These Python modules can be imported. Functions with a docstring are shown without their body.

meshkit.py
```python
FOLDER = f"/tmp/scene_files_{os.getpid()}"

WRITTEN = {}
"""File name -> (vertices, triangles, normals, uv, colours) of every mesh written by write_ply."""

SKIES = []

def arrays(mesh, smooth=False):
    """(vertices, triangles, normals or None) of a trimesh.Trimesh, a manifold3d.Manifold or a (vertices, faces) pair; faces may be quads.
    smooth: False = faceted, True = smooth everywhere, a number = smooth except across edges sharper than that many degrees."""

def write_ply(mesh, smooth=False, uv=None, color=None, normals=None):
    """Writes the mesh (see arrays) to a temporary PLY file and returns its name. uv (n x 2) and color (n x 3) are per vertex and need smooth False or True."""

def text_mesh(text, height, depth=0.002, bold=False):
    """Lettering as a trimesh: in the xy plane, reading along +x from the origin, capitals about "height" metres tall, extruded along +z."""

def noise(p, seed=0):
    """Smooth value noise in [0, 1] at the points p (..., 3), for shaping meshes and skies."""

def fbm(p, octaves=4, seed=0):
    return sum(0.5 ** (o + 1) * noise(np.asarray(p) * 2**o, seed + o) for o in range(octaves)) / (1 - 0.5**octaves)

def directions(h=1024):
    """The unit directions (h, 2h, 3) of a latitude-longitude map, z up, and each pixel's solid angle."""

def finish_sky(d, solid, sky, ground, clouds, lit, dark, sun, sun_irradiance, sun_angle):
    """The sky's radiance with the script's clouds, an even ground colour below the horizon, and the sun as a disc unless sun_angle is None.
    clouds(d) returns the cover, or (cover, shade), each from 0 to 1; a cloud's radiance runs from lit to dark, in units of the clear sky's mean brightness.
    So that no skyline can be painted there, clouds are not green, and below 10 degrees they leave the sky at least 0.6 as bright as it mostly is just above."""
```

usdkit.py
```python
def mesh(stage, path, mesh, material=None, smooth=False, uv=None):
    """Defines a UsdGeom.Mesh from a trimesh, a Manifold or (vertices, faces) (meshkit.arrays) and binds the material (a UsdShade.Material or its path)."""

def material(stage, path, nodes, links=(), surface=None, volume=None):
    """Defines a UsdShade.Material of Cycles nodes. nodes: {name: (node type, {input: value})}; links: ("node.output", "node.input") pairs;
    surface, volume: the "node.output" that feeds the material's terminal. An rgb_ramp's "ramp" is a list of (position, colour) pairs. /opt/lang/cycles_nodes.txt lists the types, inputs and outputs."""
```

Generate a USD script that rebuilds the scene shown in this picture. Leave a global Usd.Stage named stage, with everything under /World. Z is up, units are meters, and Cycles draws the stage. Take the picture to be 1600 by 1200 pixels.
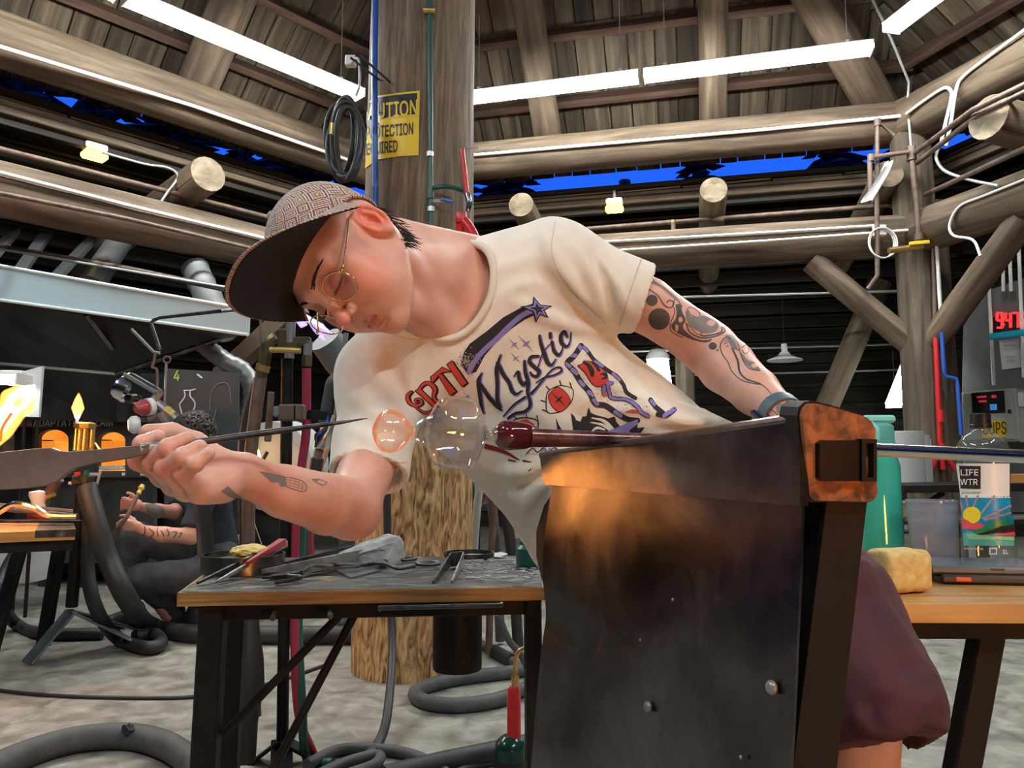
import math, random
import numpy as np, trimesh, manifold3d, usdkit, meshkit
from pxr import Usd, UsdGeom, UsdLux, UsdShade, Sdf, Gf
from shapely.geometry import Polygon, LineString, Point, box as sbox
from shapely.ops import unary_union
stage = Usd.Stage.CreateInMemory()
UsdGeom.SetStageUpAxis(stage, 'Z'); UsdGeom.SetStageMetersPerUnit(stage, 1.0)
UsdGeom.Xform.Define(stage, '/World'); UsdGeom.Scope.Define(stage, '/World/Looks')
# ---------------------------------------------------------------- camera, sky, exposure
F = 1200.0; PITCH = math.radians(6.0); CAM = np.array([0, 0, 1.0])
RT = np.array([1., 0, 0]); FW = np.array([0, math.cos(PITCH), math.sin(PITCH)]); UP = np.array([0, -math.sin(PITCH), math.cos(PITCH)])
cam = UsdGeom.Camera.Define(stage, '/World/camera')
cam.CreateHorizontalApertureAttr(36.0); cam.CreateVerticalApertureAttr(27.0); cam.CreateFocalLengthAttr(27.0)
cam.CreateClippingRangeAttr(Gf.Vec2f(0.05, 200)); cam.CreateExposureAttr(0.0)
cx = UsdGeom.Xformable(cam); cx.AddTranslateOp().Set(Gf.Vec3d(*CAM.tolist())); cx.AddRotateXOp().Set(90 + math.degrees(PITCH))
SKY = 0.42
dome = UsdLux.DomeLight.Define(stage, '/World/sky')
dome.CreateIntensityAttr(SKY); dome.CreateColorAttr(Gf.Vec3f(0.012, 0.10, 0.78))
FLUO = 80.0          # emission of the fluorescent tubes
FURNACE = 82.0      # the glory hole's mouth, in front of the bench
FLAME = 300.0        # the big torch flame at the left
# ---------------------------------------------------------------- coordinates
def ray(px, py): return FW + (px - 800) / F * RT + (600 - py) / F * UP
def at(px, py, d): return CAM + d * ray(px, py)
def atz(px, py, z):
    r = ray(px, py); return CAM + r * ((z - CAM[2]) / r[2])
def aty(px, py, y):
    r = ray(px, py); return CAM + r * ((y - CAM[1]) / r[1])
def onpl(px, py, o, n):
    r = ray(px, py); return CAM + r * (np.dot(np.asarray(o) - CAM, n) / np.dot(r, n))
def proj(P):
    d = np.asarray(P, float) - CAM; z = d @ FW
    return np.stack([800 + F * (d @ RT) / z, 600 - F * (d @ UP) / z, z], -1)
def A(*p): return np.array(p, float)
def unit(v): v = np.asarray(v, float); return v / max(np.linalg.norm(v), 1e-12)
# ---------------------------------------------------------------- scene tree
_used = {}
def numbered(parent, name):
    k = parent + '/' + name; n = _used.get(k, -1) + 1; _used[k] = n
    return k if n == 0 else f'{k}_{n:03d}'
class Thing:
    def __init__(s, path, base): s.path, s.base = path, np.asarray(base, float)
def tag(prim, label=None, cat=None, group=None, kind=None):
    for k, v in (('label', label), ('category', cat), ('group', group), ('kind', kind)):
        if v: prim.SetCustomDataByKey(k, v)
def thing(name, label=None, cat=None, base=(0, 0, 0), group=None, kind=None):
    p = numbered('/World', name); x = UsdGeom.Xform.Define(stage, p)
    x.AddTranslateOp().Set(Gf.Vec3d(*[float(v) for v in base]))
    tag(x.GetPrim(), label, cat, group, kind); return Thing(p, base)
def shift(m, d):
    if isinstance(m, tuple): return (np.asarray(m[0]) + d, m[1])
    m = m.copy() if isinstance(m, trimesh.Trimesh) else m.translate(tuple(float(x) for x in d))
    if isinstance(m, trimesh.Trimesh): m.vertices = m.vertices + d
    return m
def part(t, name, mesh, mat, smooth=35, label=None, uv=None, kind=None, colors=None):
    """mesh in world coordinates (trimesh, Manifold, or (v,f[,uv]))"""
    if isinstance(mesh, tuple) and len(mesh) == 3: uv, mesh, smooth = mesh[2], mesh[:2], True
    p = numbered(t.path, name)
    m = usdkit.mesh(stage, p, shift(mesh, -t.base), MAT[mat], smooth, uv)
    if colors is not None:
        for nm, arr in colors.items():
            arr = np.asarray(arr, np.float32)
            if arr.ndim == 2:
                UsdGeom.PrimvarsAPI(m).CreatePrimvar(nm, Sdf.ValueTypeNames.Color3fArray, 'vertex').Set(usdkit.Vt.Vec3fArray.FromNumpy(arr))
            else:
                UsdGeom.PrimvarsAPI(m).CreatePrimvar(nm, Sdf.ValueTypeNames.FloatArray, 'vertex').Set(usdkit.Vt.FloatArray.FromNumpy(arr))
    tag(m.GetPrim(), label, kind=kind)
    return Thing(p, t.base)
def solo(name, label, cat, mesh, mat, smooth=35, group=None, kind=None, uv=None):
    v = mesh[0] if isinstance(mesh, tuple) else (mesh.vertices if isinstance(mesh, trimesh.Trimesh) else mesh.to_mesh().vert_properties[:, :3])
    v = np.asarray(v); base = A((v[:, 0].min() + v[:, 0].max()) / 2, (v[:, 1].min() + v[:, 1].max()) / 2, v[:, 2].min())
    if isinstance(mesh, tuple) and len(mesh) == 3: uv, mesh, smooth = mesh[2], mesh[:2], True
    p = numbered('/World', name); m = usdkit.mesh(stage, p, shift(mesh, -base), MAT[mat], smooth, uv)
    UsdGeom.Xformable(m).AddTranslateOp().Set(Gf.Vec3d(*base.tolist()))
    tag(m.GetPrim(), label, cat, group, kind); return Thing(p, base)
# ---------------------------------------------------------------- shapes
def cat(*ms):
    out = []
    for m in ms:
        if isinstance(m, (list,)): out += m
        else: out.append(m)
    r = []
    for m in out:
        if isinstance(m, tuple):
            v, f = np.asarray(m[0]), np.asarray(m[1])
            if f.shape[1] == 4: f = np.vstack([f[:, [0, 1, 2]], f[:, [0, 2, 3]]])
            m = trimesh.Trimesh(v, f, process=False)
        elif not isinstance(m, trimesh.Trimesh):
            q = m.to_mesh(); m = trimesh.Trimesh(q.vert_properties[:, :3], q.tri_verts, process=False)
        r.append(m)
    return trimesh.util.concatenate(r)
def cbox(c, s, R=None, bev=0.004):
    """chamfered box, centre c, size s, rotation R (columns = axes)"""
    h = np.asarray(s, float) / 2; b = min(bev, h.min() * 0.6); v = []
    for sx in (-1, 1):
        for sy in (-1, 1):
            for sz in (-1, 1):
                S = A(sx, sy, sz)
                for k in range(3):
                    o = A(b, b, b); o[k] = 0; v.append(S * (h - o))
    v = np.array(v)
    if R is not None: v = v @ np.asarray(R).T
    return trimesh.convex.convex_hull(v + np.asarray(c))
def bx(lo, hi, bev=0.004): lo, hi = np.asarray(lo, float), np.asarray(hi, float); return cbox((lo + hi) / 2, hi - lo, None, bev)
def frame(d, up=(0, 0, 1)):
    x = unit(d); y = np.cross(up, x)
    if np.linalg.norm(y) < 1e-6: y = np.cross((1, 0, 0), x)
    y = unit(y); return np.stack([x, y, np.cross(x, y)], 1)
def bar(p, q, w, h, bev=0.003, up=(0, 0, 1)):
    """rectangular bar from p to q: w across, h along up"""
    p, q = np.asarray(p, float), np.asarray(q, float)
    return cbox((p + q) / 2, (np.linalg.norm(q - p), w, h), frame(q - p, up), bev)
def smoothpath(pts, n=8):
    """Catmull-Rom through the points"""
    P = np.asarray(pts, float); P = np.vstack([2 * P[0] - P[1], P, 2 * P[-1] - P[-2]]); out = []
    for i in range(1, len(P) - 2):
        for t in np.linspace(0, 1, n, endpoint=False):
            a, b, c, d = P[i - 1:i + 3]
            out.append(0.5 * (2 * b + (c - a) * t + (2 * a - 5 * b + 4 * c - d) * t * t + (3 * b - a - 3 * c + d) * t ** 3))
    out.append(P[-2]); return np.array(out)
def tube(pts, r, n=10, caps=True, ripple=None, uvs=False, seed=0, rough=0.0):
    P = np.asarray(pts, float); m = len(P); r = np.broadcast_to(np.asarray(r, float), m)
    T = np.gradient(P, axis=0); T /= np.maximum(np.linalg.norm(T, axis=1, keepdims=True), 1e-12)
    u = np.cross(T[0], (0, 0, 1)); u = np.cross(T[0], (1, 0, 0)) if np.linalg.norm(u) < 0.1 else u; u = unit(u)
    ang = np.arange(n + (1 if uvs else 0)) / n * 2 * math.pi; V = []; UVl = []; L = 0
    for i in range(m):
        u = unit(u - T[i] * (u @ T[i])); w = np.cross(T[i], u)
        if i: L += np.linalg.norm(P[i] - P[i - 1])
        rr = np.full(len(ang), r[i])
        ring_dir = np.cos(ang)[:, None] * u + np.sin(ang)[:, None] * w
        if ripple is not None: rr = rr * (1 + ripple * np.cos(ang * n / 2))
        if rough: rr = rr * (1 + rough * (meshkit.fbm((P[i] + ring_dir * r[i]) * 3.0 + seed * 7.7, 3, seed) - 0.5) * 2)
        V.append(P[i] + ring_dir * rr[:, None])
        if uvs: UVl.append(np.stack([np.full(len(ang), L), ang / (2 * math.pi) * 2 * math.pi * r[i]], 1))
    k = len(ang); V = np.vstack(V); Fc = []
    for i in range(m - 1):
        for j in range(n):
            a, b = i * k + j, i * k + (j + 1) % k
            Fc += [(a, b, b + k), (a, b + k, a + k)]
    UVa = np.vstack(UVl) if uvs else None
    if caps:
        for i, flip in ((0, True), (m - 1, False)):
            base = len(V); ring = V[i * k:i * k + n]; c = ring.mean(0)
            V = np.vstack([V, ring, c[None]])
            if uvs:
                a = np.arange(n) / n * 2 * math.pi
                UVa = np.vstack([UVa, np.stack([100 + r[i] * np.cos(a), 100 + r[i] * np.sin(a)], 1), [[100, 100]]])
            for j in range(n):
                t = (base + j, base + (j + 1) % n, base + n)
                Fc.append(t[::-1] if flip else t)
    Fc = np.array(Fc)
    return (V, Fc, UVa) if uvs else trimesh.Trimesh(V, Fc, process=False)
def rod(p, q, r, n=12, **k): return tube([p, q], r, n, **k)
def log(p, q, r0, r1=None, seed=0, seg=10, n=18, rough=0.05):
    p, q = np.asarray(p, float), np.asarray(q, float); t = np.linspace(0, 1, seg + 1)[:, None]
    return tube(p + (q - p) * t, (r0 + ((r1 or r0) - r0) * t)[:, 0], n, uvs=True, seed=seed, rough=rough)
def plankuv(p, q, w, h, up=(0, 0, 1), bev=0.004, u0=0.0, jit=0.0):
    """box bar with UVs in metres along/around its length, vertices split per face"""
    m = bar(p, q, w, h, bev, up); R = frame(np.asarray(q) - np.asarray(p), up)
    tri = m.triangles; nn = m.face_normals @ R; loc = (tri.reshape(-1, 3) - np.asarray(p)) @ R
    nn = np.repeat(nn, 3, 0); k = np.abs(nn[:, 1:]).argmax(1)
    v = np.where(k == 0, loc[:, 2] + 0.37, loc[:, 1])
    endf = np.abs(nn[:, 0]) > 0.8
    uvv = np.stack([np.where(endf, loc[:, 2] * 0.2, loc[:, 0]) + u0, v + u0 * 1.7], 1)
    V = tri.reshape(-1, 3); Fc = np.arange(len(V)).reshape(-1, 3)
    return V, Fc, uvv
def lathe(prof, c=(0, 0, 0), axis=(0, 0, 1), n=32):
    """prof: (r, h) pairs; closed if r=0 at the ends"""
    m = trimesh.creation.revolve(np.asarray(prof, float), sections=n)
    R = frame(axis, (0, 1, 0.01)) if abs(axis[2]) < 0.999 else None
    if R is not None:
        M = np.stack([R[:, 1], R[:, 2], R[:, 0]], 1); m.vertices = m.vertices @ M.T
    elif axis[2] < 0: m.vertices = m.vertices * A(1, -1, -1)
    m.vertices = m.vertices + np.asarray(c); return m
def prism(poly, o, u, v, t0, t1):
    """extrude a 2-D polygon (points or shapely) of the plane o + x u + y v from t0 to t1 along u x v"""
    if not hasattr(poly, 'geom_type'): poly = Polygon(poly)
    if not poly.is_valid: poly = poly.buffer(0)
    gs = [g for g in getattr(poly, 'geoms', [poly]) if g.area > 0]
    w = np.cross(u, v); out = []
    for g in gs:
        m = trimesh.creation.extrude_polygon(g, t1 - t0, engine='earcut'); x = m.vertices
        m.vertices = np.asarray(o) + x[:, :1] * u + x[:, 1:2] * v + (x[:, 2:] + t0) * w; out.append(m)
    return cat(out)
def pxprism(pts, d, thick, tilt=None):
    """outline traced on a plane facing along tilt (default: the view axis) through depth d at its first point; thick metres, going away"""
    n = unit(FW if tilt is None else tilt); o = at(pts[0][0], pts[0][1], d)
    P = [onpl(x, y, o, n) for x, y in pts]; u = unit(np.cross(n, (0, 0, 1))); v = np.cross(u, n) * 1.0
    q = [((p - o) @ u, (p - o) @ v) for p in P]
    m = prism(q, o, u, v, 0, thick)
    if (np.cross(u, v) @ n) < 0: m = prism(q, o, u, v, -thick, 0)
    return m
def ell(c, r, R=None, sub=3):
    m = trimesh.creation.icosphere(sub); v = m.vertices * np.asarray(r)
    if R is not None: v = v @ np.asarray(R).T
    m.vertices = v + np.asarray(c); return m
def text(s, h, o, u, v, depth=0.001, bold=False, sx=1.0):
    m = meshkit.text_mesh(s, h, depth, bold); x = m.vertices; w = np.cross(u, v)
    m.vertices = np.asarray(o) + x[:, :1] * sx * np.asarray(u) + x[:, 1:2] * np.asarray(v) + x[:, 2:] * w; return m
# ---------------------------------------------------------------- signed-distance modelling (bodies, cloth)
def s_sphere(p, c, r): return np.linalg.norm(p - c, axis=1) - r
def s_ell(p, c, r, R=None):
    q = p - c
    if R is not None: q = q @ R
    r = np.asarray(r, float); k0 = np.linalg.norm(q / r, axis=1); k1 = np.linalg.norm(q / (r * r), axis=1)
    return k0 * (k0 - 1) / np.maximum(k1, 1e-9)
def s_cap(p, a, b, ra, rb=None):
    rb = ra if rb is None else rb; a, b = np.asarray(a, float), np.asarray(b, float); d = b - a
    t = np.clip(((p - a) @ d) / max(d @ d, 1e-12), 0, 1)
    return np.linalg.norm(p - a - t[:, None] * d, axis=1) - (ra + (rb - ra) * t)
def s_chain(p, pts, rs, k=0.0):
    out = None
    for i in range(len(pts) - 1):
        d = s_cap(p, pts[i], pts[i + 1], rs[i], rs[i + 1]); out = d if out is None else smin(out, d, k)
    return out
def s_box(p, c, h, R=None, r=0.0):
    q = p - c
    if R is not None: q = q @ R
    q = np.abs(q) - (np.asarray(h) - r)
    return np.linalg.norm(np.maximum(q, 0), axis=1) + np.minimum(q.max(1), 0) - r
def smin(a, b, k):
    if k <= 0: return np.minimum(a, b)
    h = np.maximum(k - np.abs(a - b), 0) / k; return np.minimum(a, b) - h * h * k * 0.25
def smax(a, b, k): return -smin(-a, -b, k)
def bounded(f, c, r, pad=0.07):
    c = np.asarray(c, float)
    def g(P):
        d = np.linalg.norm(P - c, axis=1) - r; m = d < pad
        if m.any(): d[m] = f(P[m])
        return d
    return g
def sdf_mesh(f, lo, hi, h, B=12):
    """surface nets on a sparse block grid: vertices, quads"""
    lo, hi = np.asarray(lo, float), np.asarray(hi, float)
    nb = np.maximum(np.ceil((hi - lo) / (h * B)).astype(int), 1); N = nb * B + 1
    G = np.full(N, 1.0, np.float32)
    ctr = np.stack(np.meshgrid(*[np.arange(n) for n in nb], indexing='ij'), -1).reshape(-1, 3)
    cv = f(lo + (ctr + 0.5) * h * B); R = h * B * 0.9 * 1.5
    for b, v in zip(ctr, cv):
        if v < -R: s = b * B; G[s[0]:s[0] + B + 1, s[1]:s[1] + B + 1, s[2]:s[2] + B + 1] = -1
    act = ctr[np.abs(cv) <= R]
    loc = np.stack(np.meshgrid(*[np.arange(B + 1)] * 3, indexing='ij'), -1).reshape(-1, 3)
    for i in range(0, len(act), 60):
        a = act[i:i + 60]; P = (a[:, None, :] * B + loc[None]).reshape(-1, 3)
        G[P[:, 0], P[:, 1], P[:, 2]] = f(lo + P * h)
    s = G < 0; S8 = [s[i:N[0] - 1 + i, j:N[1] - 1 + j, k:N[2] - 1 + k] for i in (0, 1) for j in (0, 1) for k in (0, 1)]
    cnt = sum(x.astype(np.int8) for x in S8); cells = np.argwhere((cnt > 0) & (cnt < 8))
    idx = -np.ones(N - 1, np.int64); idx[tuple(cells.T)] = np.arange(len(cells))
    off = np.array([(i, j, k) for i in (0, 1) for j in (0, 1) for k in (0, 1)])
    val = np.stack([G[tuple((cells + o).T)] for o in off], 1); acc = np.zeros((len(cells), 3)); num = np.zeros(len(cells))
    for a in range(8):
        for b in range(a + 1, 8):
            if np.abs(off[a] - off[b]).sum() != 1: continue
            va, vb = val[:, a], val[:, b]; m = (va < 0) != (vb < 0); t = va[m] / (va[m] - vb[m])
            acc[m] += off[a] + t[:, None] * (off[b] - off[a]); num[m] += 1
    V = lo + (cells + acc / num[:, None]) * h; Q = []
    for ax in range(3):
        o1, o2 = [(1, 2), (2, 0), (0, 1)][ax]; e = np.eye(3, dtype=int)
        sl = [slice(1, N[k] - 1) for k in range(3)]; sl[ax] = slice(0, N[ax] - 1); s2 = list(sl); s2[ax] = slice(1, N[ax])
        x0, x1 = s[tuple(sl)], s[tuple(s2)]; base = np.array([0 if k == ax else 1 for k in range(3)])
        for want in (True, False):
            c = np.argwhere((x0 != x1) & (x0 == want)) + base
            if not len(c): continue
            q = np.stack([idx[tuple((c - d1 * e[o1] - d2 * e[o2]).T)] for d1, d2 in ((0, 0), (1, 0), (1, 1), (0, 1))], 1)
            Q.append(q if want else q[:, ::-1])
    Q = np.vstack(Q)
    return V, Q
def tri(VQ):
    v, q = VQ; return trimesh.Trimesh(v, np.vstack([q[:, [0, 1, 2]], q[:, [0, 2, 3]]]), process=False)
def refine(m, f, where):
    """quarter the triangles that where(centres) picks and pull the new corners onto the surface f"""
    sel = np.flatnonzero(where(m.triangles_center)); n0 = len(m.vertices); Fc = m.faces
    E = np.sort(Fc[sel][:, [[0, 1], [1, 2], [2, 0]]].reshape(-1, 2), 1); U, inv, cnt = np.unique(E, axis=0, return_inverse=True, return_counts=True)
    mid = m.vertices[U].mean(1); V = np.vstack([m.vertices, mid]); i = n0 + inv.reshape(-1, 3); a, b, c = Fc[sel].T
    new = np.vstack([np.stack([a, i[:, 0], i[:, 2]], 1), np.stack([i[:, 0], b, i[:, 1]], 1), np.stack([i[:, 2], i[:, 1], c], 1), i])
    mv = np.zeros(len(V), bool); mv[new.ravel()] = True; edge = U[cnt == 1]; mv[edge.ravel()] = False; mv[n0 + np.flatnonzero(cnt == 1)] = False
    k = np.flatnonzero(mv)
    for _ in range(3): P = V[k]; V[k] = P - np.clip(f(P), -.002, .002)[:, None] * grad(f, P) * 0.9
    return trimesh.Trimesh(V, np.vstack([np.delete(Fc, sel, 0), new]), process=False)
def grad(f, P, e=0.0008):
    g = np.stack([f(P + d) - f(P - d) for d in np.eye(3) * e], 1); return g / np.maximum(np.linalg.norm(g, axis=1, keepdims=True), 1e-9)
def drape(f, px, start, end, lift=0.0006):
    """where the sight lines through px (n x 2) meet the surface f: (points, hit)"""
    D = np.array([ray(x, y) for x, y in px]); t = np.full(len(D), float(start)); L = np.linalg.norm(D, axis=1)
    for _ in range(70): t = np.minimum(t + f(CAM + D * t[:, None]) * 0.8 / L, end)
    P = CAM + D * t[:, None]; hit = np.abs(f(P)) < 0.004
    return P + grad(f, P) * lift, hit
def castpx(m, px, lift=0.0006):
    """where the sight lines through px meet the mesh m: (points lifted off the surface, hit)"""
    D = np.array([ray(x, y) for x, y in px]); return cast(m, np.repeat(CAM[None], len(D), 0), D, lift)
def cast(m, O, D, lift=0.0):
    loc, ir, it = m.ray.intersects_location(O, D, multiple_hits=False); P = np.zeros((len(D), 3)); hit = np.zeros(len(D), bool)
    n = m.vertex_normals[m.faces[it]].mean(1); n /= np.maximum(np.linalg.norm(n, axis=1, keepdims=True), 1e-9)
    P[ir] = loc + n * lift; hit[ir] = True; return P, hit
def polytri(poly, step):
    """triangulate a polygon finely: (2-D vertices, triangles)"""
    if not poly.is_valid: poly = poly.buffer(0)
    V, Fs, n = [], [], 0
    for g in getattr(poly, 'geoms', [poly]):
        if g.geom_type != 'Polygon' or g.area < 0.05: continue
        v, f = trimesh.creation.triangulate_polygon(g.segmentize(step), engine='earcut')
        v, f = trimesh.remesh.subdivide_to_size(np.column_stack([v, np.zeros(len(v))]), f, step * 1.6, max_iter=12)
        V.append(v[:, :2]); Fs.append(np.asarray(f) + n); n += len(v)
    return np.vstack(V), np.vstack(Fs)
def decal(m, poly, step, lift=0.0007):
    v, q = polytri(poly, step); P, hit = castpx(m, v, lift)
    q = q[hit[q].all(1)]
    e = np.linalg.norm(P[q] - P[np.roll(q, 1, 1)], axis=2).max(1); q = q[e < 0.03]
    nrm = np.cross(P[q[:, 1]] - P[q[:, 0]], P[q[:, 2]] - P[q[:, 0]]); c = P[q].mean(1)
    flip = (nrm * (CAM - c)).sum(1) < 0; q[flip] = q[flip][:, ::-1]
    return trimesh.Trimesh(P, q, process=False)
def stroke(pts, w, smooth=6): return LineString(smoothpath(pts, smooth) if smooth else pts).buffer(w / 2)
def taper(pts, ws, smooth=6):
    P = smoothpath(pts, smooth); W = np.interp(np.linspace(0, len(pts) - 1, len(P)), np.arange(len(pts)), ws)
    return unary_union([Polygon(list(Point(*P[i]).buffer(W[i] / 2, 6).exterior.coords)).union(Point(*P[i + 1]).buffer(W[i + 1] / 2, 6)).convex_hull for i in range(len(P) - 1)])
# ---------------------------------------------------------------- materials
import shapely.affinity as SA
def TR(x0, y0, s): return lambda *pts: [(x0 + x / s, y0 + y / s) for x, y in pts]
MAT = {}
def _bsdf(d): return ('principled_bsdf', d)
def plain(name, col, rough=0.5, metal=0.0, **kw):
    MAT[name] = usdkit.material(stage, '/World/Looks/' + name, {'p': _bsdf({'base_color': col, 'roughness': rough, 'metallic': metal, **kw})}, surface='p.BSDF')
def noisy(name, c0, c1, scale=8, detail=6, rough=(0.4, 0.7), metal=0.0, bump=0.0, bdist=0.002, coord='object', dist=0.0, lo=0.35, hi=0.65, vec=(1, 1, 1), c2=None, rand=0.0, bscale=None, **kw):
    """two or three colours mixed by noise in object space, with roughness and bump from the same noise"""
    stops = [(lo, c0), (hi, c1)] if c2 is None else [(lo, c0), ((lo + hi) / 2, c1), (hi, c2)]
    N = {'tc': ('texture_coordinate', {}), 'm': ('mapping', {'scale': vec}), 'n': ('noise_texture', {'scale': scale, 'detail': detail, 'roughness': 0.6, 'distortion': dist}),
         'r': ('rgb_ramp', {'ramp': stops}), 'rr': ('map_range', {'from_min': lo, 'from_max': hi, 'to_min': rough[0], 'to_max': rough[1], 'clamp': True}),
         'p': _bsdf({'metallic': metal, **kw})}
    L = [('tc.' + coord, 'm.vector'), ('m.vector', 'n.vector'), ('n.fac', 'r.fac'), ('n.fac', 'rr.value'), ('rr.result', 'p.roughness')]
    src = 'r.color'
    if rand:
        N['oi'] = ('object_info', {}); N['rv'] = ('map_range', {'from_min': 0., 'from_max': 1., 'to_min': 1 - rand, 'to_max': 1 + rand}); N['hs'] = ('hsv', {})
        L += [('oi.random', 'rv.value'), ('rv.result', 'hs.value'), ('r.color', 'hs.color')]; src = 'hs.color'
    L.append((src, 'p.base_color'))
    if bump:
        if bscale:
            N['n2'] = ('noise_texture', {'scale': bscale, 'detail': 4}); L += [('m.vector', 'n2.vector'), ('n2.fac', 'b.height')]
        else: L.append(('n.fac', 'b.height'))
        N['b'] = ('bump', {'strength': bump, 'distance': bdist}); L.append(('b.normal', 'p.normal'))
    MAT[name] = usdkit.material(stage, '/World/Looks/' + name, N, L, 'p.BSDF')
def wood(name, dark, mid, light, su=1.2, sv=26, rough=0.75, bump=0.5, rand=0.25, stain=0.0, crack=True, knots=0.0):
    """grain along U of the UVs (metres)"""
    N = {'tc': ('texture_coordinate', {}), 'oi': ('object_info', {}), 'off': ('combine_xyz', {}), 'mu': ('math', {'math_type': 'multiply', 'value2': 37.0}), 'ad': ('vector_math', {'math_type': 'add'}),
         'm': ('mapping', {'scale': (su, sv, 1)}), 'm2': ('mapping', {'scale': (su * 0.35, 2.2, 1)}), 'm3': ('mapping', {'scale': (su * 0.5, sv * 2.2, 1)}),
         'n': ('noise_texture', {'scale': 1.0, 'detail': 8, 'roughness': 0.62, 'distortion': 0.6}), 'n2': ('noise_texture', {'scale': 1.6, 'detail': 4, 'distortion': 0.8}), 'n3': ('noise_texture', {'scale': 1.0, 'detail': 3}),
         'r': ('rgb_ramp', {'ramp': [(0.3, dark), (0.5, mid), (0.68, light)]}), 'r2': ('rgb_ramp', {'ramp': [(0.3, (0.55, 0.52, 0.5)), (0.55, (1, 1, 1)), (0.75, (1.15, 1.08, 0.98))]}),
         'cr': ('rgb_ramp', {'ramp': [(0.26, (0.12, 0.1, 0.09)), (0.33, (1, 1, 1))]}),
         'x': ('mix_color', {'blend_type': 'multiply', 'fac': 0.85}), 'x2': ('mix_color', {'blend_type': 'multiply', 'fac': 0.9 if crack else 0.0}),
         'rv': ('map_range', {'from_min': 0., 'from_max': 1., 'to_min': 1 - rand, 'to_max': 1 + rand}), 'hs': ('hsv', {}),
         'b': ('bump', {'strength': bump, 'distance': 0.006}), 'p': _bsdf({'roughness': rough, 'specular_ior_level': 0.3})}
    L = [('oi.random', 'mu.value1'), ('mu.value', 'off.x'), ('mu.value', 'off.y'), ('tc.UV', 'ad.vector1'), ('off.vector', 'ad.vector2')]
    for a, b in (('m', 'n'), ('m2', 'n2'), ('m3', 'n3')): L += [('ad.vector', a + '.vector'), (a + '.vector', b + '.vector')]
    L += [('n.fac', 'r.fac'), ('n2.fac', 'r2.fac'), ('n3.fac', 'cr.fac'), ('r.color', 'x.a'), ('r2.color', 'x.b'), ('x.result', 'x2.a'), ('cr.color', 'x2.b'), ('x2.result', 'hs.color'),
          ('oi.random', 'rv.value'), ('rv.result', 'hs.value'), ('hs.color', 'p.base_color'), ('n.fac', 'b.height'), ('b.normal', 'p.normal')]
    MAT[name] = usdkit.material(stage, '/World/Looks/' + name, N, L, 'p.BSDF')
def glow(name, col, strength):
    MAT[name] = usdkit.material(stage, '/World/Looks/' + name, {'e': ('emission', {'color': col, 'strength': strength})}, surface='e.emission')
def clear(name, col=(1, 1, 1), rough=0.0, ior=1.45, **kw):
    MAT[name] = usdkit.material(stage, '/World/Looks/' + name, {'p': _bsdf({'base_color': col, 'roughness': rough, 'ior': ior, 'transmission_weight': 1.0, **kw})}, surface='p.BSDF')
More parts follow.
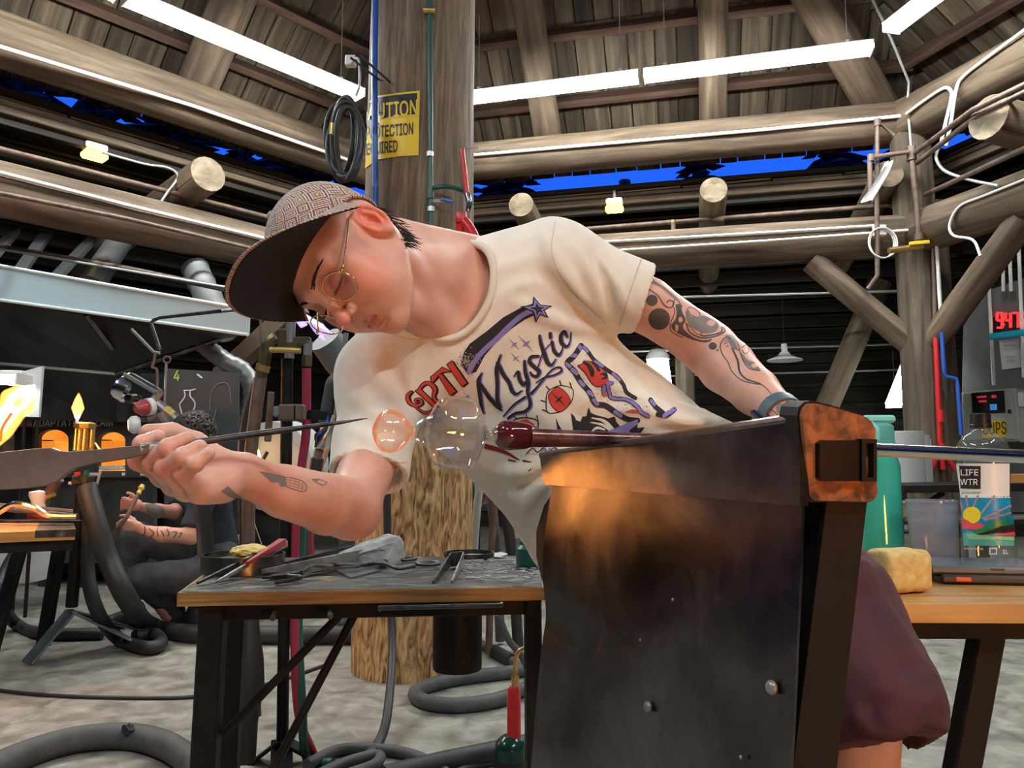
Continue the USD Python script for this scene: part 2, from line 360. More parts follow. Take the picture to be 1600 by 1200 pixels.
def pane(name, col=(1, 1, 1), gloss=0.05, ior=1.45, tintmix=0.0, dcol=(0.5, 0.5, 0.5)):
    """thin clear sheet: transparency, fresnel reflection, a little body colour"""
    N = {'t': ('transparent_bsdf', {'color': col}), 'g': ('glossy_bsdf', {'color': (1, 1, 1), 'roughness': gloss}), 'l': ('layer_weight', {'blend': 0.5}), 'w': ('math', {'math_type': 'power', 'value2': 4.0}), 'f': ('math', {'math_type': 'multiply_add', 'value2': 0.9, 'value3': ((ior - 1) / (ior + 1)) ** 2}), 'd': ('diffuse_bsdf', {'color': dcol}),
         'x': ('mix_closure', {'fac': tintmix}), 'y': ('mix_closure', {})}
    MAT[name] = usdkit.material(stage, '/World/Looks/' + name, N, [('t.BSDF', 'x.closure1'), ('d.BSDF', 'x.closure2'), ('x.closure', 'y.closure1'), ('g.BSDF', 'y.closure2'), ('l.facing', 'w.value1'), ('w.value', 'f.value1'), ('f.value', 'y.fac')], 'y.closure')
# ================================================================ materials of the building
wood('log_wood', (0.05, 0.033, 0.022), (0.135, 0.095, 0.064), (0.23, 0.17, 0.12), su=0.9, sv=9, rand=0.12)
wood('post_wood', (0.055, 0.04, 0.028), (0.13, 0.10, 0.072), (0.23, 0.185, 0.135), su=0.9, sv=11, rand=0.1)
wood('roof_wood', (0.028, 0.02, 0.014), (0.085, 0.063, 0.042), (0.16, 0.12, 0.08), su=0.8, sv=14, rand=0.45, crack=False)
wood('purlin_wood', (0.035, 0.018, 0.012), (0.085, 0.045, 0.03), (0.14, 0.08, 0.05), su=0.8, sv=14, rand=0.3, crack=False)
wood('dark_board', (0.012, 0.010, 0.008), (0.03, 0.024, 0.018), (0.05, 0.04, 0.03), su=0.8, sv=12, rand=0.4, crack=False)
wood('cut_end', (0.10, 0.07, 0.045), (0.22, 0.165, 0.11), (0.32, 0.25, 0.175), su=6, sv=10, rand=0.1, crack=False)
noisy('concrete', (0.12, 0.11, 0.092), (0.26, 0.245, 0.21), scale=8, detail=14, rough=(0.38, 0.6), bump=0.25, bdist=0.004, c2=(0.41, 0.39, 0.345), lo=0.30, hi=0.72, dist=0.5)
noisy('grey_wall', (0.10, 0.105, 0.11), (0.155, 0.16, 0.165), scale=3, rough=(0.5, 0.7))
noisy('black_wall', (0.008, 0.008, 0.009), (0.02, 0.02, 0.02), scale=3, rough=(0.6, 0.8))
plain('conduit', (0.55, 0.56, 0.55), 0.35, 0.6); plain('conduit_white', (0.75, 0.75, 0.72), 0.4)
noisy('iron_pipe', (0.10, 0.065, 0.05), (0.19, 0.13, 0.10), scale=14, rough=(0.45, 0.65), metal=0.3)
plain('brass', (0.62, 0.43, 0.16), 0.3, 0.9); plain('yellow_paint', (0.75, 0.55, 0.04), 0.4)
noisy('foliage', (0.004, 0.009, 0.005), (0.012, 0.022, 0.011), scale=5, rough=(0.7, 0.9))
glow('tube_glow', (0.94, 1.0, 0.97), FLUO); plain('fixture_white', (0.72, 0.73, 0.72), 0.4)
glow('sodium_glow', (1.0, 0.74, 0.13), 5.0); glow('tube_glow_small', (0.90, 1.0, 0.90), 14.0)
plain('red_paint', (0.55, 0.02, 0.025), 0.35); plain('blue_paint', (0.02, 0.09, 0.42), 0.35); plain('green_paint', (0.012, 0.085, 0.06), 0.35)
plain('white_paint', (0.78, 0.78, 0.76), 0.5); plain('black_paint', (0.01, 0.01, 0.011), 0.35); plain('rubber', (0.022, 0.023, 0.024), 0.55)
plain('chrome', (0.72, 0.72, 0.73), 0.16, 1.0)
# ================================================================ the hall: a hexagon of logs round the centre post
CC = A(-0.45, 3.65); ZR = 4.0
VX = [A(-4.7, 4.0), A(-1.35, 7.6), A(3.46, 6.47), A(5.1, 1.8), A(3.2, -3.0), A(-4.0, -1.8)]
def v3(p, z): return A(p[0], p[1], z)
APEX = v3(CC, 7.5)
def side(i, j):
    a, b = VX[i], VX[j]; d = unit(b - a); n = A(d[1], -d[0])
    if n @ (CC - a) < 0: n = -n
    return a, b, d, n          # n points to the centre
# floor: one slab with control joints
fl = thing('floor', kind='structure')
part(fl, 'slab', bx((-14, -6, -0.2), (16, 20, 0), 0.001), 'concrete', False)
# ---- ceiling: planks on purlins on log rafters
ce = thing('ceiling', kind='structure')
rg = random.Random(5)
def roofpt(i, j, s, t, lift=0.0):
    """s metres along side i-j, t up the slope (0 at the ring, 1 at the apex)"""
    a, b, d, n = side(i, j); foot = (APEX[:2] - a) @ d; run = (APEX[:2] - a) @ n
    p = v3(a + d * s + n * run * t, ZR + 0.46 + (APEX[2] - ZR - 0.46) * t)
    nrm = unit(np.cross(v3(d, 0), v3(n * run, APEX[2] - ZR - 0.46))); nrm = nrm if nrm[2] > 0 else -nrm
    return p + nrm * lift, nrm
DECKF = np.array([[0, 1, 2], [5, 4, 3], [0, 3, 4], [0, 4, 1], [1, 4, 5], [1, 5, 2], [2, 5, 3], [2, 3, 0]])
ROWS = [(-0.16, 0.135), (0.135, 0.33), (0.33, 0.56), (0.56, 0.97)]
def sector(i, j, w=0.22, parts=True):
    a, b, d, n = side(i, j); L = np.linalg.norm(b - a); foot = (APEX[:2] - a) @ d; pl = []
    for r, (t0, t1) in enumerate(ROWS):
        s = -0.4
        while s < L + 0.4:
            ww = w * rg.uniform(0.75, 1.25); m = s + ww / 2
            lim = m / foot if m < foot else (L - m) / (L - foot)       # hip at t = lim
            lo, hi = t0, min(t1, lim + 0.03)
            if hi - lo > 0.02:
                up = rg.uniform(0, 0.018); p, nr = roofpt(i, j, m, lo - 0.02, 0.21 + up); q, _ = roofpt(i, j, m, hi + 0.012, 0.205 + up)
                pl.append(plankuv(p, q, ww - 0.012, 0.03, nr, 0.003, rg.uniform(0, 50)))
            s += ww
    for m in pl:
        part(ce, 'plank', m, 'roof_wood')
    P = [roofpt(i, j, s, t, 0.245)[0] for s, t in ((-.9, -0.165), (L + .9, -0.165), (foot, 1.0))]; up = A(0, 0, 0.04)
    part(ce, 'deck', trimesh.Trimesh(np.vstack([P, np.array(P) + up]), DECKF, process=False), 'roof_wood', False)
    for t in (0.0, 0.135, 0.33, 0.56):
        s0, s1 = max(0, foot * t) - 0.1, L - (L - foot) * t + 0.1
        p, nr = roofpt(i, j, s0, t, 0.13); q, _ = roofpt(i, j, s1, t, 0.13)
        part(ce, 'purlin', plankuv(p, q, 0.07, 0.15, nr, 0.004, rg.uniform(0, 50)), 'purlin_wood')
for ij in ((0, 1), (1, 2), (2, 3)): sector(*ij)
for i, j in ((3, 4), (4, 5), (5, 0)):                                  # behind the camera: plain decks
    a, b, d, n = side(i, j); P = [v3(a - n * 0.8, ZR + 0.3), v3(b - n * 0.8, ZR + 0.3), APEX + A(0, 0, 0.3)]
    V = np.vstack([P, np.array(P) + A(0, 0, 0.06)]); 
    part(ce, 'deck', trimesh.Trimesh(V, DECKF, process=False), 'roof_wood', False, kind=None)
def raft(i, j, s, r=0.135, t1=0.9, seed=0):
    a, b, d, n = side(i, j); p, _ = roofpt(i, j, s, -0.12, -0.07); q, _ = roofpt(i, j, s, t1, -0.07)
    if s <= 0.01 or s >= np.linalg.norm(b - a) - 0.01: q = p + (APEX - A(0, 0, .2) - p) * 0.93
    part(ce, 'rafter', log(p, q, r, r * 0.92, seed, 12, 18, 0.04), 'log_wood')
def sof(px, py, i, j, z=ZR + 0.2):
    a, b, d, n = side(i, j); return (onpl(px, py, v3(a, z), v3(n, 0))[:2] - a) @ d
raft(1, 2, sof(852, 225, 1, 2), 0.14, 0.93, 3); raft(1, 2, sof(1115, 195, 1, 2), 0.13, 0.93, 4)
raft(1, 2, np.linalg.norm(VX[2] - VX[1]), 0.17, 0.95, 5); raft(1, 2, 0, 0.16, 0.9, 6)
raft(0, 1, sof(318, 165, 0, 1), 0.17, 0.92, 7); raft(0, 1, 0, 0.16, 0.9, 8); raft(2, 3, 2.4, 0.14, 0.9, 9)
# ---- ring logs
def ringlog(i, j, z, r, label, seed, ext=0.1):
    a, b, d, n = side(i, j)
    return solo('ring_log', label, 'log beam', log(v3(a - d * ext, z), v3(b + d * ext, z), r, r * 0.95, seed, 26, 22, 0.035), 'log_wood')
def hz(px, py, i, j, off=0.0):
    a, b, d, n = side(i, j); return onpl(px, py, v3(a + n * off, 0), v3(n, 0))
ZL = (hz(1200, 381, 1, 2)[2] + hz(1400, 368, 1, 2)[2]) / 2
ZLL = (hz(60, 318, 0, 1)[2] + hz(340, 365, 0, 1)[2]) / 2
ringlog(1, 2, ZR, 0.185, 'long upper roof log running from behind the centre post to the right corner post', 11)
ringlog(0, 1, ZR, 0.2, 'long upper roof log crossing the top left, above the cap', 12)
ringlog(2, 3, ZR, 0.2, 'upper roof log at the top right edge, rising from the corner post', 13)
ringlog(1, 2, ZL, 0.19, 'lower log beam over the dark bay, carrying two thin white conduits', 14)
ringlog(0, 1, ZLL, 0.2, 'lower log beam on the left, behind the cap and under the sawn stub', 15)
ringlog(2, 3, ZL, 0.19, 'lower log beam at the right edge, with a bent conduit on its face', 16)
# ---- outer lean-to roof: ledge plank, sawn log stubs, dark boards
def ledge(i, j, z, px0, px1, label, seed):
    a, b, d, n = side(i, j); L = np.linalg.norm(b - a)
    t = thing('ledge', label, 'ledge board', v3((a + b) / 2 - n * 0.45, z))
    part(t, 'board', plankuv(v3(a - n * 0.45 - d * 0.2, z), v3(b - n * 0.45 + d * 0.2, z), 0.1, 0.11, (0, 0, 1), 0.008, seed), 'log_wood')
    rr = random.Random(seed); s = 0.0
    while s < L:
        l = rr.uniform(0.5, 1.1)
        part(t, 'shingle', plankuv(v3(a - n * 0.50 + d * s, z + 0.07 + rr.uniform(0, .012)), v3(a - n * 0.50 + d * (s + l - 0.02), z + 0.07 + rr.uniform(0, .02)), 0.16, 0.018, (0, 0, 1), 0.003, s), 'log_wood'); s += l
ZE = (hz(900, 318, 1, 2, -0.45)[2] + hz(1340, 283, 1, 2, -0.45)[2]) / 2
ZEL = (hz(60, 185, 0, 1, -0.45)[2] + hz(250, 240, 0, 1, -0.45)[2]) / 2
ledge(1, 2, ZE, 0, 0, 'weathered ledge board under the strip of blue evening sky', 21)
ledge(0, 1, ZEL, 0, 0, 'weathered ledge board at the left edge with broken shingles on top, over a yellow lamp', 22)
ledge(2, 3, ZE, 0, 0, 'weathered ledge board at the far right above the big sawn log end', 23)
def outer(i, j, ze, wallkind='dark_board', OUT=5.2, ZO=2.35, skip=0):
    a, b, d, n = side(i, j); L = np.linalg.norm(b - a); t = thing('ceiling', kind='structure')
    K = 24
    for k in range(K):
        o0, o1 = 0.4 + (OUT - 0.4) * k / K, 0.4 + (OUT - 0.4) * (k + 1) / K; z = lambda o: ze + 0.05 + (ZO - ze) * (o - 0.4) / (OUT - 0.4)
        mid = (o0 + o1) / 2; e = mid * 0.65 + 0.3
        part(t, 'plank', plankuv(v3(a - n * mid - d * e, z(mid) + rg.uniform(0, .012)), v3(b - n * mid + d * e, z(mid) + rg.uniform(0, .012)), (o1 - o0) * 1.04, 0.025, unit(v3(-n * (ZO - ze), OUT)), 0.003, k * 3.1), 'dark_board')
        if k % 2 == 0:
            part(t, 'purlin', plankuv(v3(a - n * mid - d * e, z(mid) - 0.08), v3(b - n * mid + d * e, z(mid) - 0.08), 0.07, 0.12, (0, 0, 1), 0.004, k * 1.3), 'dark_board')
    e0, e1 = 0.5, OUT * 0.65 + 0.7; P = [v3(a - n * 0.4 - d * e0, ze + 0.1), v3(b - n * 0.4 + d * e0, ze + 0.1), v3(b - n * OUT + d * e1, ZO + 0.1), v3(a - n * OUT - d * e1, ZO + 0.1)]
    V = np.vstack([P, np.array(P) + A(0, 0, 0.04)])
    part(t, 'deck', trimesh.Trimesh(V, [[0, 1, 2], [0, 2, 3], [6, 5, 4], [7, 6, 4], [0, 4, 5], [0, 5, 1], [1, 5, 6], [1, 6, 2], [2, 6, 7], [2, 7, 3], [3, 7, 4], [3, 4, 0]], process=False), 'dark_board', False)
    return t
outer(1, 2, ZE); outer(0, 1, ZEL); outer(2, 3, ZE)
def stub(px, py, i, j, r, label, out=3.2, drop=0.25, off=0.25, seed=0):
    a, b, d, n = side(i, j); p = hz(px, py, i, j, off); q = p - v3(n, 0) * out - A(0, 0, drop)
    t = thing('log_stub', label, 'log', p)
    part(t, 'log_body', log(p, q, r, r * 1.05, seed, 10, 18, 0.04), 'log_wood')
    ax = unit(q - p); part(t, 'sawn_end', tube([p - ax * 0.006, p + ax * 0.004], r * 0.985, 18, uvs=True), 'cut_end')
stub(1115, 297, 1, 2, 0.12, 'sawn log end over the dark bay, between the two strips of blue sky', seed=31)
stub(814, 320, 1, 2, 0.12, 'sawn log end just above the shirt shoulder, right of the centre post', seed=32)
stub(1545, 183, 2, 3, 0.16, 'biggest sawn log end, at the top right edge beneath two iron pipes', seed=33, off=0.5)
stub(1388, 272, 1, 2, 0.12, 'sawn log end against the corner post with a torn rag hung by it', seed=34)
stub(325, 272, 0, 1, 0.145, 'sawn log end over the cap on the left, resting on the lower log', seed=35, off=0.3)
# ---- corner post, second post, braces
def post(px, py, z0, z1, r, label, off=(0, 0), seed=0, i=1, j=2):
    p = hz(px, py, i, j, 0); p[:2] += off
    return solo('log_post', label, 'post', log(v3(p[:2], z0), v3(p[:2], z1), r * 1.06, r, seed, 22, 20, 0.04), 'post_wood'), p
POSTR, PR = post(1432, 400, 0, ZR - 0.1, 0.165, 'tall corner log post on the right with red and blue pipes clipped to it', seed=41)
post(1492, 500, 0, ZR - 0.6, 0.14, 'darker log post just behind the corner post and its blue pipe', (0.12, 0.5), seed=42)
post(1118, 560, 0, 2.9, 0.12, 'dim log post far back in the dark bay, seen between the forearm and shirt', (0.4, 3.0), seed=43)
def brace(p, q, r, label, seed):
    return solo('log_brace', label, 'brace', log(p, q, r, r, seed, 10, 16, 0.03), 'log_wood')
brace(hz(1268, 408, 1, 2), hz(1432, 545, 1, 2), 0.105, 'diagonal log brace running from the lower log down to the left of the corner post', 51)
pb = v3(PR[:2], hz(1478, 530, 1, 2)[2]); brace(pb + A(0.05, -0.1, -0.02), hz(1602, 338, 2, 3, 0.0), 0.11, 'split diagonal log brace leaning right from the corner post', 52)
pd = hz(1290, 640, 1, 2, -2.2); brace(pd, hz(1375, 440, 1, 2, -2.2), 0.13, 'dim slanting log under the far lean-to roof, behind the diagonal brace', 53)
# ---- outer walls (dark) and the right-hand grey wall
def wall(name, p, q, z1, mat, boards=True, z0=0.0, thick=0.12):
    t = thing(name, kind='structure'); p, q = A(*p), A(*q)
    if boards:
        z = z0
        while z < z1:
            h = 0.24; part(t, 'plank', plankuv(v3(p, z + h / 2), v3(q, z + h / 2), thick * rg.uniform(.9, 1.1), h - 0.012, (0, 0, 1), 0.006, z), mat); z += h
        part(t, 'backing', bar(v3(p, z1 / 2), v3(q, z1 / 2), thick * 0.4, z1 - 0.02), mat, False)
    else: part(t, 'panel', bar(v3(p, (z0 + z1) / 2), v3(q, (z0 + z1) / 2), thick, z1 - z0), mat, False)
    return t
o12 = side(1, 2)[3]; o01 = side(0, 1)[3]; o23 = side(2, 3)[3]
wall('wall_back', VX[1] - o12 * 5.2 - side(1, 2)[2] * 3.3, VX[2] - o12 * 5.2 + side(1, 2)[2] * 3.2, 2.4, 'dark_board')
wall('wall_left', VX[0] - o01 * 5.0 - side(0, 1)[2] * 2.6, VX[1] - o01 * 5.0 + side(0, 1)[2] * 3.3, 2.4, 'black_wall', False)
wall('wall_right', VX[2] - o23 * 5.2 - side(2, 3)[2] * 3.2, VX[3] - o23 * 5.2 + side(2, 3)[2] * 2.6, 2.4, 'dark_board')
# ---- conifers outside
def conifer(x, y, h, seed, label, wide=.24):
    r = random.Random(seed); t = thing('conifer', label, 'tree', A(x, y, 0)); ms = []
    part(t, 'trunk', rod(A(x, y, 0), A(x, y, h * 0.97), h * 0.018, 8), 'foliage')
    for k in range(34):
        f = k / 34; z = h * (0.12 + 0.86 * f); R = h * wide * (1 - f) ** 0.7 + 0.15
        for q in range(9):
            a = r.uniform(0, 6.283); l = R * r.uniform(0.6, 1.1); c = A(x, y, z); e = c + A(math.cos(a) * l, math.sin(a) * l, -0.25 * l)
            w = l * 0.22; s = A(-math.sin(a), math.cos(a), 0) * w
            V = np.array([c, (c + e) / 2 + s, e, (c + e) / 2 - s, (c + e) / 2 + A(0, 0, w * .5), (c + e) / 2 - A(0, 0, w * .9)])
            ms.append(trimesh.Trimesh(V, [[0, 1, 4], [1, 2, 4], [2, 3, 4], [3, 0, 4], [1, 0, 5], [2, 1, 5], [3, 2, 5], [0, 3, 5]], process=False))
    part(t, 'branches', cat(ms), 'foliage', False)
for k, (px, top, dd, lb, wd) in enumerate(((976, 268, 26, 'slim tree in the wider blue strip', .10), (1092, 205, 20, 'tall tree between the two blue strips', .30), (1290, 170, 16, 'broad tree right of the narrow blue strip', .34), (1420, 150, 22, 'tree by the corner post', .34), (800, 190, 20, 'broad tree beside the centre post', .30), (690, 190, 22, 'tree hidden behind the centre post', .34),
    (40, 30, 17, 'leftmost tree of the left gap', .40), (170, 60, 14, 'second tree of the left gap', .34), (285, 90, 16, 'third tree of the left gap', .36), (385, 150, 22, 'fourth tree of the left gap', .22), (470, 130, 17, 'tree nearest the cap in the left gap', .34))):
    p = at(px, top, dd); conifer(p[0], p[1], p[2], 60 + k, 'dark conifer outside against the dusk sky, ' + lb, wd)
# the sides behind the camera: lean-to decks and a wall, so that only the gaps under the eaves let the evening sky in
t = thing('ceiling', kind='structure'); part(t, 'deck', bx((-14, -7, 3.4), (-6.2, 4.0, 3.5)), 'dark_board', False); part(t, 'deck', bx((6.5, -7, 3.4), (14, 1.5, 3.5)), 'dark_board', False); part(t, 'deck', bx((-7, -7, 4.4), (7, -2.0, 4.5)), 'roof_wood', False); part(t, 'deck', bx((-7, -3, 4.3), (-3.6, 4.2, 4.4)), 'roof_wood', False); part(t, 'deck', bx((4.0, -3, 4.3), (7.5, 2.0, 4.4)), 'roof_wood', False)
wall('wall_front', (-14, -6.5), (14, -6.5), 4.6, 'dark_board', False); wall('wall_side_west', (-10, -6.5), (-10, 5), 4.6, 'dark_board', False); wall('wall_side_east', (10, -6.5), (10, 4), 4.6, 'dark_board', False)
# ================================================================ lamps
def fluo(p, q, label, wd=0.16, chan=0.07, n=2, hang=True, down=A(0, 0, -1.0), mat='tube_glow', grp=None):
    """strip light: channel above, two tubes under it, end caps, hangers"""
    p, q = np.asarray(p, float), np.asarray(q, float); t = thing('fluorescent_fixture', label, 'strip light', (p + q) / 2, grp)
    R = frame(q - p); ax, sd, up = R[:, 0], R[:, 1], R[:, 2]; L = np.linalg.norm(q - p)
    ch = part(t, 'channel', cat(bar(p + up * 0.032, q + up * 0.032, chan, 0.025, 0.006), bar(p + up * 0.016, q + up * 0.016, wd * 1.02, 0.008, 0.002)), 'fixture_white', False)
    part(t, 'lens', prism(Polygon([(-wd * .46, 0.012), (-wd * .46, -0.03), (-wd * .40, -0.048), (wd * .40, -0.048), (wd * .46, -0.03), (wd * .46, 0.012)]), p + ax * .012, sd, up, 0, L - .024), mat, False)
    for e, s in ((p, 1), (q, -1)): part(t, 'end_cap', cbox(e - up * 0.014, (0.012, wd * 0.96, 0.08), R, 0.003), 'fixture_white', False)
    if hang:
        for f in (0.1, 0.9):
            c = p + (q - p) * f; part(ch, 'hanger', cbox(c + up * 0.06, (0.03, 0.025, 0.035), R), 'fixture_white', False); part(ch, 'chain', rod(c + up * 0.09, c + A(0, 0, 0.75), 0.004, 6), 'conduit')
    return t
LA, LB = atz(722, 152, 4.25), atz(1362, 72, 4.25); mid = LA + (LB - LA) * 0.47
fluo(LA, mid - unit(LB - LA) * 0.02, 'fluorescent strip light just right of the centre post, above the log beam'); fluo(mid + unit(LB - LA) * 0.02, LB, 'fluorescent strip light at upper right, ending in the open before the corner post')
LC, LD = atz(196, -8, 4.1), atz(562, 146, 4.1); LDm = LC + (LD - LC) * 0.5
fluo(LC, LD, 'fluorescent strip light at the upper left, its end against the centre post')
LE = atz(1392, 42, 4.3); fluo(LE, LE + A(0.55, -2.3, 0.0), 'fluorescent strip light cut by the top right edge of the picture', n=2)
dl = unit(LC - LD); fluo(LC + dl * 0.05, LC + dl * 1.9, 'fluorescent strip light out of frame beyond the upper left one')
for w_, p, q in (('on the right', (3.1, 0.2, 4.2), (2.0, -1.6, 4.2)), ('in the middle', (-0.9, -1.6, 4.2), (1.0, -2.0, 4.2)), ('on the left', (-3.2, 1.6, 4.2), (-2.8, -0.4, 4.2))):
    fluo(A(*p), A(*q), 'strip light of the same ring, out of frame behind the camera ' + w_)
# small lamps under the ledges: a housing, a glowing lens, a bracket
def flood(P, d, label, s=0.16):
    t = thing('flood_lamp', label, 'lamp', P); R = frame(d)
    part(t, 'housing', cbox(P + A(0, 0, 0.04), (s * 0.7, s, 0.06), R, 0.012), 'fixture_white', False)
    part(t, 'lens', cbox(P - A(0, 0, 0.03), (s * 0.75, s * 1.1, 0.06), R, 0.02), 'sodium_glow', False)
    part(t, 'bracket', bar(P + A(0, 0, 0.06), P + A(0, 0, 0.16), 0.02, 0.03), 'iron_pipe', False)
flood(hz(960, 322, 1, 2, -0.28), v3(o12, 0), 'small yellow lamp glowing under the ledge board in the middle bay')
flood(hz(148, 238, 0, 1, -0.5), v3(o01, 0), 'small yellow lamp glowing under the ledge board at the left', 0.17)
# lamps deep in the bays
P = hz(1028, 582, 1, 2, -2.4); t = thing('work_lamp', 'white-domed work lamp glaring beneath the armpit above the shirt hem', 'lamp', P); part(t, 'dome', lathe([(0, .30), (.09, .28), (.14, .20), (.145, .16), (0, .17)], P, n=28), 'fixture_white'); part(t, 'glowing_tube', lathe([(.13, .165), (.16, -.10), (.17, -.20), (0, -.21), (0, .165)], P, n=28), 'tube_glow_small'); part(t, 'cord', rod(P + A(0, 0, .29), P + A(0, 0, 1.1), .008, 6), 'rubber')
fluo(hz(1433, 556, 1, 2, -0.9), hz(1396, 632, 1, 2, -4.6), 'strip light seen nearly end-on, left of the corner post and above the teal bottle', mat='tube_glow_small', wd=0.22)
P = hz(1226, 562, 1, 2, -2.5); t = thing('pendant_lamp', 'unlit white dish lamp hanging over the watch hand in the dark bay', 'lamp', P)
part(t, 'shade', lathe([(0.02, 0.10), (0.05, 0.09), (0.075, 0.05), (0.2, 0.0), (0.205, -0.012), (0.19, -0.005), (0.07, 0.04), (0.0, 0.06)], P), 'fixture_white'); part(t, 'socket', lathe([(0, 0.2), (0.035, 0.19), (0.035, 0.09), (0, 0.09)], P), 'fixture_white'); part(t, 'cord', rod(P + A(0, 0, .19), P + A(0, 0, 0.8), 0.006, 6), 'rubber')
# ---- the glory hole (furnace) stands behind and left of the camera; its mouth glows orange
GH = A(1.5, -1.7, 0.75); gd = unit(A(0.1, 1.3, 1.0) - GH)
t = thing('glory_hole', 'round steel furnace with a glowing mouth, out of frame behind the camera', 'furnace', GH)
plain('furnace_steel', (0.12, 0.12, 0.12), 0.5, 0.6); glow('furnace_fire', (1.0, 0.36, 0.075), FURNACE)
part(t, 'drum', lathe([(0.21, 0.0), (0.5, 0.0), (0.5, -0.9), (0, -0.9), (0, -0.5), (0.21, -0.48), (0.21, 0.0)], GH, gd, 40), 'furnace_steel')
part(t, 'fire', lathe([(0, -0.02), (0.205, -0.02), (0.205, -0.05), (0, -0.05)], GH, gd, 32), 'furnace_fire')
for s in (-1, 1):
    for w in (-0.15, -0.75): part(t, 'leg', rod(v3((GH + gd * w)[:2], 0) + A(0.35 * s, 0, 0), GH + gd * w + A(0.35 * s, 0, -0.1), 0.03, 10), 'furnace_steel')
# ================================================================ the bench: heat shield, tool table, seat side, glass on the iron
noisy('shield_steel', (0.04, 0.04, 0.042), (0.18, 0.175, 0.17), scale=7, detail=9, rough=(0.17, 0.33), metal=1.0, bump=0.12, bdist=0.002, lo=0.25, hi=0.75, dist=0.6)
noisy('rail_steel', (0.08, 0.075, 0.07), (0.26, 0.24, 0.225), scale=9, detail=9, rough=(0.18, 0.34), metal=1.0, bump=0.1, bdist=0.0015, lo=0.25, hi=0.75)
noisy('rust', (0.05, 0.018, 0.008), (0.42, 0.13, 0.035), scale=55, detail=8, rough=(0.55, 0.8), bump=0.4, bdist=0.001, lo=0.34, hi=0.58, dist=0.5)
noisy('frame_steel', (0.005, 0.005, 0.005), (0.012, 0.0115, 0.0115), scale=12, rough=(0.45, 0.65), specular_ior_level=0.22)
noisy('brown_steel', (0.007, 0.0055, 0.005), (0.014, 0.011, 0.010), scale=14, rough=(0.45, 0.65), bump=0.05, specular_ior_level=0.2)
wood('bench_wood', (0.19, 0.095, 0.03), (0.40, 0.225, 0.08), (0.54, 0.34, 0.14), su=2.0, sv=60, rand=0.05, bump=0.15, rough=0.5)
wood('seat_wood', (0.34, 0.15, 0.04), (0.52, 0.25, 0.075), (0.62, 0.34, 0.12), su=2.5, sv=50, rand=0.04, bump=0.1, rough=0.35, crack=False)
noisy('burnt_top', (0.012, 0.012, 0.012), (0.06, 0.05, 0.04), scale=11, detail=10, rough=(0.35, 0.65), bump=0.4, bdist=0.002, c2=(0.34, 0.25, 0.13), lo=0.40, hi=0.72, dist=0.8, vec=(1, 2.2, 1))
noisy('tool_steel', (0.17, 0.165, 0.16), (0.33, 0.32, 0.31), scale=18, rough=(0.25, 0.45), metal=0.45, bump=0.05)
noisy('dark_tool', (0.03, 0.03, 0.032), (0.10, 0.10, 0.105), scale=25, rough=(0.3, 0.5), metal=0.8)
plain('plate_steel', (0.30, 0.33, 0.34), 0.3, 0.9)
S1, S2 = at(845, 757, 1.25), at(1240, 787, 0.70); GD = A(-0.09, 0, -1.0); SD = unit(S2 - S1); SN = unit(np.cross(SD, GD)); SN = SN if SN @ (CAM - S2) > 0 else -SN
BEN = thing('bench_rail', 'black steel heat shield and rail of the glass bench, glowing orange on top', 'bench rail', v3(S2[:2], 0))
def sheet(P00, P10, P01, P11, nu, nv, th, n, disp):
    V = []
    for i in range(nu):
        for j in range(nv):
            u, v = i / (nu - 1), j / (nv - 1); p = (P00 * (1 - u) + P10 * u) * (1 - v) + (P01 * (1 - u) + P11 * u) * v; V.append(p + n * disp(p, u, v))
    V = np.array(V); k = len(V); Q = []
    for i in range(nu - 1):
        for j in range(nv - 1): a = i * nv + j; Q.append((a, a + nv, a + nv + 1, a + 1))
    Q = np.array(Q); V2 = np.vstack([V, V - n * th]); Fq = [Q, Q[:, ::-1] + k]
    for i in range(nu - 1): Fq.append(np.array([((i + 1) * nv, i * nv, i * nv + k, (i + 1) * nv + k), (i * nv + nv - 1, (i + 1) * nv + nv - 1, (i + 1) * nv + nv - 1 + k, i * nv + nv - 1 + k)]))
    for j in range(nv - 1): Fq.append(np.array([(j, j + 1, j + 1 + k, j + k), ((nu - 1) * nv + j + 1, (nu - 1) * nv + j, (nu - 1) * nv + j + k, (nu - 1) * nv + j + 1 + k)]))
    return cat((V2, np.vstack(Fq)))
pl0 = onpl(866, 757, S1, SN); q0, q1 = pl0, S2 + SD * 0.012; hgt = 0.74
dsp = lambda p, u, v: 0.006 * (meshkit.fbm(p[None] * 5, 3, 2)[0] - 0.5) + 0.010 * math.exp(-((v - .12) / .12) ** 2) * (1 - u) ** 6 - 0.006 * math.exp(-((v - .27) / .05) ** 2) * max(0, 1 - u * 2.4)
part(BEN, 'shield_panel', sheet(q0, q1, q0 + GD * hgt, q1 + GD * hgt, 60, 50, 0.003, SN, dsp), 'shield_steel', 40)
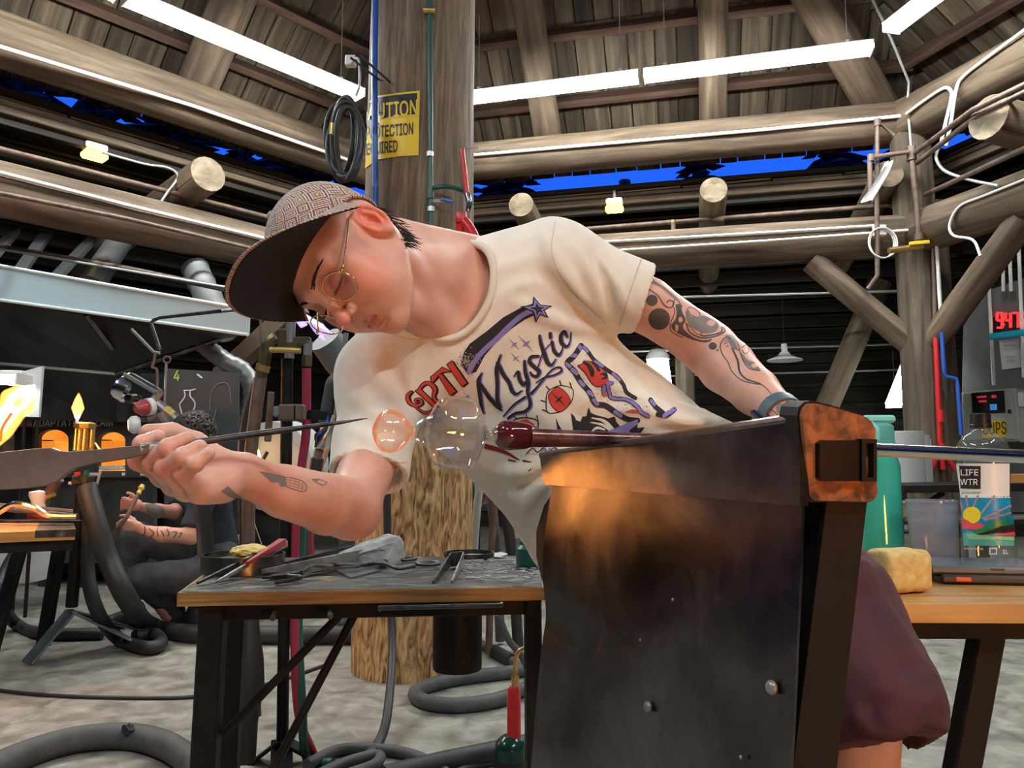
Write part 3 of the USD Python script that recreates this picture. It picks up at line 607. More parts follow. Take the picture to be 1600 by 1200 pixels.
# curled back lip at the left edge of the panel
lip = []
for y, a, b in ((764, 868, 873), (790, 850, 878), (830, 838, 882), (870, 838, 880), (900, 845, 874), (925, 853, 866)):
    lip.append((onpl(a, y, S1 - SN * 0.03, SN), onpl(b, y, S1 - SN * 0.004, SN)))
V = np.array([p for ab in lip for p in ab]); k = len(V); V = np.vstack([V, V - SN * 0.004]); Q = []
for i in range(len(lip) - 1): a = 2 * i; Q += [(a, a + 1, a + 3, a + 2), (a + k, a + 2 + k, a + 3 + k, a + 1 + k), (a, a + 2, a + 2 + k, a + k), (a + 1, a + 1 + k, a + 3 + k, a + 3)]
part(BEN, 'curled_edge', cat((V, np.array(Q))), 'frame_steel', 60)
T1, T2 = onpl(843, 711, S1 + SN * .012, SN), onpl(1250, 652, S1 + SN * .012, SN); U1, U2 = onpl(850, 757, S1 + SN * .012, SN), onpl(1250, 790, S1 + SN * .012, SN)
part(BEN, 'guard_plate', sheet(T1, T2, U1, U2, 40, 8, 0.009, SN, lambda p, u, v: 0.003 * (meshkit.fbm(p[None] * 6, 3, 4)[0] - 0.5)), 'rail_steel', 40)
part(BEN, 'rail_top', tube([T1 - SN * .004, (T1 + T2) / 2 - SN * .004 , T2 - SN * .004], 0.0055, 10), 'rail_steel')
ep = [(1247, 650), (1250, 636), (1260, 627), (1275, 627), (1300, 633), (1345, 646), (1360, 655), (1367, 670), (1370, 772), (1363, 784), (1354, 787), (1268, 785), (1258, 778)]
eo = at(1310, 710, 0.69); en = unit(FW * 0.97 - RT * 0.18)
def onface(pts, o=eo, n=en):
    u = unit(np.cross(n, (0, 0, 1))); v = np.cross(u, n)
    return [((onpl(x, y, o, n) - o) @ u, (onpl(x, y, o, n) - o) @ v) for x, y in pts], u, v
def facep(pts, t0, t1, o=eo, n=en, bev=0.0):
    q, u, v = onface(pts, o, n); return prism(Polygon(q).buffer(0.004).buffer(-0.004), o, u, v, -t1, -t0) if np.cross(u, v) @ n < 0 else prism(q, o, u, v, t0, t1)
part(BEN, 'end_plate_rim', facep(ep, 0.002, 0.032), 'frame_steel')
part(BEN, 'end_plate', cat(prism(Polygon(onface(ep)[0]).buffer(-0.0022).buffer(-.003).buffer(.003), eo, onface(ep)[1], onface(ep)[2], -0.004, 0.004)), 'rust', label='rusty end plate of the rail, lit orange')
plain('socket_black', (0.002, 0.002, 0.0025), 0.3, specular_ior_level=0.25)
for px0, px1, z0, z1 in ((1270, 1303, 0.0, 0.011), (1301, 1338, 0.0, 0.009)):
    c = [(px0, 692), (px0 + 8, 687), (px1, 687), (px1, 749), (px0 + 6, 750), (px0, 745)]
    part(BEN, 'socket_block', facep(c, -z1, 0.0), 'socket_black')
fr = Polygon(onface([(1334, 685), (1357, 685), (1357, 750), (1334, 750)])[0]).difference(Polygon(onface([(1340, 691), (1352, 691), (1352, 744), (1340, 744)])[0]))
part(BEN, 'socket_frame', prism(fr, eo, onface(ep)[1], onface(ep)[2], -0.004, 0.012), 'frame_steel')
part(BEN, 'leg', facep([(1296, 784), (1359, 786), (1311, 1206), (1243, 1206)], 0.004, 0.010), 'brown_steel', label='angle-iron leg of the rail')
wq = [onpl(x, y, eo + en * .006, en) for x, y in ((1296, 784), (1243, 1206))]; wb = -SD * 0.07
part(BEN, 'leg_web', cat((np.array([wq[0], wq[1], wq[1] + wb, wq[0] + wb, wq[0] + RT * .006, wq[1] + RT * .006, wq[1] + wb + RT * .006, wq[0] + wb + RT * .006]), np.array([(0, 1, 2, 3), (7, 6, 5, 4), (0, 4, 5, 1), (1, 5, 6, 2), (2, 6, 7, 3), (3, 7, 4, 0)]))), 'frame_steel', False)
for px, py, r in ((1211, 1074, .0066), (1017, 1104, .0062), (1056, 937, .002), (1163, 1183, .002), (1005, 1000, .0018)):
    c = onpl(px, py, S1, SN); part(BEN, 'bolt', ell(c + SN * .004, (r, r, r * .7), np.stack([SD, np.cross(SN, SD), SN], 1), 2), 'tool_steel', True)
lf = v3((S2 + SD * -0.45)[:2], 0); part(BEN, 'rear_leg', bar(lf + A(-.05, 0.0, 0), S2 - SD * .45 + A(0, 0, -.02) - SN * .03, .05, .05), 'brown_steel', False)
# ---- tool table
TZ = 0.74; tFL, tFR, tBR, tBL = atz(277, 926, TZ), atz(852, 917, TZ), atz(846, 868, TZ), atz(352, 872, TZ)
tb = thing('tool_table', 'low tool table with scorched wooden top and black steel legs, left of the shield', 'table', v3((tFL + tFR)[:2] / 2, 0))
def slab(c4, z0, z1, uvdir):
    P = np.array([[p[0], p[1], z] for z in (z0, z1) for p in c4]); m = trimesh.Trimesh(P, [[4, 5, 6], [4, 6, 7], [2, 1, 0], [3, 2, 0], [0, 1, 5], [0, 5, 4], [1, 2, 6], [1, 6, 5], [2, 3, 7], [2, 7, 6], [3, 0, 4], [3, 4, 7]], process=False)
    tri_ = m.triangles.reshape(-1, 3); u = tri_ @ unit(uvdir); w = tri_ @ unit(np.cross((0, 0, 1), uvdir)) + tri_[:, 2] * 1.0
    return tri_, np.arange(len(tri_)).reshape(-1, 3), np.stack([u, w], 1)
part(tb, 'top', slab([tFL, tFR, tBR, tBL], TZ - 0.028, TZ - 0.001, tFR - tFL), 'bench_wood', label='thick laminated wooden edge of the table top')
ins = lambda p, k=0.985: v3(((tFL + tFR + tBR + tBL) / 4 + (p - (tFL + tFR + tBR + tBL) / 4) * k)[:2], 0)
part(tb, 'scorched_face', slab([ins(tFL), ins(tFR), ins(tBR), ins(tBL)], TZ - 0.003, TZ, tFR - tFL)[:2], 'burnt_top', False, label='scorched top surface')
fx = unit(tFR - tFL); fy = unit(np.cross((0, 0, 1), fx)); zb = TZ - 0.029
part(tb, 'apron', bar(tFL + fx * .035 + fy * .04 + A(0, 0, -.046), tFR - fx * 0.005 + fy * .04 + A(0, 0, -.046), .012, .036), 'frame_steel', False); part(tb, 'apron', bar(tBL + A(0, 0, -.046) - fy * .04, tBR + A(0, 0, -.046) - fy * .04, .012, .036), 'frame_steel', False)
for c, tilt in ((tFL + fx * .062 + fy * .045, -0.012), (tFR - fx * .022 + fy * .045, 0.004), (tBL + fx * .05 - fy * .05, -.01), (tBR - fx * .03 - fy * .05, .0)):
    top = v3(c[:2], zb); part(tb, 'leg', bar(v3(c[:2], 0) + fx * tilt, top, .05 if tilt < 0 else .034, .05, .004, fy), 'frame_steel', False)
for p, q in (((350, 1146, 1.62), (530, 962, 1.67)), ((425, 1206, 1.60), (553, 962, 1.70))): part(tb, 'brace', rod(at(*p), at(*q), .0095, 10), 'frame_steel')
for px, py in ((430, 958), (516, 956)): part(tb, 'peg', rod(at(px, py, 1.60), at(px - 4 if px < 500 else px, py + 8, 1.535), .006, 8), 'dark_tool')
part(tb, 'hanging_rod', tube([at(594, 952, 1.59), at(594, 949, 1.565), at(600, 950, 1.565), at(780, 946, 1.585), at(784, 944, 1.60)], .0048, 8), 'dark_tool')
# ---- things on the tool table
def on(px, py, z=TZ): return atz(px, py, z)
rc = on(380, 892); t = thing('steel_ring', 'rusty steel hoop on the table corner holding the yellow wax', 'ring', rc)
part(t, 'hoop', lathe([(.094, 0), (.099, 0), (.099, .042), (.094, .042), (.094, 0)], rc, n=44), 'rail_steel'); part(t, 'ash_fill', lathe([(0, .030), (.06, .032), (.093, .026), (.093, .002), (0, .002)], rc, n=36), 'burnt_top')
noisy('beeswax', (0.45, 0.30, 0.05), (0.72, 0.56, 0.18), scale=30, rough=(0.4, 0.6), bump=0.3)
def lump(c, r, mat, name, label, catg, seed, am=0.25, fq=18, parent=None, sub=4):
    m = trimesh.creation.icosphere(sub); n = meshkit.fbm(m.vertices * 2.2 + seed, 4, seed) - .5; m.vertices = m.vertices * (1 + am * n[:, None] * 2) * np.asarray(r) + np.asarray(c)
    return solo(name, label, catg, m, mat, True) if parent is None else part(parent, name, m, mat, True)
lump(rc + A(.015, 0, .048), (.048, .035, .016), 'beeswax', 'wax_lump', 'lump of yellow beeswax on ash inside the steel hoop', 'wax', 3)
solo('thin_rod', 'thin steel rod standing up out of the yellow wax', 'rod', rod(rc + A(.045, .01, .05), rc + A(.02, .01, .115), .0014, 6), 'tool_steel')
noisy('wet_paper', (0.16, 0.165, 0.165), (0.42, 0.42, 0.41), scale=20, detail=8, rough=(0.7, 0.9), bump=0.6, bdist=0.004)
pc = on(565, 882); m = trimesh.creation.icosphere(5); v = m.vertices.copy(); n = meshkit.fbm(v * 3 + 5, 4, 6) - .5; ct = A(.095, .07, 1)
V_ = np.sign(v) * np.abs(v) ** 0.5 * A(.088, .06, 1); hgt_ = .030 + .052 * np.clip((V_[:, 0] + .088) / .176, 0, 1); V_[:, 2] = (v[:, 2] * 0.5 + 0.5) ** 1 * 0
V_[:, 2] = np.where(v[:, 2] > 0, np.abs(v[:, 2]) ** .35 * hgt_, 0) ; V_ = V_ + (n[:, None] * A(.02, .02, .022)) * (v[:, 2:3] > -.2); Rz = np.array([[math.cos(.3), -math.sin(.3), 0], [math.sin(.3), math.cos(.3), 0], [0, 0, 1]])
V_[:, 2] = np.maximum(V_[:, 2], 0.0); m.vertices = V_ @ Rz.T + pc + A(.015, .02, 0.001)
solo('wet_newspaper', 'crumpled grey pad of wet newspaper behind the big steel wedge', 'paper pad', m, 'wet_paper', True)
def blade(p, q, w0, w1, h0, h1, mat, par, name='blade', up=(0, 0, 1)):
    p, q = np.asarray(p, float), np.asarray(q, float); R = frame(q - p, up); V = []
    for c, w, h in ((p, w0, h0), (q, w1, h1)):
        for sy, sz in ((-1, 0), (1, 0), (1, 1), (-1, 1)): V.append(c + R[:, 1] * w * sy / 2 + R[:, 2] * h * sz)
    m = trimesh.convex.convex_hull(np.array(V)); return part(par, name, m, mat, False)
t = thing('jacks', 'long steel wedge-shaped jacks lying across the table, tip to the left', 'jacks', on(510, 895))
blade(on(408, 900) + A(0, 0, .006), on(612, 880) + A(0, 0, .004), .006, .014, .009, .048, 'tool_steel', t); blade(on(425, 893) + A(0, 0, .012), on(606, 872) + A(0, 0, .026), .005, .012, .004, .034, 'dark_tool', t); part(t, 'spring_end', bar(on(612, 880) + A(0, 0, .022), on(607, 871) + A(0, 0, .022), .004, .034), 'tool_steel', False)
plain('red_handle', (0.30, 0.02, 0.03), 0.4)
t = thing('tweezers', 'red-handled pair of tweezers leaning over the steel hoop', 'tweezers', on(370, 900))
P0 = on(440, 884) + A(0, 0, .052); blade(on(308, 916) + A(0, 0, .004), P0, .004, .016, .005, .014, 'dark_tool', t); blade(on(338, 914) + A(0, 0, .004), P0 + A(.004, .012, -.004), .004, .016, .005, .014, 'tool_steel', t)
blade(on(385, 904) + A(0, 0, .030), P0 + A(.002, -.006, .002), .006, .020, .008, .016, 'red_handle', t, 'handle'); part(t, 'bow', bar(P0 + A(0, -.004, .005), P0 + A(.006, .016, .005), .006, .016), 'tool_steel', False)
def ringpart(par, c, r, th, name='finger_ring', sx=1.0, mat='dark_tool'):
    a = np.linspace(0, 2 * math.pi, 33); part(par, name, tube([c + A(math.cos(x) * r * sx, math.sin(x) * r, 0) for x in a], th, 8, caps=False), mat)
t = thing('shears', 'dark steel shears with two finger rings, lying open in the middle', 'shears', on(600, 892)); zz = A(0, 0, .012)
ringpart(t, on(632, 880) + zz, .026, .0045, sx=1.15); ringpart(t, on(668, 888) + zz, .026, .0045, sx=1.15)
part(t, 'handle', tube(smoothpath([on(612, 882) + zz, on(585, 888) + zz, on(556, 892) + zz * 1.2, on(520, 890) + zz], 5), [.005] * 16, 8), 'dark_tool'); part(t, 'handle', tube(smoothpath([on(648, 892) + zz, on(622, 896) + zz, on(600, 893) + zz * 1.6, on(566, 889) + zz], 5), [.005] * 16, 8), 'dark_tool')
part(t, 'blade', prism([(0, 0), (.12, .016), (.125, .03), (.05, .035), (0, .012)], on(474, 903) + zz * .5, unit(on(566, 889) - on(474, 903)), unit(np.cross((0, 0, 1), on(566, 889) - on(474, 903))), 0, .004), 'plate_steel', False); part(t, 'blade', prism([(0, 0), (.12, -.016), (.13, .0), (.05, .012)], on(480, 900) + zz, unit(on(575, 893) - on(480, 900)), unit(np.cross((0, 0, 1), on(575, 893) - on(480, 900))), 0, .004), 'dark_tool', False); part(t, 'pivot', lathe([(0, .02), (.009, .018), (.009, 0), (0, 0)], on(598, 888)), 'dark_tool')
t = thing('diamond_shears', 'smaller dark shears pointing left, under the tip of the wedge', 'shears', on(450, 905))
part(t, 'blade', prism([(0, 0), (.05, -.008), (.11, .01), (.11, .022), (.04, .02)], on(410, 908) + zz * .3, unit(on(500, 896) - on(410, 908)), unit(np.cross((0, 0, 1), on(500, 896) - on(410, 908))), 0, .005), 'dark_tool', False); part(t, 'handle', tube(smoothpath([on(470, 903) + zz, on(490, 896) + zz * 1.5, on(520, 893) + zz], 5), .0045, 8), 'dark_tool'); part(t, 'handle', tube(smoothpath([on(450, 908) + zz, on(470, 911) + zz, on(430, 915) + zz * .5], 5), .0045, 8), 'dark_tool')
t = thing('flat_jacks', 'upright two-bladed dark tweezers near the front edge, opening toward the camera', 'tweezers', on(705, 905))
for a, b, m_ in ((on(677, 913), on(704, 888), 'dark_tool'), (on(706, 912), on(724, 886), 'tool_steel')): blade(a + A(0, 0, .002), b + A(0, 0, .004), .0035, .0035, .005, .034, m_, t)
part(t, 'back_bend', bar(on(704, 888) + A(0, 0, .022), on(724, 886) + A(0, 0, .022), .004, .036), 'dark_tool', False)
hc = on(733, 874) + A(0, 0, .014); t = thing('flat_hoop', 'thin dark steel hoop lying flat at the back of the table', 'ring', hc); part(t, 'hoop', lathe([(.066, -.006), (.069, -.006), (.069, .006), (.066, .006), (.066, -.006)], hc, n=44), 'dark_tool'); part(t, 'foot', bx(hc + A(-.05, -.02, -.013), hc + A(-.04, .02, -.005)), 'dark_tool', False); part(t, 'foot', bx(hc + A(.04, -.02, -.013), hc + A(.05, .02, -.005)), 'dark_tool', False)
noisy('ash', (0.35, 0.35, 0.34), (0.6, 0.6, 0.58), scale=40, rough=(0.8, 0.95), bump=0.5)
r_ = random.Random(8); fl_ = []
for k in range(160):
    p = on(r_.uniform(720, 840), r_.uniform(872, 905)) + A(0, 0, .0008); a = r_.uniform(0, 6.28); s = r_.uniform(.002, .007); fl_.append(bx(p - A(s, s * .4, .0006), p + A(s, s * .4, .0012), .0003))
for k in range(60):
    p = on(r_.gauss(765, 12), r_.gauss(869, 2)) + A(0, 0, .003); s = r_.uniform(.003, .009); fl_.append(ell(p, (s * 1.6, s, .003), None, 1))
solo('ash_flakes', 'pale ash and paper flakes scattered on the right half of the tool table', 'ash', cat(fl_), 'ash', False, kind='stuff')
pp = [(525, 893), (560, 888), (596, 893), (575, 898), (548, 905)]; solo('steel_offcut', 'bright flat steel offcut lying between the shears and the table edge', 'steel plate', prism([((on(*q) - on(560, 896)) @ fx, (on(*q) - on(560, 896)) @ fy) for q in pp], on(560, 896) + A(0, 0, .001), fx, fy, 0, .003), 'plate_steel', False)
# black cylinder hanging under the table
bc = at(715, 972, 1.95); t = thing('hanging_pail', 'black steel cylinder hanging under the tool table in front of the post base', 'pail', v3(bc[:2], bc[2] - .12)); pr_ = .062
part(t, 'pail', lathe([(0, 0.004), (pr_ * .97, 0), (pr_, .006), (pr_, .20), (pr_ - .003, .20), (pr_ - .003, .008), (0, .008)], v3(bc[:2], at(715, 1043, 1.95)[2]), n=40), 'frame_steel'); part(t, 'rivet', ell(at(724, 1036, 1.885), (.004, .003, .004), None, 2), 'dark_tool')
# ---- the iron and the hot glass
IA, IB = at(758, 683, 0.97), at(1040, 687.5, 1.05); ID = unit(IB - IA); IE = at(1640, 715, 1.235); IB2 = IB
ir = thing('blowing_iron', 'steel blowing iron lying across the rail, its left end coated in dark red glass', 'iron', IA)
part(ir, 'pipe', tube([IB - ID * .03, at(1330, 701, 1.14), IE, IE + unit(IE - IB) * .25], [.0078, .0105, .0108, .0108], 18), 'chrome', label='polished steel pipe')
noisy('hot_iron', (0.07, 0.018, 0.017), (0.20, 0.10, 0.09), scale=30, rough=(0.15, 0.35), metal=0.35)
px2r = lambda r, d: r / 5.333 * d / 1200
AXP = lambda X: (570 + X / 5.333, 610 + (335 + (X - 60) * (380 - 330) / 1500) / 5.333)
def stn(X): d = 0.93 + (X - 60) / 5.333 / 282 * 0.08 * 1.0; return at(*AXP(X), d), d
G0, _ = stn(60); G1, _ = stn(1500); GA = unit(G1 - G0)
def glathe(st, wall=None, inner=None):
    P = [((stn(X)[0] - G0) @ GA, px2r(r, stn(X)[1])) for X, r in st]; h = np.array([p[0] for p in P]); r = np.array([p[1] for p in P])
    t = np.linspace(0, len(h) - 1, 90); from scipy.interpolate import PchipInterpolator as PI
    hh, rr = PI(np.arange(len(h)), h)(t), PI(np.arange(len(r)), r)(t); prof = [(max(a, 0), b) for a, b in zip(rr, hh)]
    if wall:
        ri = np.maximum(rr - wall, 0); k = (rr > wall * 2.2); k2 = np.flatnonzero(k); a, b = k2[0] + 2, k2[-1] - 2
        seg = [(max(ri[i], 0), hh[i]) for i in range(a, b)]; prof = [(0, hh[0])] + prof + [(0, hh[-1])]; inn = [(0, seg[0][1])] + seg + [(0, seg[-1][1])]
        o = lathe(prof, G0, GA, 64); i_ = lathe(inn[::-1], G0, GA, 64); return o, i_
    return lathe([(0, hh[0])] + prof + [(0, hh[-1])], G0, GA, 48)
pane('clear_glass', (0.985, 0.985, 0.985), 0.0, 1.62)
MAT['hot_glass'] = usdkit.material(stage, '/World/Looks/hot_glass', {'t': ('transparent_bsdf', {'color': (1.0, .95, .92)}), 'g': ('glossy_bsdf', {'color': (1, 1, 1), 'roughness': 0.0}), 'w': ('math', {'math_type': 'power', 'value2': 4.0}), 'f': ('math', {'math_type': 'multiply_add', 'value2': .9, 'value3': .055}), 'e': ('emission', {'color': (1.0, .25, .045), 'strength': 1.0}), 'l': ('layer_weight', {'blend': .5}), 'm': ('map_range', {'from_min': .45, 'from_max': 1., 'to_min': .03, 'to_max': .75, 'clamp': True}), 'x': ('mix_closure', {}), 'y': ('mix_closure', {})}, [('l.facing', 'm.value'), ('m.result', 'x.fac'), ('t.BSDF', 'x.closure1'), ('e.emission', 'x.closure2'), ('x.closure', 'y.closure1'), ('g.BSDF', 'y.closure2'), ('l.facing', 'w.value1'), ('w.value', 'f.value1'), ('f.value', 'y.fac')], 'y.closure')
plain('red_glass', (0.075, 0.012, 0.014), 0.08, 0.0, coat_weight=0.6)
gt = thing('glass_goblet', 'clear glass bubble goblet being shaped on the end of the iron', 'glass', G0)
gl_o = [(405, 34), (425, 76), (470, 106), (520, 132), (556, 178), (585, 238), (615, 276), (660, 298), (740, 306), (840, 302), (900, 262), (950, 180), (985, 95), (1030, 52), (1085, 62), (1105, 80)]
ft_o = [(62, 12), (80, 70), (105, 120), (145, 168), (205, 180), (285, 160), (340, 110), (380, 58), (412, 36)]
for nm, st_, w, mt in (('bowl', gl_o, .0016, 'clear_glass'), ('foot_bubble', ft_o, .0018, 'hot_glass')):
    o, i_ = glathe(st_, w); i_.invert() if (i_.volume > 0) == (o.volume > 0) else None; o = o if o.volume > 0 else trimesh.Trimesh(o.vertices, o.faces[:, ::-1], process=False)
    part(gt, nm, trimesh.util.concatenate([o, i_]), mt, 50, label='hollow clear bowl' if nm == 'bowl' else 'hotter foot bubble with an orange glow')
part(ir, 'iron_neck', tube([IA + ID * .06, IA * .5 + IB * .5, IB + ID * .01], [.0125, .0108, .0080], 18), 'hot_iron', label='reddish glazed neck of the iron'); part(ir, 'red_gather', glathe([(1085, 60), (1108, 88), (1150, 120), (1210, 126), (1330, 112), (1390, 90), (1430, 74), (1450, 60)]), 'red_glass', 60, label='dark red glass coating on the iron tip')
# ---- the tool in the right hand
hn_ = unit(FW * 1.0 - RT * 0.12); tp0 = at(110, 716, 0.79)
t = thing('shaping_tool', 'steel shaping tool with broad blade and long black point, held in the right hand', 'tool', tp0)
noisy('blade_steel', (0.15, 0.12, 0.11), (0.24, 0.20, 0.185), scale=9, rough=(0.22, 0.38), metal=0.25)
pts = [(-40, 711), (0, 707), (55, 701), (82, 700), (96, 705), (110, 706), (160, 702), (235, 694), (235, 708), (205, 716), (150, 724), (122, 731), (106, 741), (92, 752), (75, 759), (40, 763), (0, 765), (-40, 766)]
u_ = unit(np.cross(hn_, (0, 0, 1))); v_ = np.cross(u_, hn_); q = Polygon([((onpl(x, y, tp0, hn_) - tp0) @ u_, (onpl(x, y, tp0, hn_) - tp0) @ v_) for x, y in pts])
part(t, 'blade', cat(prism(q.buffer(-.001), tp0, u_, v_, -.005, .005), prism(q, tp0, u_, v_, -.0035, .0035)), 'blade_steel', False)
part(t, 'grip', tube([onpl(220, 702, tp0, hn_), at(262, 697, .808), at(300, 692.5, .822)], [.0062, .0052, .0042], 12), 'tool_steel'); part(t, 'point', tube([at(298, 692.6, .822), at(430, 674, .875), at(530, 660.5, .915), at(574, 653.5, .93)], [.0040, .0036, .0022, .0005], 12), 'dark_tool', label='long black tapered point')
# ================================================================ centre post and what is fixed to it
plain('ink_black', (0.018, 0.015, 0.018), 0.8); plain('ink_grey', (0.30, 0.27, 0.28), 0.85)
def pipe(name, label, catg, pts, r, mat, n=10, sm=0, group=None, fit=None):
    P = smoothpath(pts, sm) if sm else np.array(pts); t = solo(name, label, catg, tube(P, r, n), mat, 50, group) if not fit else thing(name, label, catg, P[0], group)
    if fit:
        part(t, 'run', tube(P, r, n), mat, 50)
        for c, d, s, m_ in fit: part(t, 'fitting', rod(np.asarray(c) - unit(d) * s, np.asarray(c) + unit(d) * s, r * 1.45, 12), m_)
    return t
CPX = v3(atz(643, 1068, 0)[:2], 0); CPX = CPX * (CPX[1] + .28) / CPX[1]
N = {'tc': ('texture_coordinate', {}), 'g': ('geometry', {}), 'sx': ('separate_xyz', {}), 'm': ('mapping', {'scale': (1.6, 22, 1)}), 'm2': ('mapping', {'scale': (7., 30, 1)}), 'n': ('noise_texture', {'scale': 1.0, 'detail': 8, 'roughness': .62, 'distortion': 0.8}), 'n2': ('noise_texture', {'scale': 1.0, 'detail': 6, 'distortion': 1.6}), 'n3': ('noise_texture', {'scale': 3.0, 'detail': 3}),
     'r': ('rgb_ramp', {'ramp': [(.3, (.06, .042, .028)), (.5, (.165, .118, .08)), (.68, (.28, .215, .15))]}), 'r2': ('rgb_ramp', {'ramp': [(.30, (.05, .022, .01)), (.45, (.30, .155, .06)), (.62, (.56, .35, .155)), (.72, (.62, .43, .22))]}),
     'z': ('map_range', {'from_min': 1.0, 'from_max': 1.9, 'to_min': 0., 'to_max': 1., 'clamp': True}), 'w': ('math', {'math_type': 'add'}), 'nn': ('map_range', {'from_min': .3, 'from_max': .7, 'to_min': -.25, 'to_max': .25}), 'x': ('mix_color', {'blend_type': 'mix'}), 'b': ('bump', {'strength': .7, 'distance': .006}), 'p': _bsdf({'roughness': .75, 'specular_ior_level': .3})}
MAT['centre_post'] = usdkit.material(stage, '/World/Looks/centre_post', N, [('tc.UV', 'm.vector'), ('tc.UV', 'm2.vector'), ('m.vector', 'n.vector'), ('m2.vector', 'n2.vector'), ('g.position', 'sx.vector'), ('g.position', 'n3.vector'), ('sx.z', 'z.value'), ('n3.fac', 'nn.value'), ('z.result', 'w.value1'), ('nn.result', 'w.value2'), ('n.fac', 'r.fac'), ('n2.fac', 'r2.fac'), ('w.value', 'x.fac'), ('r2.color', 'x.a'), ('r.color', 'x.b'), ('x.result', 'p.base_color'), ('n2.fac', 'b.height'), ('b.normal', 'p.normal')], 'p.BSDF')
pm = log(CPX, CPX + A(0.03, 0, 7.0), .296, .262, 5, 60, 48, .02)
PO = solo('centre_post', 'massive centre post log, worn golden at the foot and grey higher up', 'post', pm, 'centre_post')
PM = trimesh.Trimesh(pm[0], pm[1], process=False)
def text2d(s, h, bold):
    m = meshkit.text_mesh(s, h, .002, bold); f = m.faces[(m.triangles[:, :, 2] > .001).all(1)]; used, inv = np.unique(f, return_inverse=True)
    return m.vertices[used][:, :2], inv.reshape(-1, 3)
def text_decal(par, name, m, s, o, ex, ey, h, mat, lift, bold=True, sx=1.0):
    """print lettering on the mesh m; o, ex, ey in pixels: origin, reading direction, up"""
    v, f = text2d(s, h, bold); ex, ey = unit(ex), unit(ey); px = np.asarray(o) + v[:, :1] * sx * ex + v[:, 1:2] * ey; P, hit = castpx(m, px, lift); f = f[hit[f].all(1)]
    n = np.cross(P[f[:, 1]] - P[f[:, 0]], P[f[:, 2]] - P[f[:, 0]]); fl = (n * (CAM - P[f].mean(1))).sum(1) < 0; f[fl] = f[fl][:, ::-1]
    return part(par, name, trimesh.Trimesh(P, f, process=False), mat, False)
plain('sign_yellow', (0.80, 0.55, 0.015), 0.45); plain('sign_black', (0.012, 0.012, 0.012), 0.5)
SG = thing('caution_sign', 'yellow and black caution sign wrapped round the centre post behind the blue pipe', 'sign', castpx(PM, [(610, 243)])[0][0])
SGP = part(SG, 'plate', decal(PM, Polygon([(572, 163), (590, 150), (620, 146), (656, 142), (654, 243), (620, 245), (590, 250), (568, 266), (566, 200)]), 4, .004), 'sign_yellow', True)
part(SGP, 'header', decal(PM, Polygon([(575, 168), (592, 153), (620, 149), (652, 146), (652, 179), (620, 181), (592, 187), (573, 205)]), 4, .0055), 'sign_black', True)
text_decal(SGP, 'word_caution', PM, 'CAUTION', (562, 189), (1, -.10), (0, -1), 23, 'sign_yellow', .0070, True, .61)
text_decal(SGP, 'word_eye_protection', PM, 'EYE PROTECTION', (548, 219), (1, -.09), (0, -1), 17.5, 'sign_black', .0062, True, .47); text_decal(SGP, 'word_required', PM, 'REQUIRED', (566, 243), (1, -.10), (0, -1), 17.5, 'sign_black', .0062, True, .46)
def pface(px, py, off): P, h = castpx(PM, [(px, py)], off); return P[0]
bp_ = [pface(594 + (0 if y > 0 else 1), y, .035) for y in (-60, 0, 100, 200, 280, 330, 400, 560)]
t = pipe('compressed_air_pipe', 'blue compressed air pipe running up the left side of the centre post', 'pipe', bp_, .0155, 'blue_paint', 14)
TB = tube(bp_, .0155, 24); plain('pale_blue', (0.10, 0.25, 0.62), 0.4); part(t, 'label_band', tube([pface(594, 215, .035), pface(594, 296, .035)], .0160, 16, caps=False), 'pale_blue')
text_decal(t, 'word_compressed_air', tube([pface(594, 200, .035), pface(594, 300, .035)], .0163, 24), 'COMPRESSED AIR', (597.5, 288), (.02, -1), (-1, 0), 5.6, 'white_paint', .0005, True, .95)
gp = [pface(671, y, .03) for y in (-60, 0, 60, 180, 260, 300, 360, 460, 560)]
pipe('green_pipe', 'thin green pipe with copper clips running up the front of the centre post', 'pipe', gp, .0125, 'green_paint', 12, fit=[(pface(670, 22, .03), (1, 0, 0), .028, 'brass'), (pface(670, 245, .03), (0, 0, 1), .012, 'conduit'), (pface(671, 305, .03), (0, 0, 1), .03, 'green_paint'), (pface(671, 330, .03), (0, 0, 1), .012, 'conduit'), (pface(671, 376, .03), (0, 0, 1), .012, 'conduit')])
g0 = pface(673, 297, .03); pipe('green_branch_hose', 'short green hose bending right off the green pipe to the red coupling', 'hose', [g0, g0 + A(.08, -.02, .0), g0 + A(.16, .0, -.02), at(733, 318, 3.42)], .011, 'green_paint', 10, 6)
t = thing('ball_valve', 'small valve with blue lever on the centre post, right of the green pipe', 'valve', pface(690, 317, .02)); q = pface(674, 318, .035); part(t, 'body', rod(q, q + A(.055, 0, .0), .011, 10), 'conduit'); part(t, 'lever', bar(q + A(.04, -.02, .004), q + A(.10, -.012, -.006), .012, .016), 'blue_paint', False)
t = thing('red_hose_handle', 'red tube handle with a steel tip hanging on the right side of the centre post', 'air tool', at(727, 310, 3.5)); part(t, 'grip', tube([at(722, 232, 3.5), at(726, 270, 3.48), at(730, 305, 3.47)], [.010, .013, .012], 12), 'red_paint'); part(t, 'tip', tube([at(730, 303, 3.47), at(734, 318, 3.46), at(731, 330, 3.46)], [.014, .017, .010], 12), 'chrome'); part(t, 'nail', rod(at(727, 232, 3.5), at(746, 231, 3.42), .003, 6), 'conduit')
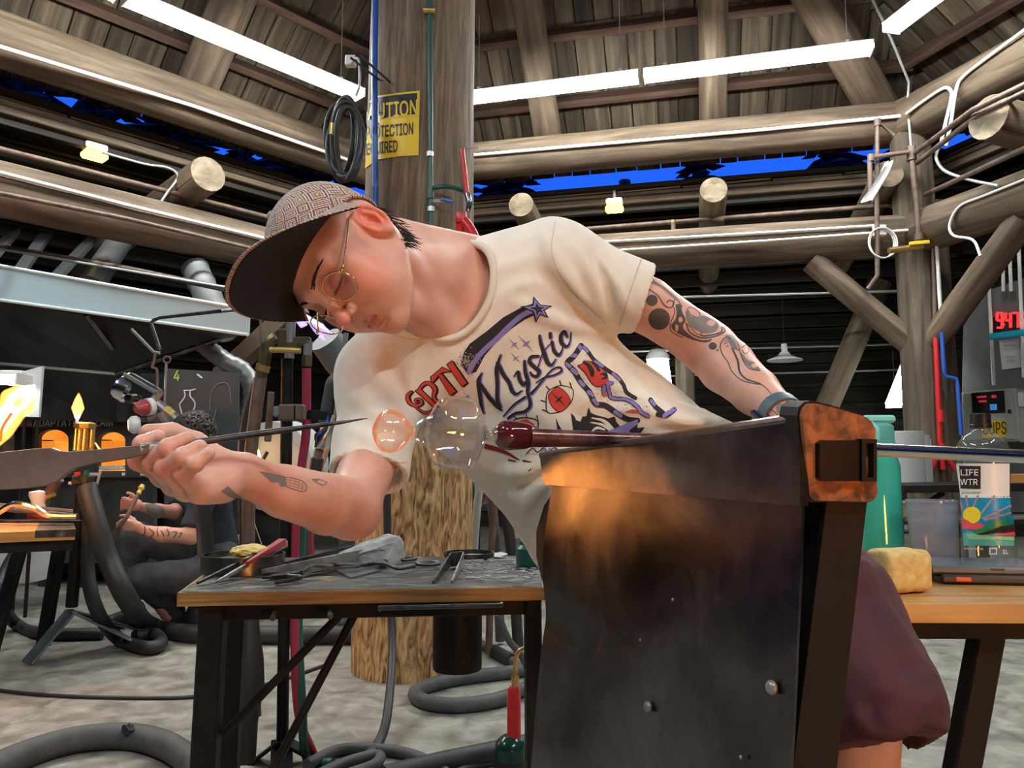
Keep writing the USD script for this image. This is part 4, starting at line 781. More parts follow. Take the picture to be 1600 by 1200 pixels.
t = thing('red_coupling', 'red painted pipe elbow and coupling at the right of the centre post, above the shirt', 'pipe fitting', at(722, 350, 3.45)); part(t, 'elbow', tube(smoothpath([at(718, 405, 3.45), at(719, 365, 3.45), at(722, 345, 3.44), at(731, 352, 3.42), at(742, 372, 3.4), at(748, 400, 3.4)], 5), .022, 12), 'red_paint'); part(t, 'cap', lathe([(0, .03), (.024, .026), (.03, 0), (.026, -.02), (0, -.02)], at(721, 342, 3.44), n=16), 'red_paint'); part(t, 'collar', rod(at(717, 372, 3.45), at(717, 380, 3.45), .028, 12), 'red_paint')
for k, (a, b) in enumerate((((556, 91), (590, 124)), ((570, 87), (608, 127)))): solo('wall_spike', ('left' if k == 0 else 'right') + ' one of two black steel spikes driven into the centre post above the sign', 'spike', rod(at(*a, 3.38) - A(.02, .0, 0), pface(b[0], b[1], -.01), .0055, 8), 'black_paint')
t = thing('hose_coil', 'coil of black hose hung on the left side of the centre post', 'hose', at(535, 215, 3.6)); r_ = random.Random(2)
for k in range(7):
    c = at(538 + r_.uniform(-6, 6), 218 + r_.uniform(-5, 6), 3.55 + .03 * k); a = np.linspace(0, 2 * math.pi, 41); rx, rz = r_.uniform(.05, .085), r_.uniform(.17, .205); part(t, 'loop', tube([c + A(math.cos(x) * rx, .03 * math.sin(x * 2 + k), math.sin(x) * rz) for x in a], .0115, 10, caps=False), 'rubber')
part(t, 'brass_end', rod(at(519, 192, 3.5), at(517, 210, 3.5), .010, 10), 'brass')
t = thing('junction_box', 'small grey junction box beside the left strip light end, wired to the post', 'box', at(548, 96, 3.7)); part(t, 'box', cbox(at(548, 96, 3.75), (.05, .04, .05)), 'fixture_white', False); part(t, 'cable', tube(smoothpath([at(548, 100, 3.75), at(560, 92, 3.6), at(562, 130, 3.55), at(556, 150, 3.55)], 5), .006, 8), 'conduit')
pipe('drop_hose', 'grey hose falling in front of the centre post from the table to the floor', 'hose', [at(604, 700, 3.28), at(606, 850, 3.28), at(613, 1000, 3.2), atz(606, 1110, .1), atz(592, 1160, .03), atz(570, 1185, .02)], .017, 'rubber', 12, 6)
# ================================================================ pipes and conduits along the logs
def along(i, j, pts, off): return [hz(x, y, i, j, off) for x, y in pts]
plain('conduit_grey', (0.50, 0.52, 0.50), 0.35, 0.4)
pipe('conduit', 'white conduit clipped along the upper roof log right of the centre post', 'conduit', along(1, 2, [(722, 244), (950, 224), (1190, 203), (1410, 181)], .20), .016, 'conduit_white')
pipe('conduit', 'white conduit clipped along the upper roof log at the top left', 'conduit', along(0, 1, [(-30, 64), (150, 119), (300, 165), (545, 250)], .21), .016, 'conduit_white')
pipe('conduit', 'conduit running up the right side, bending over the upper roof log', 'conduit', along(2, 3, [(1416, 178), (1440, 160), (1470, 140), (1482, 138), (1487, 150), (1478, 190), (1470, 225)], .22), .014, 'conduit_white', 10, 5)
pipe('conduit', 'second bent conduit on the upper roof log at the right edge', 'conduit', along(2, 3, [(1610, 40), (1540, 92), (1505, 120), (1494, 140), (1486, 190), (1478, 228)], .22), .014, 'conduit_white', 10, 5)
pipe('conduit', 'pair end of the bent conduits curving under toward the big sawn log', 'conduit', along(2, 3, [(1466, 232), (1463, 248), (1478, 268), (1520, 282), (1560, 290)], .2), .013, 'conduit_grey', 10, 5)
pipe('conduit', 'thin conduit coming down the roof to the corner post', 'conduit', [hz(1362, -4, 1, 2, .8), hz(1392, 60, 1, 2, .5), hz(1420, 128, 1, 2, .24), hz(1418, 160, 1, 2, .24), hz(1424, 235, 1, 2, .26)], .011, 'conduit_grey')
pipe('conduit', 'upper of the two white conduits on the lower log beam in the middle', 'conduit', along(1, 2, [(940, 378), (1150, 366), (1372, 352)], .20), .012, 'conduit_white'); pipe('conduit', 'lower of the two white conduits on the lower log beam, dropping beside the corner post', 'conduit', along(1, 2, [(940, 393), (1200, 376), (1440, 358), (1460, 358), (1464, 372), (1470, 480)], .21), .012, 'conduit_white')
pipe('conduit', 'white conduit along the top of the left lower log beam', 'conduit', along(0, 1, [(-30, 262), (200, 321), (445, 380)], .22), .015, 'conduit_white'); pipe('iron_pipe', 'brown iron pipe hung under the left lower log beam', 'pipe', along(0, 1, [(-30, 296), (200, 342), (410, 392)], .3), .016, 'iron_pipe')
pipe('iron_pipe', 'pair of brown pipes on the left below the ledge, one with a bend', 'pipe', along(0, 1, [(-30, 225), (140, 268), (290, 306), (430, 342)], .02), .02, 'iron_pipe'); pipe('conduit', 'grey conduit looping over beside the left sawn log end', 'conduit', along(0, 1, [(160, 238), (225, 256), (262, 262), (278, 276), (262, 300), (250, 318)], .05), .010, 'conduit_grey', 8, 5)
pipe('iron_pipe', 'brown iron gas pipe crossing the middle bay beneath the yellow lamp', 'pipe', along(1, 2, [(740, 372), (1050, 347), (1385, 321), (1408, 322), (1414, 340), (1414, 378)], -.1), .022, 'iron_pipe', fit=[(hz(1122, 343, 1, 2, -.1), (1, -.2, 0), .05, 'iron_pipe'), (hz(1400, 320, 1, 2, -.1), (1, 0, 0), .04, 'iron_pipe')])
def valve(px, py, i, j, off, label, dx):
    c = hz(px, py, i, j, off); t = thing('gas_valve', label, 'valve', c); part(t, 'body', rod(c + A(0, 0, .06), c - A(0, 0, .10), .024, 12), 'iron_pipe'); part(t, 'cap', rod(c + A(0, 0, .06), c + A(0, 0, .085), .028, 12), 'brass'); part(t, 'lever', bar(c + A(-.02 * np.sign(dx), -.03, -.04), c + A(dx, -.03, -.035), .03, .03), 'yellow_paint', False)
valve(1052, 358, 1, 2, -.08, 'gas valve with short yellow lever on the pipe above the sleeve', -.13)
c = hz(1430, 388, 1, 2, .3); t = thing('gas_valve', 'brass gas valve with yellow lever at the foot of the corner pipe', 'valve', c); part(t, 'body', rod(c + A(-.22, 0, -.02), c + A(.06, 0, .02), .026, 12), 'brass'); part(t, 'lever', bar(c + A(-.06, -.03, .03), c + A(.10, -.03, .045), .03, .03), 'yellow_paint', False)
pipe('iron_pipe', 'vertical brown riser in front of the corner post down to the brass valve', 'pipe', along(1, 2, [(1424, 235), (1430, 300), (1437, 378)], .30), .026, 'iron_pipe', fit=[(hz(1424, 240, 1, 2, .3), (0, 0, 1), .06, 'iron_pipe'), (hz(1436, 370, 1, 2, .3), (0, 0, 1), .03, 'iron_pipe')])
pipe('iron_pipe', 'slim brown drop pipe left of the corner post with a kinked foot', 'pipe', along(1, 2, [(1398, 212), (1371, 191), (1370, 300), (1371, 430), (1356, 452)], .28), .020, 'iron_pipe', fit=[(hz(1371, 192, 1, 2, .28), (0, 0, 1), .03, 'iron_pipe')])
pipe('iron_pipe', 'short horizontal brown pipe with an elbow at the corner post', 'pipe', along(1, 2, [(1420, 237), (1362, 246), (1359, 252), (1360, 300)], .34), .020, 'iron_pipe', fit=[(hz(1361, 247, 1, 2, .34), (0, 0, 1), .03, 'iron_pipe')])
pc_ = hz(1428, 240, 1, 2, .3); pipe('iron_pipe', 'upper of two brown pipes rising to the right under the big sawn log', 'pipe', [pc_, hz(1520, 172, 2, 3, .55), hz(1610, 128, 2, 3, .6)], .022, 'iron_pipe'); pipe('iron_pipe', 'lower of two brown pipes rising to the right under the big sawn log', 'pipe', [pc_ + A(.02, 0, -.08), hz(1525, 182, 2, 3, .5), hz(1610, 140, 2, 3, .5)], .022, 'iron_pipe')
pipe('iron_pipe', 'brown pipe running out of frame on the right below the big sawn log', 'pipe', [hz(1446, 304, 2, 3, .1), hz(1530, 265, 2, 3, .25), hz(1610, 228, 2, 3, .4)], .02, 'iron_pipe')
pipe('conduit', 'bent conduit on the face of the right lower log beam', 'conduit', along(2, 3, [(1612, 276), (1540, 305), (1500, 322), (1484, 350), (1490, 368), (1520, 375), (1532, 400)], .2), .011, 'conduit_white', 8, 5)
c = hz(1374, 360, 1, 2, .24); t = thing('outlet_box', 'small grey outlet box with coiled cable on the lower log, left of the corner post', 'box', c); part(t, 'box', cbox(c, (.10, .05, .09)), 'fixture_white', False)
for k in range(3): part(t, 'cable_loop', tube([c + A(math.cos(a) * (.10 + .01 * k), -.03 - .01 * k, -.12 + math.sin(a) * .13) for a in np.linspace(0, 6.283, 25)], .007, 6, caps=False), 'conduit_white')
rg2 = hz(1382, 255, 1, 2, .42); solo('torn_rag', 'torn pale rag hanging by the sawn log end near the corner post', 'rag', sheet(rg2, rg2 + A(.06, 0, .02), rg2 + A(-.20, 0, -.32), rg2 + A(-.10, 0, -.34), 7, 14, .004, A(0, -1, 0), lambda p, u, v: .05 * math.sin(u * 7 + v * 4)), 'white_paint', True)
for k, (y0, y1, z0) in enumerate(((462, 470, -1.5), (545, 552, -2.8), (585, 592, -3.8))): pipe('conduit', 'faint white conduit %s across the dark bay behind the tattooed arm' % ('highest', 'middle', 'lowest')[k], 'conduit', [hz(960, y0 + 5, 1, 2, z0), hz(1430, y0 - 8, 1, 2, z0)], .014, 'conduit_grey')
post_ = lambda px, py, off=.2: hz(px, py, 1, 2, off)
pipe('red_pipe', 'bright red pipe down the corner post ending in a small manifold', 'pipe', [post_(1461, 515), post_(1465, 600), post_(1469, 700)], .021, 'red_paint', 12, fit=[(post_(1469, 650), (0, 0, 1), .05, 'red_paint'), (post_(1470, 698), (0, 0, 1), .03, 'red_paint')])
c = post_(1470, 715); t = thing('red_manifold', 'red three-way outlet manifold at the foot of the red pipe', 'pipe fitting', c)
for d in (-.10, 0, .10): part(t, 'outlet', rod(c + A(0, 0, .06), c + A(d, -.02, -.10), .022, 10), 'red_paint')
part(t, 'nozzle', rod(c + A(-.10, -.02, -.09), c + A(-.17, -.03, -.11), .012, 8), 'brass'); part(t, 'nozzle', rod(c + A(.10, -.02, -.06), c + A(.16, -.03, -.12), .012, 8), 'brass'); pipe('grey_pipe', 'dark unpainted pipe above the red pipe on the corner post', 'pipe', [post_(1458, 365), post_(1461, 515)], .018, 'iron_pipe')
pipe('blue_pipe', 'blue pipe right of the red pipe on the corner post, stepping to the right', 'pipe', [post_(1471, 515, .25), post_(1475, 578, .25), post_(1477, 588, .25), post_(1494, 592, .25), post_(1496, 600, .25), post_(1502, 680, .25)], .016, 'blue_paint', 10); pipe('conduit', 'white pipe above the blue pipe on the corner post', 'pipe', [post_(1463, 380, .25), post_(1471, 515, .25)], .014, 'conduit_white')
# ================================================================ right background: wall, clock, controls
GW0, GW1 = at(1502, 640, 7.3), at(1760, 640, 6.2); gwd = unit((GW1 - GW0) * A(1, 1, 0)); gwn = unit(np.cross(gwd, (0, 0, 1))); gwn = gwn if gwn @ (CAM - GW0) > 0 else -gwn
t = thing('wall_control', kind='structure'); gt0, gt1 = onpl(1540, 455, GW0, gwn), onpl(1700, 400, GW0, gwn)
part(t, 'panel', prism([((p - GW0) @ gwd, p[2]) for p in (onpl(1499, 800, GW0, gwn), onpl(1720, 800, GW0, gwn), gt1, gt0, onpl(1505, 510, GW0, gwn))], v3(GW0[:2], 0), gwd, A(0, 0, 1), -.06, .0), 'grey_wall', False)
def wp(px, py, off=.0): return onpl(px, py, GW0 + gwn * off, gwn)
def wbox(par, name, x0, y0, x1, y1, d0, d1, mat, bev=.008):
    a, b = wp(x0, y1, d1), wp(x1, y0, d1); c = (a + b) / 2; R = np.stack([gwd, -gwn, np.cross(gwd, -gwn)], 1); l = (b - a) @ gwd
    return part(par, name, cbox(c - gwn * (d1 - d0) / 2, (abs(l), d1 - d0, abs(b[2] - a[2])), R, bev), mat, False)
t = thing('led_clock', 'wall clock with red digits above the taped paper on the grey wall', 'clock', wp(1580, 505)); wbox(t, 'case', 1550, 482, 1640, 522, 0, .08, 'black_paint'); glow('red_led', (1.0, 0.02, 0.02), 3.0); wbox(t, 'shelf', 1546, 519, 1640, 525, 0, .12, 'pale_blue', .003); plain('cyan_tape', (0.02, 0.45, 0.65), .4); wbox(t, 'tape_edge', 1545, 518, 1640, 521.5, .10, .125, 'cyan_tape', .002)
SEG = {'9': 'abcdfg', '4': 'bcfg', '7': 'abc', '5': 'acdfg', '0': 'abcdef', ':': ''}
def digit(par, ch, x, y, w, h, o=.085):
    S = {'a': ((0, 0), (1, 0)), 'b': ((1, 0), (1, .5)), 'c': ((1, .5), (1, 1)), 'd': ((0, 1), (1, 1)), 'e': ((0, .5), (0, 1)), 'f': ((0, 0), (0, .5)), 'g': ((0, .5), (1, .5))}
    part(par, 'digit', cat([rod(wp(x + a[0] * w, y + a[1] * h, o), wp(x + b[0] * w, y + b[1] * h, o), .012, 6) for a, b in (S[c] for c in SEG[ch])]), 'red_led')
for ch, x in (('9', 1558), ('4', 1571), ('7', 1583), ('5', 1595), ('0', 1607)): digit(t, ch, x, 489, 8, 23)
part(t, 'colon', cat([ell(wp(1568, y, .085), (.012,) * 3, None, 1) for y in (495, 507)]), 'red_led')
pp = solo('taped_paper', 'white sheet of paper taped to the grey wall under the clock', 'paper', prism([((wp(x, y) - GW0) @ gwd, wp(x, y)[2]) for x, y in ((1562, 530), (1594, 528), (1597, 574), (1567, 578))], v3(GW0[:2], 0) + gwn * .012, gwd, A(0, 0, 1), -.004, .004), 'white_paint', False)
plain('faint_print', (0.55, 0.55, 0.55), .8); part(pp, 'print_block', cat([prism([((wp(x, y) - GW0) @ gwd, wp(x, y)[2]) for x, y in ((a, b), (a + c, b), (a + c, b + 4), (a, b + 4))], v3(GW0[:2], 0) + gwn * .018, gwd, A(0, 0, 1), -.001, .001) for a, b, c in ((1570, 538, 18), (1570, 546, 20), (1574, 556, 14), (1574, 562, 14))]), 'faint_print', False)
for k, (x0, y0, x1, y1) in enumerate(((1543, 445, 1553, 602), (1566, 395, 1568, 455), (1576, 390, 1580, 455), (1590, 380, 1600, 590))): pipe('wall_conduit', ('first', 'second', 'third', 'fourth')[k] + ' white conduit from the left running down past the clock', 'conduit', [wp(x0, y0 - 40, .10), wp(x1, y1, .10)], .016, 'conduit_white')
plain('box_grey', (0.40, 0.43, 0.42), .45); t = thing('control_cabinet', 'pale grey control cabinet with a dark display above the yellow sign', 'control box', wp(1560, 690)); wbox(t, 'case', 1506, 606, 1588, 691, 0, .28, 'box_grey', .012); wbox(t, 'door', 1509, 609, 1580, 688, .28, .30, 'box_grey', .008); dsp_ = wbox(t, 'display', 1519, 610, 1568, 647, .30, .315, 'black_paint')
glow('dim_red_led', (1.0, 0.05, 0.1), .45); glow('blue_led', (0.10, 0.40, 1.0), .45); R = [(1526, 618, 1541, 622, 'dim_red_led'), (1529, 625, 1541, 629, 'dim_red_led'), (1549, 617, 1556, 622, 'dim_red_led'), (1547, 631, 1557, 641, 'blue_led')]
for x0, y0, x1, y1, m_ in R: wbox(dsp_, 'readout', x0, y0, x1, y1, .315, .322, m_, .001)
wbox(t, 'latch', 1575, 640, 1578, 646, .30, .33, 'black_paint', .002); t2 = thing('control_cabinet', 'second grey control cabinet cut by the right edge of the picture', 'control box', wp(1620, 690)); wbox(t2, 'case', 1590, 605, 1660, 691, 0, .26, 'box_grey', .012); wbox(t2, 'handle', 1590, 612, 1597, 636, .26, .30, 'white_paint')
t = thing('cups_sign', 'yellow sign reading CUPS on the cabinet, half behind the black bottle cap', 'sign', wp(1555, 684)); wbox(t, 'plate', 1533, 656, 1570, 685, .305, .315, 'sign_yellow', .004); part(t, 'word', text('CUPS', .105, wp(1535, 679, .318), gwd, A(0, 0, 1), .002, False, .52), 'sign_black', False)
for k, (x, w, y0) in enumerate(((1412, 32, 676), (1438, 16, 682))):
    c = at(x, 740, 5.9 + .3 * k); r = w / 1200 * c[1]; z1 = at(x, y0, 5.9 + .3 * k)[2]; t = thing('steel_drum', ('wide' if k == 0 else 'narrow') + ' grey steel drum behind the teal bottle, beside the corner post', 'drum', c * A(1, 1, 0) + A(0, 0, c[2] - .1)); part(t, 'drum', lathe([(0, 0), (r, 0), (r, z1 - c[2] + .1), (r * .98, z1 - c[2] + .11), (r * .96, z1 - c[2] + .1), (r * .96, .02), (0, .02)], c - A(0, 0, .1), n=32), 'box_grey'); part(t, 'seam', rod(c + A(r * .8, -r * .6, -.08), v3((c + A(r * .8, -r * .6, 0))[:2], z1 - .02), .008, 6), 'conduit_grey')
t = thing('work_bench', 'dark work bench behind the cup with a wooden edge showing at the right', 'bench', at(1490, 800, 5.4)); wA, wB = at(1385, 762, 5.4), at(1720, 757, 5.2); part(t, 'top', bar(wA, wB, .7, .05), 'frame_steel', False); part(t, 'wooden_edge', bar(at(1565, 748, 5.0), at(1720, 746, 4.9), .04, .06), 'seat_wood', False); part(t, 'rail', rod(at(1385, 812, 5.2), at(1600, 808, 5.1), .02, 10), 'conduit'); 
for x in (1400, 1530, 1640): p = at(x, 770, 5.2); part(t, 'leg', bar(v3(p[:2], 0), p, .06, .06), 'frame_steel', False)
part(t, 'shelf', bar(at(1385, 830, 5.4), at(1720, 826, 5.2), .6, .04), 'frame_steel', False); part(t, 'strut', bar(at(1446, 788, 5.1), at(1474, 770, 5.1), .03, .03), 'frame_steel', False)
for k, (x, y) in enumerate(((1407, 795), (1470, 800), (1430, 846))): solo('wood_block', ('light', 'weathered', 'small')[k] + ' wooden block stacked on the shelf behind the clear cup', 'wood block', plankuv(at(x - 18, y, 5.1), at(x + 18, y, 5.1), .2, .11, (0, 0, 1), .01, k), 'cut_end')
# ================================================================ right bench side with bottles
BZ = .80; rF0, rF1 = atz(1180, 943, BZ), atz(1760, 946, BZ); bdir = unit(rF1 - rF0); bper = unit(np.cross((0, 0, 1), bdir)); rB0, rB1 = rF0 + bper * .42, rF1 + bper * .42
t = thing('side_bench', 'orange-brown wooden bench top with black steel legs at the right', 'table', v3((rF0 + rF1)[:2] / 2, 0)); part(t, 'top', slab([rF0, rF1, rB1, rB0], BZ - .026, BZ, bdir), 'seat_wood'); part(t, 'apron', bar(rF0 + bper * .03 + A(0, 0, -.040), rF1 + bper * .03 + A(0, 0, -.040), .02, .026), 'brown_steel', False); part(t, 'apron', bar(rB0 - bper * .03 + A(0, 0, -.04), rB1 - bper * .03 + A(0, 0, -.04), .02, .026), 'brown_steel', False)
lt = atz(1541, 992, BZ - .055); lb = at(1500, 1215, 1.135); part(t, 'leg', bar(lb + (lb - lt) * 1.35, lt + (lt - lb) * .05, .040, .035, .003, bper), 'brown_steel', False); l2 = rB1 - bdir * .25 - bper * .05 + A(0, 0, -.03); part(t, 'leg', bar(v3(l2[:2], 0) - bdir * .1, l2, .04, .035), 'brown_steel', False); l3 = rF0 + bdir * .25 + bper * .36 + A(0, 0, -.03); part(t, 'leg', bar(v3(l3[:2], 0) - bdir * .08, l3, .04, .035), 'brown_steel', False)
def onb(px, py): return atz(px, py, BZ)
c = v3(at(1369, 800, 1.55)[:2], BZ); pane('teal_clear', (0.50, 0.95, 0.88), .03, 1.45, .42, (0.10, 0.62, 0.53)); plain('teal_plastic', (0.20, 0.62, 0.55), .35); plain('teal_dark', (0.10, 0.40, 0.38), .4)
t = thing('teal_bottle', 'translucent teal drinking bottle with flip lid behind the rail end plate', 'bottle', c); H = at(1369, 700, 1.55)[2] - BZ; part(t, 'body', lathe([(0, 0), (.040, 0), (.0485, .006), (.0485, H - .035), (.042, H - .012), (.036, H), (.034, H), (.040, H - .014), (.0468, H - .036), (.0468, .008), (0, .004)], c, n=40), 'teal_clear'); part(t, 'neck_ring', lathe([(.034, H - .004), (.040, H - .004), (.040, H + .006), (.034, H + .006), (.034, H - .004)], c, n=36), 'teal_plastic'); ld_ = part(t, 'lid', lathe([(0, H + .006), (.041, H + .006), (.040, H + .044), (.034, H + .050), (0, H + .050)], c, n=36), 'teal_dark'); part(ld_, 'flip_cap', cbox(c + A(.006, -.004, H + .058), (.062, .05, .016), None, .005), 'teal_plastic', False); part(ld_, 'carry_loop', tube(smoothpath([c + A(-.026, -.036, H + .055), c + A(-.012, -.046, H + .035), c + A(-.018, -.046, H + .008), c + A(-.034, -.034, H + .012)], 5), .005, 8), 'teal_plastic'); part(t, 'water', lathe([(0, .008), (.0455, .009), (.0455, H * .55), (0, H * .55)], c, n=36), 'teal_clear')
c = v3(at(1457, 800, 1.45)[:2], BZ); pane('cup_plastic', (0.86, 0.88, 0.92), .08, 1.4, .20, (0.55, 0.56, 0.62)); H = at(1457, 782, 1.45)[2] - BZ; r0, r1 = .0385, .0445; t = thing('plastic_cup', 'pebbled clear plastic tumbler beside the printed water bottle', 'cup', c); part(t, 'cup', lathe([(0, .002), (r0 * .9, 0), (r0, .004), (r1, H), (r1 - .002, H + .001), (r1 - .003, H), (r0 - .003, .01), (0, .009)], c, n=40), 'cup_plastic'); part(t, 'rim', lathe([(r1 - .002, H - .003), (r1 + .001, H - .003), (r1 + .001, H + .001), (r1 - .002, H + .001), (r1 - .002, H - .003)], c, n=40), 'cup_plastic')
part(t, 'stacking_band', lathe([(r1 - .006, H - .021), (r1 - .001, H - .021), (r1 - .001, H - .018), (r1 - .006, H - .018), (r1 - .006, H - .021)], c, n=40), 'cup_plastic')
# printed water bottle
c = v3(at(1541, 800, 1.36)[:2], BZ + .012); dB = 1.36; zt = lambda y: at(1541, y, dB)[2] - c[2]; t = thing('water_bottle', 'clear water bottle with black cap and a bright landscape label', 'bottle', c)
pane('bottle_clear', (0.93, 0.95, 0.97), .02, 1.45, .06, (0.55, 0.58, 0.6)); R0 = .0425
body = [(0, .004), (.036, 0), (R0, .01), (R0 * .985, zt(840)), (R0 * .93, zt(800)), (R0 * .90, zt(770)), (R0 * .94, zt(745)), (R0, zt(720)), (R0, zt(708)), (R0 * .92, zt(693)), (R0 * .70, zt(681)), (R0 * .36, zt(674)), (.0135, zt(670)), (.0135, zt(660)), (.012, zt(660))]
BM = lathe(body, c, n=56); part(t, 'body', BM, 'bottle_clear', 40); part(t, 'cap', lathe([(0, zt(644)), (.0155, zt(645)), (.0165, zt(648)), (.0165, zt(662)), (.0175, zt(663)), (.0175, zt(668)), (.014, zt(669)), (0, zt(669))], c, n=30), 'black_paint', 30); part(t, 'neck_flange', lathe([(.012, zt(671)), (.0185, zt(671)), (.0185, zt(673)), (.012, zt(673)), (.012, zt(671))], c, n=30), 'bottle_clear')
LBW = [t]
def lab(name, poly, mat, lift): return part(LBW[-1], name, decal(BM, Polygon(poly) if not hasattr(poly, 'geom_type') else poly, 4, lift), mat, True)
plain('label_white', (.78, .78, .75), .35); plain('label_blue', (0.01, .26, .48), .35); plain('label_yellow', (.85, .66, .04), .35); plain('label_pink', (.80, .09, .13), .35); plain('label_green', (.02, .30, .13), .35); plain('label_mint', (.30, .66, .42), .35); plain('label_teal', (.10, .48, .42), .35)
cH = TR(1360, 620, 6.667); cI = TR(1300, 620, 3.636)
_lw = lab('label_white', Polygon([(1495, 724), (1582, 724), (1582, 778), (1497, 778)]), 'label_white', .0008); LBW.append(_lw); lab('label_sky', Polygon(cI((733, 565), (1030, 565), (1030, 790), (745, 790))), 'label_blue', .0008)
for a, b in (((745, 640), (730, 575)), ((775, 620), (765, 565)), ((805, 625), (830, 565)), ((850, 660), (920, 565)), ((860, 690), (1010, 620)), ((870, 700), (1010, 660))): lab('sun_ray', stroke(cI(a, b), 3.4, 0), 'ink_grey', .0011)
lab('sun', SA.scale(Point(*cI((797, 672))[0]).buffer(1, 20), 13.6, 13.2), 'label_yellow', .0014); lab('sea', Polygon(cI((745, 775), (820, 760), (1030, 780), (1030, 845), (750, 845))), 'label_teal', .0010); lab('pink_hill', Polygon(cI((740, 690), (770, 700), (800, 720), (840, 715), (870, 735), (830, 755), (745, 750))), 'label_pink', .0016); lab('green_hill', Polygon(cI((800, 765), (870, 735), (930, 705), (970, 700), (1030, 720), (1030, 745), (930, 765), (830, 785))), 'label_green', .0018); lab('black_hill', Polygon(cI((825, 780), (900, 758), (960, 735), (1030, 725), (1030, 765), (930, 772), (850, 785))), 'ink_black', .0022); lab('pink_shore', Polygon(cI((905, 785), (1030, 765), (1030, 788))), 'label_pink', .0024); lab('mint_shore', Polygon(cI((765, 785), (800, 775), (900, 790), (1030, 795), (1030, 815), (900, 812), (790, 810))), 'label_mint', .0015)
lab('logo_block', Polygon(cI((728, 392), (845, 393), (845, 523), (735, 520))), 'ink_black', .0016)
for s_, y in (('LIFE', 446), ('WTR', 500)): text_decal(_lw, 'word_' + s_.lower(), BM, s_, cI((734 if s_ == 'LIFE' else 735, y))[0], (1, .0), (0, -1), 9.2, 'label_white', .0024, True, .90 if s_ == 'WTR' else 1.0)
text_decal(t, 'small_print', BM, 'pH BALANCED', cI((740, 550))[0], (1, 0), (0, -1), 3.2, 'label_teal', .0014, True, .95); text_decal(t, 'small_print', BM, 'PURIFIED WATER', cI((752, 866))[0], (1, .03), (0, -1), 2.6, 'label_white', .001, True, .95); text_decal(t, 'small_print', BM, '1L', cI((965, 890))[0], (1, .03), (0, -1), 6, 'label_white', .001, True, .9); lab('recycle_box', Polygon(cI((893, 857), (937, 857), (937, 895), (893, 895))).difference(Polygon(cI((899, 863), (931, 863), (931, 889), (899, 889)))), 'label_white', .001)
noisy('sponge', (0.58, 0.40, 0.12), (0.74, 0.57, 0.24), scale=60, rough=(.85, .95), bump=.4, bdist=.003); sc_ = at(1404, 890, 1.22); m = tri(sdf_mesh(lambda P: s_box(P, sc_ * A(1, 1, 0) + A(0, 0, BZ + .034), (.042, .03, .033), frame(bdir * .9 + bper * .3), .012) - (meshkit.fbm(P * 40, 3, 2) - .5) * .006, sc_ - A(.08, .08, .1), sc_ + A(.08, .08, .09), .005)); solo('sponge', 'worn yellow sponge on the bench top next to the knee', 'sponge', m, 'sponge', True)
plain('case_black', (.018, .018, .02), .4); plain('tray_grey', (.10, .115, .125), .3); plain('orange_button', (.70, .09, .03), .35); plain('screen_glass', (.16, .20, .21), .08)
tR = np.stack([unit(bdir * 1 - bper * .10), unit(bper + bdir * .10), A(0, 0, 1)], 1); tc = atz(1550, 912, BZ) + A(0, .02, 0); t = thing('rugged_case', 'black phone case with an orange button under the grey tray', 'case', tc); part(t, 'case', cbox(tc + A(0, 0, .0085), (.175, .085, .017), tR, .005), 'case_black', False); e = tc - tR[:, 1] * .0425; part(t, 'button', cbox(e - tR[:, 0] * .052 + A(0, 0, .009), (.026, .006, .008), tR, .002), 'orange_button', False); part(t, 'corner_guard', cbox(e + tR[:, 0] * .075 + A(0, 0, .009), (.02, .008, .012), tR, .002), 'orange_button', False)
t2 = thing('phone_tray', 'dark grey tray with a glassy top lying tilted on the black case', 'phone', tc + A(0, 0, .018)); tR2 = tR @ np.array([[1, 0, 0], [0, math.cos(.05), -math.sin(.05)], [0, math.sin(.05), math.cos(.05)]]); ty_ = part(t2, 'tray', cbox(tc + A(-.008, .008, .0255), (.185, .095, .013), tR2, .005), 'tray_grey', False); part(ty_, 'screen', cbox(tc + A(-.008, .008, .0325), (.172, .082, .002), tR2, .0008), 'screen_glass', False); part(ty_, 'key', cbox(tc - tR[:, 1] * .040 + A(0, 0, .0265) + tR[:, 0] * .004, (.022, .004, .003), tR2, .001), 'case_black', False)
# ================================================================ the glassblower
SK = {'c0': (0.52, 0.22, 0.145), 'c1': (0.66, 0.34, 0.24)}
SKKW = dict(subsurface_weight=0.12, subsurface_radius=(0.9, 0.3, 0.15), subsurface_scale=0.006, specular_ior_level=0.4)
MAT['skin'] = usdkit.material(stage, '/World/Looks/skin', {'tc': ('texture_coordinate', {}), 'n': ('noise_texture', {'scale': 16., 'detail': 5.}), 'n2': ('noise_texture', {'scale': 420., 'detail': 3.}), 'r': ('rgb_ramp', {'ramp': [(0.3, (0.60, 0.305, 0.225)), (0.7, (0.74, 0.43, 0.335))]}),
    'a': ('attribute', {'attribute': 'tint'}), 'x': ('mix_color', {'blend_type': 'multiply', 'fac': 1.0}), 'b': ('bump', {'strength': 0.07, 'distance': 0.0008}), 'p': _bsdf({'roughness': 0.47, **SKKW})},
    [('tc.object', 'n.vector'), ('tc.object', 'n2.vector'), ('n.fac', 'r.fac'), ('r.color', 'x.a'), ('a.color', 'x.b'), ('x.result', 'p.base_color'), ('n2.fac', 'b.height'), ('b.normal', 'p.normal')], 'p.BSDF')
noisy('skin_plain', (0.52, 0.245, 0.17), (0.66, 0.36, 0.265), scale=16, rough=(0.42, 0.55), lo=0.3, hi=0.7, **SKKW)
